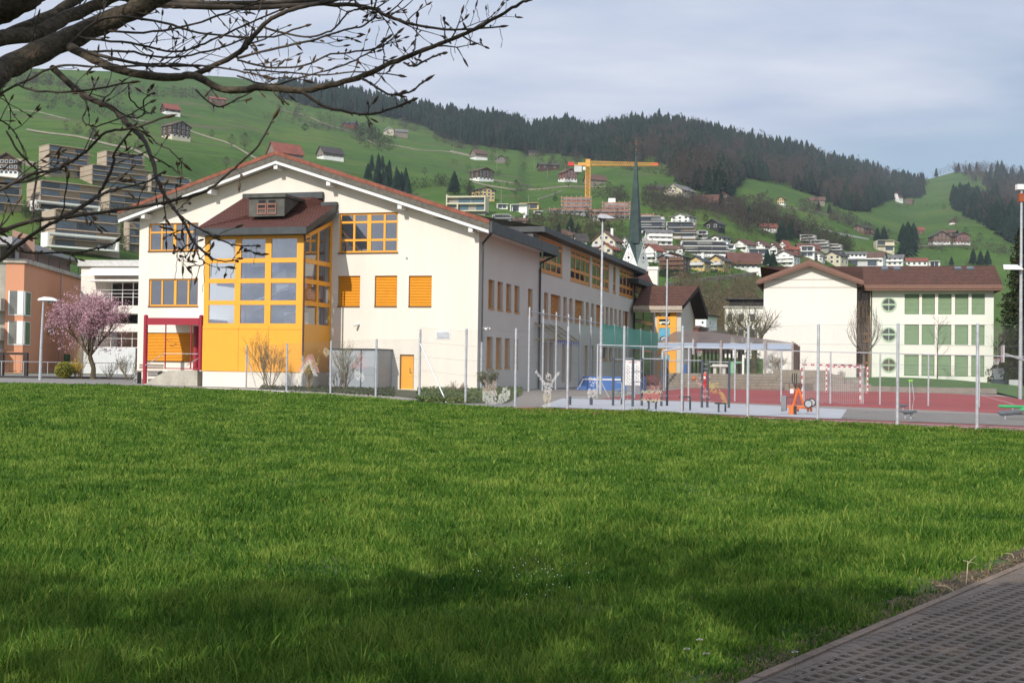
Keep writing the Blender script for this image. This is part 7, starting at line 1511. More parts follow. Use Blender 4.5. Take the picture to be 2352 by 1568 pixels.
m=MB();m.box(f,x0,x1,-.02,.02,z0,z1);m.build('panel',white_p,t);m=MB();m.box(f,x0+.1,x1-.0,.03,.06,zb-.2,z1-.1);m.build('back_panel',mat('mid_grey_panel',(.22,.22,.23),.6),t)
m=MB();w=(x1-x0)
for i in range(9):m.box(f,x0+w*(.22+i*.063),x0+w*(.22+i*.063+.045),-.026,-.021,z1-.16,z1-.16+.07*(1 if i%3 else.8))
m.build('heading',mat('heading_red',(.6,.05,.04),.7),t);m=MB()
for r_ in range(5):
 for c_ in range(3):
  a,z=x0+w*(.2+c_*.3),z1-.38-r_*(z1-z0-.35)/5;m.box(f,a-.12,a+.12,-.025,-.021,z-.17,z-.155);m.tube([f(a-.1,-.025,z-.12),f(a-.02,-.025,z+.02),f(a+.06,-.025,z-.05),f(a+.1,-.025,z-.13)],.012,4);m.ball(f(a-.05,-.025,z+.06),.025,1,6,4)
m.build('drawing',mat('ink_grey',(.15,.15,.16),.8),t)
bmz=mat('blue_mat_cover',(.04,.14,.42),.6,.08,.8);b=atY(1322,893,88);f=Fr((b.x,b.y,0),R(-10));x1=f.front(1478,890)[0];g=G(b.x,b.y);zt=g+.95
t=thing('landing_mat','large blue covered high jump mat with white stripe','mat',(b.x,b.y,g));m=MB();m.prism(f,[(0,g),(x1,g-.1),(x1,zt),(.5,zt)],0,3);m.build('cover',bmz,t)
m=MB();m.box(f,.45,x1-.2,-.02,-.003,zt-.24,zt-.14);m.add([f(.12,-.01,g+.05),f(.22,-.01,g+.05),f(.62,-.01,zt-.14),f(.50,-.01,zt-.14)],[(0,1,2,3)]);m.box(f,x1*.78,x1*.80,-.02,-.003,g+.1,g+.6);m.build('stripe',white_p,t);m=MB();m.box(f,.3,x1-.1,.1,2.9,g-.2,g-.0);m.build('base',steel_d,t)
b=G3(1822,952);f=Fr((b.x,b.y,G(b.x,b.y)),R(-8));og=mat('bright_orange_enamel',(.80,.16,.015),.4,.05,2);t=thing('exercise_machine','orange outdoor exercise machine with black handles and twin wheels','exercise machine',f.o);f0=Fr((b.x,b.y,0),R(-8))
def q(px,py,bb=0):a,z=f0.front(px,py,bb);return f0(a,bb,z)
m=MB();a0,a1=f0.front(1812,940)[0],f0.front(1822,940)[0];z0,z1=f0.front(1817,952.5)[1],f0.front(1817,930)[1];m.prism(f0,[(a0,z0),(a1,z0),(a1,z1-.04),(a1-.05,z1),(a0+.05,z1),(a0,z1-.04)],-.1,.1);m.build('foot_block',og,t)
m=MB();m.box(f0,a1+.01,a1+.12,-.1,.1,z0+.03,z1-.03);m.build('pedal',dark_in,t)
m=MB();m.tube([q(1808,933),q(1849,934)],.035,8);m.tube([q(1822,931,.2),q(1833,893,.2),q(1832,882,.2)],.045,8);m.tube([q(1846,930,.25),q(1835,893,.2)],.045,8);m.tube([q(1826,930,.4),q(1823,890,.3)],.03,8)
for px in(1833,1856,1863):m.box(f0,f0.front(px,940,.3)[0]-.04,f0.front(px,940,.3)[0]+.04,.25,.35,f0.front(px,945,.3)[1],f0.front(px,933,.3)[1])
m.tube([q(1833,936,.3),q(1864,938,.3)],.03,6);m.build('frame',og,t)
for px,py,bb in((1856,927,.0),(1864,924,.35)):c=q(px,py,bb);ff_=Fr(c,R(-8));m=MB();m.disc(ff_,0,0,.16,-.05,.05,20);w_=m.build('wheel',mat('tyre_black',(.02,.02,.02),.7),t);m=MB();m.disc(ff_,0,0,.12,-.06,.06,18);m.build('hub',steel,w_)
for px in(1820,1825,1829.5):m=MB();m.tube([q(px,857,.2),q(px,878,.2),q(1828,892,.2)],.02,6);m.build('handle',dark_in,t)
for a,c in((1801,1813),(1831,1841)):m=MB();m.tube([q(a,893,.1),q(a,880,.1),q(c,880,.1),q(c,893,.1)],.013,6);m.build('hand_loop',dark_in,t)
m=MB();m.tube([q(1823,912),q(1807,911),q(1806,943)],.02,6);m.build('lever',dark_in,t)
m=MB();m.box(f0,f0.front(1815,900)[0],f0.front(1823,900)[0],.08,.1,f0.front(1818,903)[1],f0.front(1818,893)[1]);m.build('sign_plate',white_p,t)
m=MB();m.box(f0,f0.front(1794,930)[0],f0.front(1805.5,930)[0],-.03,.03,f0.front(1800,944)[1],f0.front(1800,908)[1]);m.build('side_plate',mat('mid_grey_panel',(.22,.22,.23)),t)
wr_=mat('goal_red',(.50,.03,.04),.5);net_m=mat('net_cord',(.62,.62,.60),.9,.05)
def goal(xl,xr,yb,H,label,Y,back=1.0,near=True,stripes=True):
 A,B_=atY(xl,yb,Y),atY(xr,yb,Y*(.995));A.z=G(A.x,A.y);f=Fr(A,math.atan2(B_.y-A.y,B_.x-A.x)-.0);Wd=3.0 if not near else(B_-A).length;t=thing('handball_goal',label,'goal',A);s_=-1 if near else 1
 for x in(0,Wd):
  m=MB();m.box(f,x-.04,x+.04,-.04,.04,0,H);po=m.build('post',white_p,t)
  if stripes:
   m=MB()
   for k in range(0,10,2):m.box(f,x-.042,x+.042,-.042,.042,k*H/10+.01,(k+1)*H/10)
   m.build('stripe',wr_,po)
  m=MB();m.tube([f(x,0,H),f(x,s_*.8,H-.02),f(x,s_*back,0)],.02,5);m.build('stay',steel,t)
 m=MB();m.box(f,.04,Wd-.04,-.04,.04,H-.08,H);cb_=m.build('crossbar',white_p,t)
 if stripes:
  m=MB()
  for k in range(0,15,2):m.box(f,.04+(Wd-.08)*k/15,.04+(Wd-.08)*(k+1)/15,-.042,.042,H-.082,H+.002)
  m.build('stripe',wr_,cb_)
 m=MB();n=30;yb_=lambda z:s_*(.8+(back-.8)*(1-z/H))if z<H-.1 else s_*.8
 P2=[(s_*.05,H-.03),(s_*.4,H-.07),(s_*.8,H-.05),(s_*.86,H*.6),(s_*.93,H*.3),(s_*back,.02)]
 for k in range(n+1):x=Wd*k/n;m.tube([f(x,y,z-.04*math.sin(k*1.1))for y,z in P2],.004,3,False)
 for k in range(20):z=H*(k+.5)/20;y=np.interp(z,[0,H*.3,H*.6,H],[s_*back,s_*.93,s_*.86,s_*.8]);m.tube([f(Wd*j/8,y,z-.05*math.sin(j*.39))for j in range(9)],.004,3,False)
 for x in(0,Wd):
  for k in range(8):m.tube([f(x,s_*.1*k,0.02),f(x,s_*.1*k,H-.05)],.004,3,False)
  for k in range(14):z=H*k/14;m.tube([f(x,0,z),f(x,s_*.84,z)],.004,3,False)
 m.build('net',net_m,t);return t
goal(1842,1975.5,931.5,2.0,'nearer handball goal seen from behind with its white net towards the camera',65.5,near=True)
goal(1898,1989.5,899,2.0,'farther red and white handball goal facing the camera',95,near=False)
def hoop(label,pole,arm,board,ring,Y,pole_m=steel,n2='basketball_hoop'):
 b=atY(pole[0],pole[2],Y);b.z=G(b.x,b.y);t=thing(n2,label,'basketball hoop',b);top=atY(pole[0],pole[1],Y)
 m=MB();m.tube([b,top],.11,8);m.build('pole',pole_m,t);e=atY(arm[0],arm[1],Y-.3);m=MB();m.tube([top,e],[.09,.06],6);m.build('arm',pole_m,t)
 p0,p1=atY(board[0],board[2],Y-.3),atY(board[1],board[3],Y-.3);fr=Fr(((p0.x+p1.x)/2,Y-.3,0),R(78 if ring[0]>board[0]else 74));w=.9;m=MB();m.box(fr,-w,w,-.03,.03,min(p0.z,p1.z),max(p0.z,p1.z));bo=m.build('backboard',mat('weathered_white_board',(.62,.60,.58),.7),t)
 m=MB();m.box(fr,-.3,.3,-.036,-.031,min(p0.z,p1.z)+.2,min(p0.z,p1.z)+.24);m.box(fr,-.3,.3,.031,.036,min(p0.z,p1.z)+.2,min(p0.z,p1.z)+.24);m.build('target_mark',mat('faded_red',(.45,.12,.10),.8),bo)
 c=atY(ring[0],ring[1],Y-.3);m=MB();m.tube([c+V((.225*math.cos(k*math.pi/8),.225*math.sin(k*math.pi/8),0))for k in range(17)],.015,5);m.build('ring',MATS['faded_red'],t)
 m=MB()
 for k in range(12):a=k*math.pi/6;m.tube([c+V((.22*math.cos(a),.22*math.sin(a),0)),c+V((.12*math.cos(a+.5),.12*math.sin(a+.5),-.4))],.006,3);m.tube([c+V((.22*math.cos(a),.22*math.sin(a),0)),c+V((.12*math.cos(a-.5),.12*math.sin(a-.5),-.4))],.006,3)
 m.build('net',net_m,t)
hoop('basketball hoop on a grey arm at the far left corner of the court',(1522,806,890),(1588,796),(1589,1598,779,814),(1606,805),92)
hoop('basketball hoop at the right edge of the court',(2362,830,905),(2306,812),(2299,2307,793,832),(2289,823.5),84)
gd=mat('grey_rubber_disc',(.10,.115,.13),.6,.1,4);lg=mat('lime_green',(.25,.60,.05),.5)
for cx_,y,rx_,yb,l in((2074,930.5,11,941,'smaller grey balance disc behind the larger one'),(2085.5,945,19.5,962,'larger grey balance disc on two legs in the gravel')):
 b=G3(cx_,yb);t=thing('balance_disc',l,'playground disc',b);z=atY(cx_,y,b.y).z;r=rx_*b.y/FP;m=MB();f=Fr((b.x,b.y,z));m.prism(f,[(r*math.cos(k*math.pi/12),r*math.sin(k*math.pi/12)*.8)for k in range(24)],-.03,.04,'z');m.prism(f,[(r*.6*math.cos(k*math.pi/12),r*.6*math.sin(k*math.pi/12)*.8)for k in range(24)],-.08,-.031,'z');m.build('disc',gd,t)
 for dx in((-.1,.1)if rx_>15 else(0,)):m=MB();m.tube([b+V((dx,0,0)),V((b.x+dx,b.y,z-.05))],.035,8);m.build('leg',steel,t)
b=G3(2090,952);t=thing('hand_wheel_stand','thin grey stand with two lime green grips above the gravel','exercise stand',b);m=MB();h=atY(2089,876,b.y).z;m.tube([b,V((b.x-.02,b.y,h))],.02,6);m.tube([b+V((.07,0,0)),b+V((.1,0,.3)),b+V((.16,0,.65)),b+V((.08,0,h-b.z-.1)),V((b.x+.06,b.y,h))],.015,6);m.build('stand',steel,t)
for dx in(0,.085):m=MB();m.ball(V((b.x+dx-.02,b.y,h+.03)),.05);m.build('grip',lg,t)
b=G3(2309,963);t=thing('balance_beam','green and grey padded balance beams over the gravel at the right edge','playground beam',b);gg=mat('bright_green_pad',(.03,.38,.12),.5);f=Fr((b.x,b.y,0));m=MB();qq=lambda x,y,bb=0:(lambda r_:f(r_[0],bb,r_[1]))(f.front(x,y,bb))
m.tube([qq(2293,931,.5),qq(2298,933,.5),qq(2420,936,.5)],[.03,.06,.06],8);m.tube([qq(2338,943),qq(2352,940),qq(2420,941)],[.05,.08,.08],8);m.build('green_beam',gg,t);m=MB();m.tube([qq(2292,946),qq(2300,949),qq(2345,945)],[.05,.10,.10],8);m.tube([qq(2296,949),qq(2420,952)],.05,6);m.build('grey_beam',gd,t);m=MB();m.tube([b,qq(2308.5,950)],.03,6);m.tube([qq(2326,941,.5),qq(2326,934,.5)],.03,6);m.build('leg',steel,t)
b=atY(2298,876,118);t=thing('garden_shed','small dark grey shed beside the school wing corner','shed',(b.x,b.y,.9));f=Fr((b.x,b.y,0),R(-14));x0,x1=f.front(2283,860)[0],f.front(2316,860)[0];z0,z1=f.front(2298,871)[1],f.front(2298,846)[1];m=MB();m.add([f(x0,0,z0),f(x1,0,z0),f(x1-.3,1.2,z1),f(x0,1.2,z1)],[(0,1,2,3)]);m.build('roof',mat('shed_grey',(.13,.15,.15),.8),t);m=MB();m.box(f,x0,x1,.05,2,.2,z0);m.build('wall',steel_d,t)
b=atY(2329,886,115);t=thing('low_wall','pale block wall right of the small grey shed','wall',(b.x,b.y,.4));f=Fr((b.x,b.y,0),R(-14));m=MB();m.box(f,f.front(2318,880)[0],f.front(2342,880)[0],0,.3,0,f.front(2329,872)[1]);m.build('wall',mat('pale_block',(.45,.46,.46),.9),t)
# ================= people and ball =================
def person(feet,H,label,shirt,shorts,face=0):
 t=thing('person',label,'person',feet);f=Fr(feet,face);s=H/1.75
 J=dict(pel=(0,0,.95),che=(0,-.03,1.25),nek=(0,-.02,1.48),hd0=(0,-.02,1.56),hd1=(0,-.03,1.66),shl=(-.18,0,1.42),shr=(.18,0,1.42),ell=(-.30,-.08,1.18),elr=(.30,-.10,1.20),wrl=(-.33,-.28,1.10),wrr=(.28,-.33,1.22),hl=(-.33,-.36,1.10),hr=(.27,-.41,1.25),hil=(-.10,0,.92),hir=(.10,0,.92),knl=(-.13,-.08,.50),knr=(.14,-.02,.50),anl=(-.15,.05,.09),anr=(.16,.04,.09),tol=(-.16,-.14,.04),tor=(.19,-.14,.04))
 Rr=dict(pel=.13,che=.14,nek=.055,hd0=.075,hd1=.095,shl=.065,shr=.065,ell=.042,elr=.042,wrl=.03,wrr=.03,hl=.035,hr=.035,hil=.095,hir=.095,knl=.06,knr=.06,anl=.04,anr=.04,tol=.035,tor=.035)
 E=[('pel','che'),('che','nek'),('nek','hd0'),('hd0','hd1'),('nek','shl'),('nek','shr'),('shl','ell'),('ell','wrl'),('wrl','hl'),('shr','elr'),('elr','wrr'),('wrr','hr'),('pel','hil'),('pel','hir'),('hil','knl'),('knl','anl'),('anl','tol'),('hir','knr'),('knr','anr'),('anr','tor')]
 K=list(J);me=bpy.data.meshes.new('body');me.from_pydata([tuple((f(J[k][0]*s,J[k][1]*s,J[k][2]*s)-V(feet)))for k in K],[(K.index(a),K.index(b))for a,b in E],[]);o=bpy.data.objects.new('body',me);COL.objects.link(o);o.parent=t
 md=o.modifiers.new('skin','SKIN');sv=me.skin_vertices[0].data
 for i,k in enumerate(K):sv[i].radius=(Rr[k]*s,Rr[k]*s*(.8 if k in('pel','che')else 1))
 sv[0].use_root=True;ss=o.modifiers.new('sub','SUBSURF');ss.levels=1;ss.render_levels=2;me.materials.append(mat('skin_tone',(.45,.25,.17),.6,.05,5))
 def cloth(name,segs,m_):
  m=MB()
  for a,b,r0,r1 in segs:pa,pb=V(J[a])*s,V(J[b])*s;m.tube([f(*pa),f(*pa.lerp(pb,.5)),f(*pb)],[r0*s,(r0+r1)/2*s*1.03,r1*s],12)
  return m.build(name,m_,t,smooth=True)
 sh=cloth('jersey',[('pel','che',.165,.18),('che','nek',.18,.09),('shl','che',.09,.14),('shr','che',.09,.14)],shirt);cloth('shorts',[('pel','hil',.15,.12),('pel','hir',.15,.12),('hil','knl',.12,.10),('hir','knr',.12,.10)],shorts)
 m=MB();m.box(f,-.06*s,.06*s,-.215*s,-.19*s,1.18*s,1.32*s);m.build('number_patch',white_p,sh)
 m=MB();m.ball(f(0,.0,1.69*s),.105*s,.85,12,8);m.build('hair',mat('dark_hair',(.02,.015,.012),.7),t)
 m=MB();m.ball(f(0,-.13*s,1.63*s),.016*s);m.box(f,-.03*s,.03*s,-.125*s,-.118*s,1.585*s,1.592*s)
 for e in(-.035,.035):m.ball(f(e*s,-.118*s,1.655*s),.010*s)
 m.build('face_features',mat('face_dark',(.12,.05,.04),.6),t)
 m=MB()
 for hk,sg in(('hl',-1),('hr',1)):
  h_=V(J[hk])*s
  for i in range(4):m.tube([f(*(h_+V(((i-1.5)*.018,0,0))*s)),f(*(h_+V(((i-1.5)*.022,-.05-.008*(i in(1,2)),.01))*s)),f(*(h_+V(((i-1.5)*.022,-.08-.01*(i in(1,2)),-.01))*s))],[.009*s,.008*s,.006*s],5)
  m.tube([f(*h_),f(*(h_+V((-sg*.05,-.02,.01))*s)),f(*(h_+V((-sg*.06,-.05,.01))*s))],[.011*s,.009*s,.007*s],5)
 m.build('fingers',MATS['skin_tone'],t)
 m=MB()
 for k in('tol','tor'):p_=V(J[k])*s;m.prism(f,[(p_.x-.045,0),(p_.x+.045,0),(p_.x+.04,.09),(p_.x-.04,.09)],p_.y-.04,p_.y+.26*s)
 m.build('shoes',white_p,t);return t
redc=mat('red_jersey',(.62,.03,.03),.7,.08,6)
person(G3(1620,914),1.62,'person in red basketball jersey and red shorts on the red court behind the rig posts',redc,redc,R(-25))
c=atY(1593.8,869,71);tag((lambda m:(m.ball(c,.125,1,16,12),m)[1])(MB()).build('basketball',mat('basketball_orange',(.50,.12,.03),.6,.1,20),smooth=True,org=c),'orange basketball in the air left of the player in red','ball')
# ================= figures woven into the wire fences =================
def woven(label,shapes,solve,name='woven_figure'):
 """short ribbon pieces tied on the wire lattice; shapes = (polygon in frame pixels, material, density)"""
 t=thing(name,label,'fence decoration',solve(*shapes[0][0][0]));fd=V((0,-.012,0))
 for poly,m_,dens in shapes:
  m=MB();x0,x1=min(p[0]for p in poly),max(p[0]for p in poly);y0,y1=min(p[1]for p in poly),max(p[1]for p in poly);A=solve(x0,y1);Bq=solve(x1,y0);u=V((Bq.x-A.x,Bq.y-A.y,0));L_=u.length;u/=L_;Hh=Bq.z-A.z;pt=.0425;k=0
  nx,nz=int(L_/pt)+1,int(abs(Hh)/pt)+1
  for i in range(nx):
   for j in range(nz):
    if(i+j)%2 or random.random()>dens:continue
    a,z=i*pt,A.z+j*pt;X_=x0+(x1-x0)*a/L_;Y_=y1-(y1-y0)*(j*pt)/max(.01,Hh)
    if not inpoly(X_,Y_,poly):continue
    c=V((A.x,A.y,0))+u*a+V((0,0,z))+fd;sg=1 if random.random()<.5 else-1;d=(u*sg+V((0,0,1)))*.030;w=(u*sg-V((0,0,1)))*.0075
    m.add([c-d-w,c-d+w,c+d+w,c+d-w],[(0,1,2,3)])
  if m.v:m.build('ribbon',m_,t)
rw=mat('white_ribbon',(.75,.74,.72),.7);rp=mat('pink_ribbon',(.62,.34,.36),.7);rc=mat('cream_ribbon',(.65,.60,.42),.7);rm_=mat('maroon_ribbon',(.30,.08,.10),.7);ry=mat('yellow_ribbon',(.60,.48,.15),.7);rb_=mat('beige_ribbon',(.50,.40,.34),.7);rr_=mat('salmon_ribbon',(.60,.24,.20),.7)
w4=lambda L_:[(1058.7+x/4.984,665.5+y/4.984)for x,y in L_];w0=lambda L_:[(1330.9+x/7.405,756.2+y/7.405)for x,y in L_];w2_=lambda L_:[(1572.9+x/7.068,756.2+y/7.068)for x,y in L_];w5=lambda L_:[(544.5+x/6.48,756.2+y/6.48)for x,y in L_]
woven('white and pink arch of ribbons woven into the low fence by the forsythia',[(w5([(880,640),(1060,370),(1130,370),(1240,640),(1200,640),(1085,440),(930,640)]),rp,.9),(w5([(920,670),(1050,450),(1090,450),(1210,690),(1150,690),(1070,510),(960,690)]),rw,.9)],on_l2)
woven('pink mushroom with a white stem woven in front of the grey shed',[(w5([(1670,590),(1720,500),(1780,470),(1790,340),(1880,340),(1930,470),(1970,530),(1950,590)]),rp,.55),(w5([(1740,610),(1900,640),(1895,770),(1740,740)]),rw,.7)],on_l2)
woven('pale squirrel shape of beige and white ribbons on the tall fence',[(w4([(240,1150),(250,1110),(275,1090),(255,1040),(285,1030),(305,1080),(360,1085),(365,1035),(410,1030),(415,1090),(400,1150),(420,1200),(300,1180)]),rb_,.9),(w4([(250,1170),(400,1150),(420,1210),(470,1180),(480,1120),(530,1115),(565,1170),(555,1240),(470,1290),(300,1305),(250,1270)]),rw,.8)],on_line)
woven('white human figure with raised arms woven into the tall fence',[(w4([(835,930),(860,915),(965,1050),(955,1085)]),rw,.9),(w4([(1135,960),(1110,940),(1040,1040),(1040,1090)]),rw,.9),(w4([(965,975),(985,955),(1025,955),(1040,980),(1030,1030),(985,1040)]),rw,.7),(w4([(945,1060),(1055,1060),(1045,1130),(1030,1190),(960,1190),(950,1130)]),rw,.8),(w4([(945,1190),(1030,1190),(1025,1370),(1000,1370),(1000,1240),(970,1270),(965,1370),(945,1370)]),rc,.7)],on_line)
woven('loose white bouquet of ribbons woven left of the blue mat',[(w4([(1440,1180),(1460,1130),(1530,1130),(1560,1180),(1520,1240),(1470,1240)]),rw,.8),(w4([(1450,1110),(1460,1010),(1570,1000),(1580,1100)]),rw,.35)],on_line)
woven('maroon and pink animal shape woven beside the information board',[(w0([(1130,780),(1320,780),(1400,860),(1400,1030),(1180,1040),(1130,960),(1200,900)]),rm_,.6),(w0([(1160,940),(1380,900),(1390,1040),(1180,1040)]),rp,.5)],on_line)
woven('striped cream and salmon panel woven low on the tall fence',[(w0([(1060,1040),(1410,1040),(1410,1100),(1060,1100)]),rc,.8),(w0([(1080,1100),(1400,1100),(1400,1190),(1080,1190)]),rr_,.7),(w0([(1060,1190),(1410,1190),(1410,1240),(1060,1240)]),rc,.8)],on_line)
woven('yellow and pink climbing figures woven in front of the red court',[(w2_([(385,850),(520,830),(560,930),(500,1040),(400,1000)]),ry,.55),(w2_([(560,950),(690,1150),(680,1220),(620,1180),(560,1030)]),ry,.8),(w2_([(160,830),(290,850),(480,1200),(440,1220),(290,1080)]),rp,.35)],on_line)
woven('small cream blossom of ribbons on the low fence behind the forsythia',[(w5([(1270,340),(1300,270),(1370,290),(1380,370),(1320,410)]),rc,.7)],on_l2)
# ================= shrubs and trees nearby =================
def grow(mb,p,d,L_,r,lev,rnd,tw=None,nseg=3,up=.25,spread=.6,nb=3,n=5,tips=None,minr=.004,ltaper=.68):
 pts=[p];rs=[r];dd=d.copy()
 for k in range(nseg):
  dd=(dd+V((rnd.gauss(0,.13),rnd.gauss(0,.13),rnd.gauss(0,.08)+up*.15))).normalized();pts.append(pts[-1]+dd*(L_/nseg));rs.append(max(minr,r*(1-.4*(k+1)/nseg)))
 mb.tube(pts,rs,n if lev>1 else 3,False)
 if lev==0:
  if tips is not None:tips+=pts[1:]
  return
 for k in range(nb):
  t=rnd.uniform(.35,1);i=min(nseg-1,int(t*nseg));q=pts[i].lerp(pts[i+1],t*nseg-i);a=rnd.uniform(0,6.28);perp=dd.cross(V((math.cos(a),math.sin(a),.3))).normalized();nd=(dd*(1-spread*.4)+perp*spread*rnd.uniform(.6,1.2)+V((0,0,up))).normalized()
  grow(mb,q,nd,L_*ltaper*rnd.uniform(.75,1.15),rs[i+1]*.72,lev-1,rnd,tw,max(2,nseg-1),up,spread,nb,n,tips,minr,ltaper)
 nd=(dd+V((rnd.gauss(0,.1),rnd.gauss(0,.1),up*.2))).normalized();grow(mb,pts[-1],nd,L_*ltaper,rs[-1]*.85,lev-1,rnd,tw,max(2,nseg-1),up,spread,nb,n,tips,minr,ltaper)
def leaves(name,tips,per,size,jit,m,parent,rnd,flat=.0):
 n=len(tips)*per;v=np.zeros((n,4,3));k=0;o_=V(ORG[parent.name])
 for p in tips:
  for _ in range(per):
   c=p-o_+V((rnd.gauss(0,jit),rnd.gauss(0,jit),rnd.gauss(0,jit)));a=V((rnd.gauss(0,1),rnd.gauss(0,1),rnd.gauss(0,1))).normalized();b=a.cross(V((rnd.gauss(0,1),rnd.gauss(0,1),rnd.gauss(0,1)))).normalized();s=size*rnd.uniform(.5,1.4)
   v[k]=[c-a*s,c-b*s*.6,c+a*s,c+b*s*.6];k+=1
 return npmesh(name,v.reshape(-1,3),(np.arange(n)*4)[:,None]+np.arange(4)[None],m,parent=parent)
bark=mat('grey_brown_bark',(.10,.075,.055),.95,.3,3,fine=(12,.2));bark_l=mat('olive_twig_bark',(.19,.155,.085),.95,.25,3);bark_t=mat('tan_twigs',(.28,.20,.11),.95,.25,3)
def shrub(name,px,pyb,Y,H,label,stems=6,lev=3,spread=.55,up=.3,m_=bark,cat='shrub',lean=(0,0),nb=3,r=.03,leaf=None,minr=.006,seed=1,lt=.68,L0=.42):
 b=atY(px,pyb,Y);b.z=G(b.x,b.y)if b.z<.7 else b.z;t=thing(name,label,cat,b);rnd=random.Random(seed);m=MB();tips=[]
 for k in range(stems):
  a=rnd.uniform(0,6.28);d=V((math.cos(a)*spread*.8+lean[0],math.sin(a)*spread*.8+lean[1],1)).normalized();grow(m,b+V((math.cos(a)*.08,math.sin(a)*.08,0)),d,H*L0*rnd.uniform(.8,1.1),r,lev,rnd,up=up,spread=spread,nb=nb,tips=tips,minr=minr,ltaper=lt)
 m.build('branches',m_,t)
 if leaf:leaves(leaf[0],tips,leaf[1],leaf[2],leaf[3],leaf[4],t,rnd)
 return t
bud_o=mat('orange_buds',(.40,.20,.06),.8,.2,5);yf=mat('forsythia_yellow',(.62,.46,.03),.7,.2,6)
shrub('bare_shrub',619,890,72.5,3.2,'tall many stemmed bare shrub in front of the orange tower base',7,3,.55,.35,bark_l,leaf=('buds',1,.03,.03,bud_o),seed=3)
shrub('bare_shrub',793,893,71.5,2.9,'bare shrub leaning right in front of the grey shed',6,3,.6,.35,bark_l,lean=(.45,0),leaf=('buds',1,.025,.03,mat('pale_buds',(.4,.38,.2),.8)),seed=5)
shrub('forsythia_bush',708,893,72.5,2.3,'yellow flowering forsythia at the corner of the orange tower',10,2,.35,.6,bark_t,leaf=('blossom',2,.035,.06,yf),seed=7)
shrub('bare_shrub',775,893,71.2,1.5,'small dark twiggy shrub between the forsythia and the grey shed',6,2,.5,.4,bark,seed=8)
shrub('bare_shrub',1052,906,68,.9,'low twiggy brown shrub at the foot of the cream wall',9,2,.7,.3,mat('reddish_twigs',(.16,.085,.06),.9),seed=9,r=.015)
shrub('olive_bush',1124,906,70,1.5,'olive green bush beside the wall corner behind the woven squirrel',12,2,.45,.5,mat('olive_needles_twig',(.12,.10,.04),.9),leaf=('foliage',2,.05,.06,mat('olive_foliage',(.10,.10,.035),.9,.3,3)),seed=10,r=.015)
shrub('bare_shrub',295,866,92,2.0,'bare shrub in front of the bluish white garden wall',7,3,.6,.35,bark_l,seed=12,r=.025)
shrub('bare_shrub',250,866,92.5,1.5,'darker bare shrub left of the bluish white garden wall',8,2,.5,.4,bark,seed=13,r=.02)
shrub('tall_dry_grass',186,866,94,2.6,'tan dry ornamental grass under the blossoming tree',22,1,.16,.5,mat('tan_grass',(.36,.27,.15),.9,.2,4),seed=14,r=.012,L0=.75,cat='grass clump')
shrub('forsythia_bush',176,866,93.6,1.5,'small yellow forsythia right of the round hedge',9,2,.35,.5,bark_t,leaf=('blossom',2,.04,.07,yf),seed=15)
shrub('bare_shrub',1787,851,110,1.5,'wide twiggy shrub on the terrace wall in front of the white gable',10,3,.75,.2,bark_l,seed=16,r=.02)
shrub('bare_shrub',1836,852,110,1.7,'thin bare shrub right of the walkway end columns',6,2,.45,.4,bark,seed=17,r=.02)
shrub('bare_shrub',1935,872,118,1.1,'small bare shrub behind the far handball goal',8,2,.6,.3,bark,seed=18,r=.02)
shrub('bare_shrub',1905,872,119,1.0,'small twiggy shrub left behind the far goal',7,2,.6,.3,bark_l,seed=19,r=.02)
b=atY(147,866,93);b.z=G(b.x,b.y);t=thing('round_hedge','clipped round yellow green hedge by the road','hedge',b);tips=[];rnd=random.Random(4)
for _ in range(2200):
 th,ph=rnd.uniform(0,6.28),math.acos(rnd.uniform(-.9,1));rr_0=rnd.uniform(.86,1)
 tips.append(b+V((.66*rr_0*math.sin(ph)*math.cos(th),.66*rr_0*math.sin(ph)*math.sin(th),.64+.62*rr_0*math.cos(ph))))
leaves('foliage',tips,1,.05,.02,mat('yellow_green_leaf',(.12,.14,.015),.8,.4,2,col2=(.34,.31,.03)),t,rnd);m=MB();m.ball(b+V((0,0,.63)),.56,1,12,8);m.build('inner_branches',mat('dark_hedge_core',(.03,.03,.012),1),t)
b=atY(213,866,94);b.z=G(b.x,b.y);t=thing('blossoming_tree','pink blossoming plum tree in front of the white apartment house','tree',b);rnd=random.Random(11);m=MB();tips=[];top=b+V((-.25,0,1.7));m.tube([b-V((0,0,.1)),b+V((.05,0,.8)),top],[.22,.17,.17],8)
for a,tlt in((0,.5),(1.0,.75),(2.1,.8),(3.1,.95),(4.1,.8),(5.2,.85),(.5,1.0),(3.5,.35)):
 grow(m,top,V((math.cos(a)*tlt,math.sin(a)*tlt,1)).normalized(),1.75,.10,4,rnd,up=.22,spread=.6,nb=2,tips=tips,minr=.012,ltaper=.72)
m.build('trunk',mat('olive_bark',(.10,.08,.045),.95,.25,2),t);c=top+V((.05,0,2.3));tips=[p for p in tips if(p-c).length<3.1]
for _ in range(420):u_=V((rnd.gauss(0,1),rnd.gauss(0,1),rnd.gauss(0,1))).normalized()*3.0*rnd.random()**.5;tips.append(c+V((u_.x,u_.y,u_.z*.98+.1)))if u_.z>-2.1 else None
bl=mat('pink_blossom',(.36,.17,.22),.8,.3,1.5,col2=(.64,.41,.47),fine=(5,.25));leaves('blossom',tips,12,.055,.15,bl,t,rnd)
b=atY(1984,868,119);b.z=max(b.z,G(b.x,b.y));t=thing('fan_shaped_tree','bare hornbeam with an upright oval crown before the amber stair glazing','tree',b);rnd=random.Random(21);m=MB();top=b+V((0,0,2.4));m.tube([b,top],[.17,.12],8)
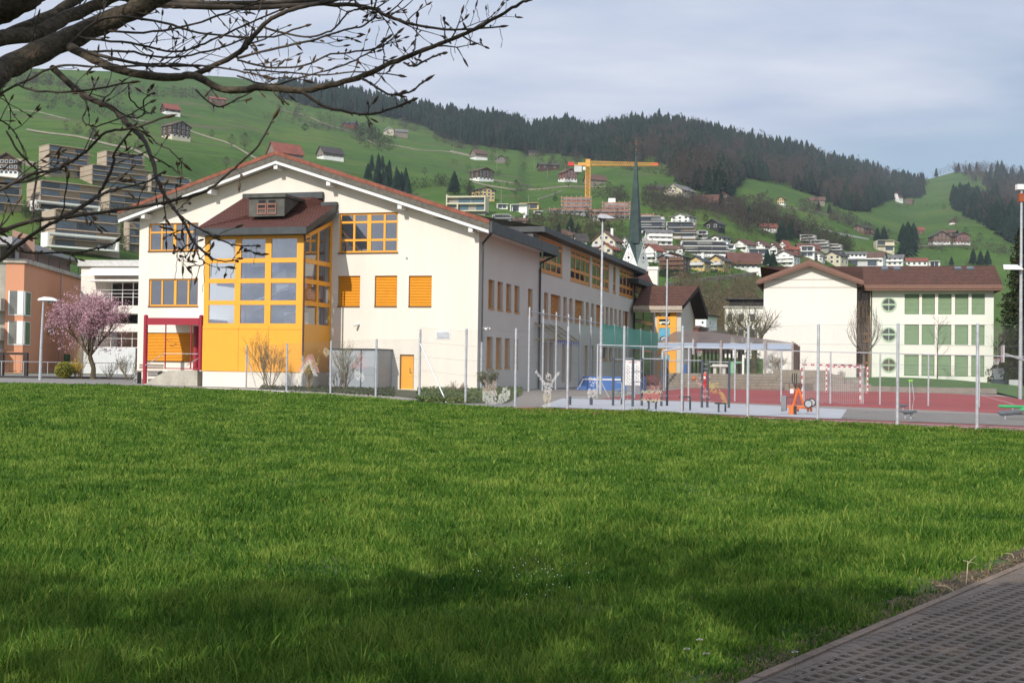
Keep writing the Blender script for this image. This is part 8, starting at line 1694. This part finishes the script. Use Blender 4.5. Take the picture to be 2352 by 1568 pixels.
for k in range(34):
 a=rnd.uniform(0,6.28);w=rnd.uniform(.15,1.0);hh=5.2*math.sqrt(1.06-w*w*.75);pts=[]
 for j in range(7):u=j/6;rad=1.85*w*math.sin(min(1,u*1.25)*1.57)*(1-.28*max(0,u-.6)/.4);pts.append(top+V((math.cos(a)*rad,math.sin(a)*rad,-.3+hh*u))+V((rnd.gauss(0,.03),rnd.gauss(0,.03),0)))
 m.tube(pts,[.035,.03,.026,.02,.016,.012,.008],4,False)
 for _ in range(7):i=rnd.randrange(2,6);q=pts[i];d=(pts[min(6,i+1)]-pts[i]).normalized()+V((rnd.gauss(0,.3),rnd.gauss(0,.3),.2));m.tube([q,q+d*.35,q+d*.7+V((0,0,.1))],[.012,.01,.006],3,False)
m.build('branches',mat('grey_brown_twigs',(.16,.125,.10),.95,.2,3),t)
def young(px,pyb,Y,H,label,seed,m_=bark,spread=.5,r=.06,side=14):
 b=atY(px,pyb,Y);t=thing('young_tree',label,'tree',b);rnd=random.Random(seed);m=MB();m.tube([b-V((0,0,.3)),b+V((0,0,H*.5)),b+V((.05,0,H))],[r,r*.6,.012],6)
 for k in range(side):z=H*(.3+.65*k/side);a=rnd.uniform(0,6.28);L_=H*.17*(1.15-.6*k/side);grow(m,b+V((0,0,z)),V((math.cos(a),math.sin(a),.9)).normalized(),L_,.02,2,rnd,up=.25,spread=.5,nb=2,minr=.006)
 m.build('branches',m_,t)
young(2153,869,124,6.1,'slim bare young tree standing before the green blinds',31)
young(2291,872,119,5.2,'thin bare tree at the right corner of the school wing',32,m_=mat('pale_bark',(.2,.18,.15),.9))
for px,Y,H,sd,l,iv in((1700,128,6.4,41,'large bare tree in front of the office block, left of two',1),(1732,124,6.8,42,'large bare tree with an ivy covered trunk by the white gable',1)):
 b=atY(px,849,Y);t=thing('bare_tree',l,'tree',b,'bare trees on the terrace');rnd=random.Random(sd);m=MB();top=b+V((.1,0,2.8));m.tube([b-V((0,0,.5)),b+V((0,0,1.5)),top],[.32,.28,.22],8)
 for k in range(7):a=k*.9+rnd.uniform(0,.5);grow(m,top+V((0,0,rnd.uniform(-1,0))),V((math.cos(a)*.75,math.sin(a)*.75,.9)).normalized(),1.9,.10,3,rnd,up=.12,spread=.75,nb=3,minr=.014)
 m.build('trunk',mat('mossy_bark',(.11,.095,.045),.95,.3,2),t)
 tips=[b+V((rnd.gauss(0,.33),rnd.gauss(0,.33),rnd.uniform(-.2,2.9)))for _ in range(700)];leaves('ivy',tips,1,.09,.03,mat('ivy_leaf',(.015,.03,.012),.7,.4,2),t,rnd)
def big_conifer(px,pyb,Y,H,W_,label,seed,m_):
 b=atY(px,pyb,Y);t=thing('conifer_tree',label,'tree',b,'conifers at the right edge');rnd=random.Random(seed);m=MB();m.tube([b-V((0,0,1)),b+V((0,0,H*.98))],[.3,.04],8);m.build('trunk',bark,t);tips=[];m=MB()
 z=H*.06
 while z<H*.98:
  u=z/H;rad=W_*(1-u)**.75*rnd.uniform(.75,1.1)+.15
  for k in range(9):
   a=rnd.uniform(0,6.28);r_=rad*rnd.uniform(.6,1.1);n=max(2,int(r_/.28));e=None
   for j in range(n):q=(j+1)/n;p=b+V((math.cos(a)*r_*q,math.sin(a)*r_*q,z-r_*.28*q+.1*q*q));tips.append(p);e=p
   m.tube([b+V((0,0,z)),e],[.04,.012],3,False)
  z+=H*.024
 m.build('branches',bark,t);leaves('needles',tips,9,.15,.15,m_,t,rnd)
cnm=mat('conifer_spray',(.016,.032,.014),.8,.5,1.2,col2=(.055,.062,.022),fine=(4,.3),spec=.1)
big_conifer(2347,888,128,16.3,3.6,'tall dark conifer at the right edge behind the light mast',51,cnm)
big_conifer(2375,885,118,13,3.4,'second dark conifer cropped by the right edge',52,cnm)
big_conifer(2318,885,133,6.0,2.0,'shorter dark conifer beside the wing corner',53,mat('blue_green_spray',(.015,.035,.018),.8,.5,1.2,col2=(.04,.06,.03)))
# ================= overhanging bare tree, upper left =================
ot=thing('overhanging_tree','bare budding tree whose thick limb and twigs hang into the upper left of the view','tree',(-3.6,2.6,G(-3.6,2.6)))
obark=mat('foreground_bark',(.038,.030,.020),.9,.45,14,fine=(60,.35),bump=.8,col2=(.105,.080,.050));twb=mat('foreground_twig_bark',(.036,.028,.021),.8,.35,30,col2=(.085,.066,.048));budm=mat('bud_scales',(.045,.022,.012),.6,.4,60,col2=(.12,.07,.028))
limb,twig,buds=MB(),MB(),MB();rnd=random.Random(77)
def smooth(P,n=4):
 out=[]
 for i in range(len(P)-1):
  p0,p1,p2,p3=P[max(i-1,0)],P[i],P[i+1],P[min(i+2,len(P)-1)]
  for k in range(n):t=k/n;out.append(tuple(.5*((2*b_)+(-a_+c_)*t+(2*a_-5*b_+4*c_-d_)*t*t+(-a_+3*b_-3*c_+d_)*t**3)for a_,b_,c_,d_ in zip(p0,p1,p2,p3)))
 out.append(P[-1]);return out
def bud(p,d,L_=.022,w=.0036):
 d=d.normalized();buds.tube([p,p+d*L_*.3,p+d*L_*.65,p+d*L_],[w*.45,w,w*.8,w*.08],6)
def inframe(p):
 v=p-CAM;dz=v.dot(fwd)
 if dz<.2:return False
 return abs(v.dot(rt)/dz*FP)<1250 and abs(v.dot(upv)/dz*FP)<850
def side(p,d,L_,r,lev):
 """small crooked twig with buds"""
 pts=[p];dd=d.normalized();n=max(3,int(L_/.03));lean_=V((0,0,rnd.choice((.05,.10,-.03))))
 for k in range(n):
  dd=(dd+V((rnd.gauss(0,.17),rnd.gauss(0,.12),rnd.gauss(0,.17)))+lean_).normalized();pts.append(pts[-1]+dd*(L_/n))
  if k and rnd.random()<.24:e=(dd+V((rnd.gauss(0,.6),rnd.gauss(0,.3),rnd.gauss(0,.6)))).normalized();bud(pts[-1],e,rnd.uniform(.010,.020),.0026)
  if lev and rnd.random()<.30:side(pts[-1],(dd+V((rnd.gauss(0,.7),rnd.gauss(0,.4),rnd.gauss(0,.7)))).normalized(),L_*rnd.uniform(.3,.6),r*.7,lev-1)
 twig.tube(pts,[max(.0009,r*(1-.6*i/n))for i in range(n+1)],5,False);bud(pts[-1],dd,rnd.uniform(.018,.03),.0036)
def branch(P,w0,w1,Y0,Y1,dens=1.0,L_=.16,thick=False,endbud=True,lev=1):
 S_=smooth([(x,y)for x,y in P],5);n=len(S_);pts=[];rs=[]
 ph=rnd.uniform(0,6)
 for i,(x,y)in enumerate(S_):
  t=i/(n-1);Y=Y0+(Y1-Y0)*t+.05*math.sin(t*5+ph);pts.append(atY(x+rnd.gauss(0,.8),y+rnd.gauss(0,.8),Y));rs.append((w0+(w1-w0)*t)*Y/FP/2*rnd.uniform(.93,1.07))
 (limb if thick else twig).tube(pts,rs,14 if thick else 7,True)
 Lt=sum((pts[i+1]-pts[i]).length for i in range(n-1));k=int(Lt/.095*dens)
 for _ in range(k):
  i=rnd.randrange(1,n-1);d=(pts[i+1]-pts[i-1]).normalized();sgn=rnd.choice((-1,1));nd=d*.8+V((rnd.gauss(0,.2),rnd.gauss(0,.35),sgn*rnd.uniform(.3,.9)));side(pts[i],nd,L_*rnd.uniform(.35,1.3),max(.0014,min(.003,rs[i]*.5)),lev)
 if not thick:
  for i in range(2,n-1,2):
   if rnd.random()<.5:d=(pts[i+1]-pts[i-1]).normalized();bud(pts[i],d+V((rnd.gauss(0,.3),0,rnd.choice((-1,1))*.8)),rnd.uniform(.008,.014),.0028)
   if rnd.random()<.35:twig.ball(pts[i],rs[i]*1.35,1,6,5)
 if endbud:bud(pts[-1],pts[-1]-pts[-2],.034,.0048)
branch([(-120,240),(-30,190),(0,165),(80,125),(160,88),(250,48),(330,12),(420,-40)],62,40,3.9,4.3,.5,.2,True,False)
branch([(-120,150),(-10,92),(80,78),(150,42),(215,15),(300,-25)],40,24,4.3,4.6,.5,.2,True,False)
branch([(-120,60),(-10,25),(40,5),(90,-25)],75,55,4.4,4.5,.4,.2,True,False)
branch([(-60,110),(60,60),(140,20),(200,-15)],26,18,4.6,4.8,.6,.2,True,False)
branch([(330,8),(430,14),(600,18),(745,9),(853,18),(884,34),(946,56),(1038,68),(1147,62)],15,4,4.4,4.2,1.1)
branch([(250,-10),(390,4),(520,8),(700,2),(860,-6)],18,8,4.6,4.6,.8,endbud=False)
branch([(160,108),(230,143),(297,167),(392,178),(446,173),(513,206),(605,202),(693,208),(745,198),(822,179),(899,145),(961,120),(1023,96),(1084,71),(1146,37),(1193,9),(1225,-3)],21,6,4.0,3.2,.35,.1,True)
branch([(693,211),(745,244),(807,259),(853,262),(899,250),(946,231)],7,5,3.6,3.4,.5,.06)
branch([(831,179),(859,197),(890,216),(915,216),(946,210),(973,188)],6,4.5,3.4,3.3,.7,.05)
branch([(927,144),(952,153),(976,139),(1016,123)],5,4.5,3.3,3.3,.6,.05)
branch([(880,152),(882,135),(881,110),(881,92)],3.5,3,3.4,3.35,.2,.04);branch([(950,125),(953,100),(957,72),(958,42)],4,3,3.3,3.3,.2,.04);branch([(1022,96),(1022,75),(1021,45)],4,3,3.3,3.3,.2,.04)
branch([(440,174),(540,127),(572,96),(605,57),(640,34),(699,15),(761,3),(800,-10)],13,8,3.9,3.6,.9,.14,False,False)
branch([(545,133),(640,110),(720,92),(790,70),(830,60),(862,40)],6,4,3.8,3.6,1,.1)
branch([(600,62),(700,85),(760,70),(800,30),(830,20)],5,3.5,3.8,3.6,1,.1)
branch([(545,138),(620,155),(700,150),(760,125),(830,118),(880,105),(912,78)],5,3.5,3.8,3.7,1,.1)
branch([(545,175),(620,195),(700,175),(790,150),(850,120),(888,90)],4.5,3.5,3.9,3.8,1,.1)
branch([(560,160),(640,165),(730,172),(830,165),(913,173)],4.5,3,4.0,3.9,1,.1)
branch([(119,155),(189,216),(257,248),(292,286),(324,313),(346,356),(365,423),(393,469),(423,511),(447,559),(484,589)],15,5,4.1,3.4,.7,.12)
branch([(410,492),(440,515),(485,540),(523,558),(555,564),(588,564)],5,3,3.5,3.4,.9,.06)
branch([(447,559),(485,592),(513,600),(541,598)],4,3,3.4,3.4,.9,.05);branch([(445,556),(415,572),(400,580)],4,3,3.4,3.4,2,.05);branch([(450,560),(455,585),(470,605),(440,612)],3.5,2.5,3.4,3.4,2,.05);branch([(447,559),(430,585),(415,590)],3.5,2.5,3.4,3.4,2,.05)
branch([(400,478),(390,470),(375,468)],3,2.5,3.4,3.4,1,.04);branch([(405,488),(420,470),(433,465)],3,2.5,3.4,3.4,1,.04);branch([(430,520),(400,535),(378,545)],3,2.5,3.4,3.4,1,.04)
branch([(-40,565),(0,534),(69,508),(139,497),(174,481),(220,453),(243,418),(262,372),(262,354),(301,302)],11,5,3.4,3.5,.9,.12)
branch([(-40,618),(0,596),(46,559),(104,520),(162,492),(220,453),(255,440)],11,6,3.2,3.3,.8,.12)
branch([(-30,520),(0,548),(46,575),(104,581),(185,578),(231,568),(266,557)],6,4,3.3,3.3,.9,.07)
branch([(16,302),(39,344),(69,376),(86,393),(79,441),(76,499)],5,5,3.5,3.4,.7,.1)
branch([(40,194),(81,208),(162,211),(230,203),(297,189)],6,4,3.8,3.7,.9,.1)
branch([(-20,226),(54,189),(135,152),(216,154),(351,151),(459,151),(560,165),(600,175)],6,4,3.9,3.8,.9,.12)
branch([(150,110),(243,40),(378,54),(459,76),(605,86),(700,60)],7,4,4.2,4.0,1,.13);branch([(200,90),(300,100),(400,120),(470,100),(560,60),(640,25)],6,4,4.1,4.0,1,.13)
branch([(170,110),(260,135),(350,150),(440,152)],9,6,4.0,3.9,.9,.12);branch([(220,70),(330,75),(430,60),(520,30),(600,0)],6,4,4.2,4.1,1,.12);branch([(180,120),(290,118),(380,132),(480,118),(560,90)],6,4,4.0,3.9,1,.12)
branch([(-40,440),(0,436),(70,402),(139,385),(200,345),(243,305),(305,294),(378,270)],8,5,3.4,3.3,.9,.1)
branch([(-20,420),(60,417),(139,385)],6,4,3.5,3.4,.8,.1)
branch([(150,500),(272,481),(373,466),(463,443),(511,410),(556,370),(593,333),(628,272)],9,4,3.2,3.0,.3,.05)
branch([(174,481),(250,440),(330,420),(372,398)],5,4,3.3,3.2,.7,.08);branch([(255,245),(300,270),(330,262),(330,230),(350,215)],4,3,3.8,3.8,1,.08)
branch([(170,205),(200,240),(190,275),(220,290),(300,262),(345,235)],4,3,3.8,3.8,.9,.08);branch([(297,190),(300,230),(340,260),(356,250)],4,3,3.8,3.8,1,.07);branch([(292,286),(340,310),(360,330),(390,345),(420,375)],4,3,3.6,3.6,1,.07)
branch([(346,356),(395,385),(415,403)],4,3,3.5,3.5,1,.07);branch([(450,207),(500,245),(560,220),(640,180),(700,185)],4,3,3.8,3.8,.8,.09);branch([(0,275),(30,300),(60,360),(20,380),(-20,400)],4,3,3.6,3.6,.8,.09)
for x,y,L_ in((870,60,45),(1012,35,30),(1076,0,42),(1094,20,30),(1035,110,30),(1050,75,48),(955,120,28),(1088,66,45),(1147,62,48),(712,130,60),(640,60,70),(660,90,65),(700,170,45),(740,200,50),(770,205,45),(440,610,55),(405,585,60),(420,585,55),(470,610,60),(486,590,45),(500,600,30),(588,566,42),(541,600,40),(450,520,42),(310,330,60),(990,10,25),(1120,10,28),(420,360,40)):
 Y=4.2;pts=[];xx=x
 for k in range(6):pts.append(atY(xx,y+L_*k/5,Y));xx+=rnd.gauss(-.5,2.2)
 twig.tube(pts,[.0010]*6,4,False)
trk=V((-3.6,2.6,G(-3.6,2.6)));f1=atY(-120,240,3.9);f2_=atY(-120,60,4.4);f3=atY(-120,150,4.3)
limb.tube([trk-V((0,0,.2)),trk+V((.05,0,.9)),trk+V((.1,.2,1.9)),trk+V((.2,.3,2.6))],[.24,.2,.18,.15],14)
for e,r in((f1,.045),(f2_,.055),(f3,.03)):limb.tube([trk+V((.1,.2,1.7)),(trk+V((.1,.2,1.9))).lerp(e,.5)+V((0,0,.1)),e],[.1,r*1.3,r],10)
crown=MB();tips=[]
for k in range(5):a=rnd.uniform(0,6.28);grow(crown,trk+V((.15,.25,2.4)),V((math.cos(a)*.55,math.sin(a)*.4-.6,1)).normalized(),2.0,.07,4,rnd,up=.2,spread=.6,nb=3,tips=tips,minr=.008,ltaper=.72)
keep=[];vs=[V(v)for v in crown.v];bad=[inframe(v)for v in vs]
crown.f=[f for f in crown.f if not any(bad[i]for i in f)]
limb.build('limb',obark,ot,smooth=True);twig.build('twigs',twb,ot,smooth=True);b_=buds.build('buds',budm,ot,smooth=True);b_['kind']='stuff';crown.build('crown',twb,ot)
lf_m=mat('shade_tree_leaf',(.04,.075,.02),.8,.4,2)
for x,y,H,W_,n,l,lo in((-10.0,-3.6,9.0,2.5,380,'evergreen tree behind the viewer on the left whose shade dapples the meadow',.3),(-6.9,-3.6,9.0,2.5,420,'evergreen tree behind the viewer in the middle shading the near grass',.3),(-0.4,-2.2,8.6,2.4,850,'evergreen tree close behind the viewer shading the path',.5),(-3.7,-3.9,9.2,2.5,460,'evergreen tree behind the viewer just left of the one shading the path',.3)):
 b=V((x,y,G(x,y)));t=thing('shade_tree',l,'tree',b,'evergreen trees behind the viewer');rnd=random.Random(int(x*10)+90);m=MB();m.tube([b,b+V((0,0,H*.5)),b+V((0,0,H*.95))],[.2,.13,.03],8)
 tips=[]
 for k in range(n):u=rnd.random()**.8;z=H*(lo+(1-lo)*u);r_=W_*math.sqrt(rnd.random())*math.sin(math.pi*(.15+.80*u))**.7;a=rnd.uniform(0,6.28);tips.append(b+V((math.cos(a)*r_,math.sin(a)*r_,z)))
 for k in range(0,n,40):m.tube([b+V((0,0,(tips[k].z-b.z)*.75)),tips[k]],[.03,.01],4,False)
 m.build('trunk',bark,t);leaves('foliage',tips,3,.16,.12,lf_m,t,rnd)
# ================= air =================
hz=bpy.data.materials.new('haze_air');hz.use_nodes=True;nt=hz.node_tree;nt.nodes.clear();o=nt.nodes.new('ShaderNodeOutputMaterial');pv=nt.nodes.new('ShaderNodeVolumePrincipled')
pv.inputs['Color'].default_value=(.80,.87,1.0,1);pv.inputs['Density'].default_value=0.00010;pv.inputs['Anisotropy'].default_value=0.2;nt.links.new(pv.outputs[0],o.inputs['Volume'])
m=MB();m.box(ID,-3200,3200,-260,4200,-20,900);haze=m.build('haze',hz);haze['kind']='stuff';haze['label']='thin bluish air between the camera and the hills';haze['category']='haze'
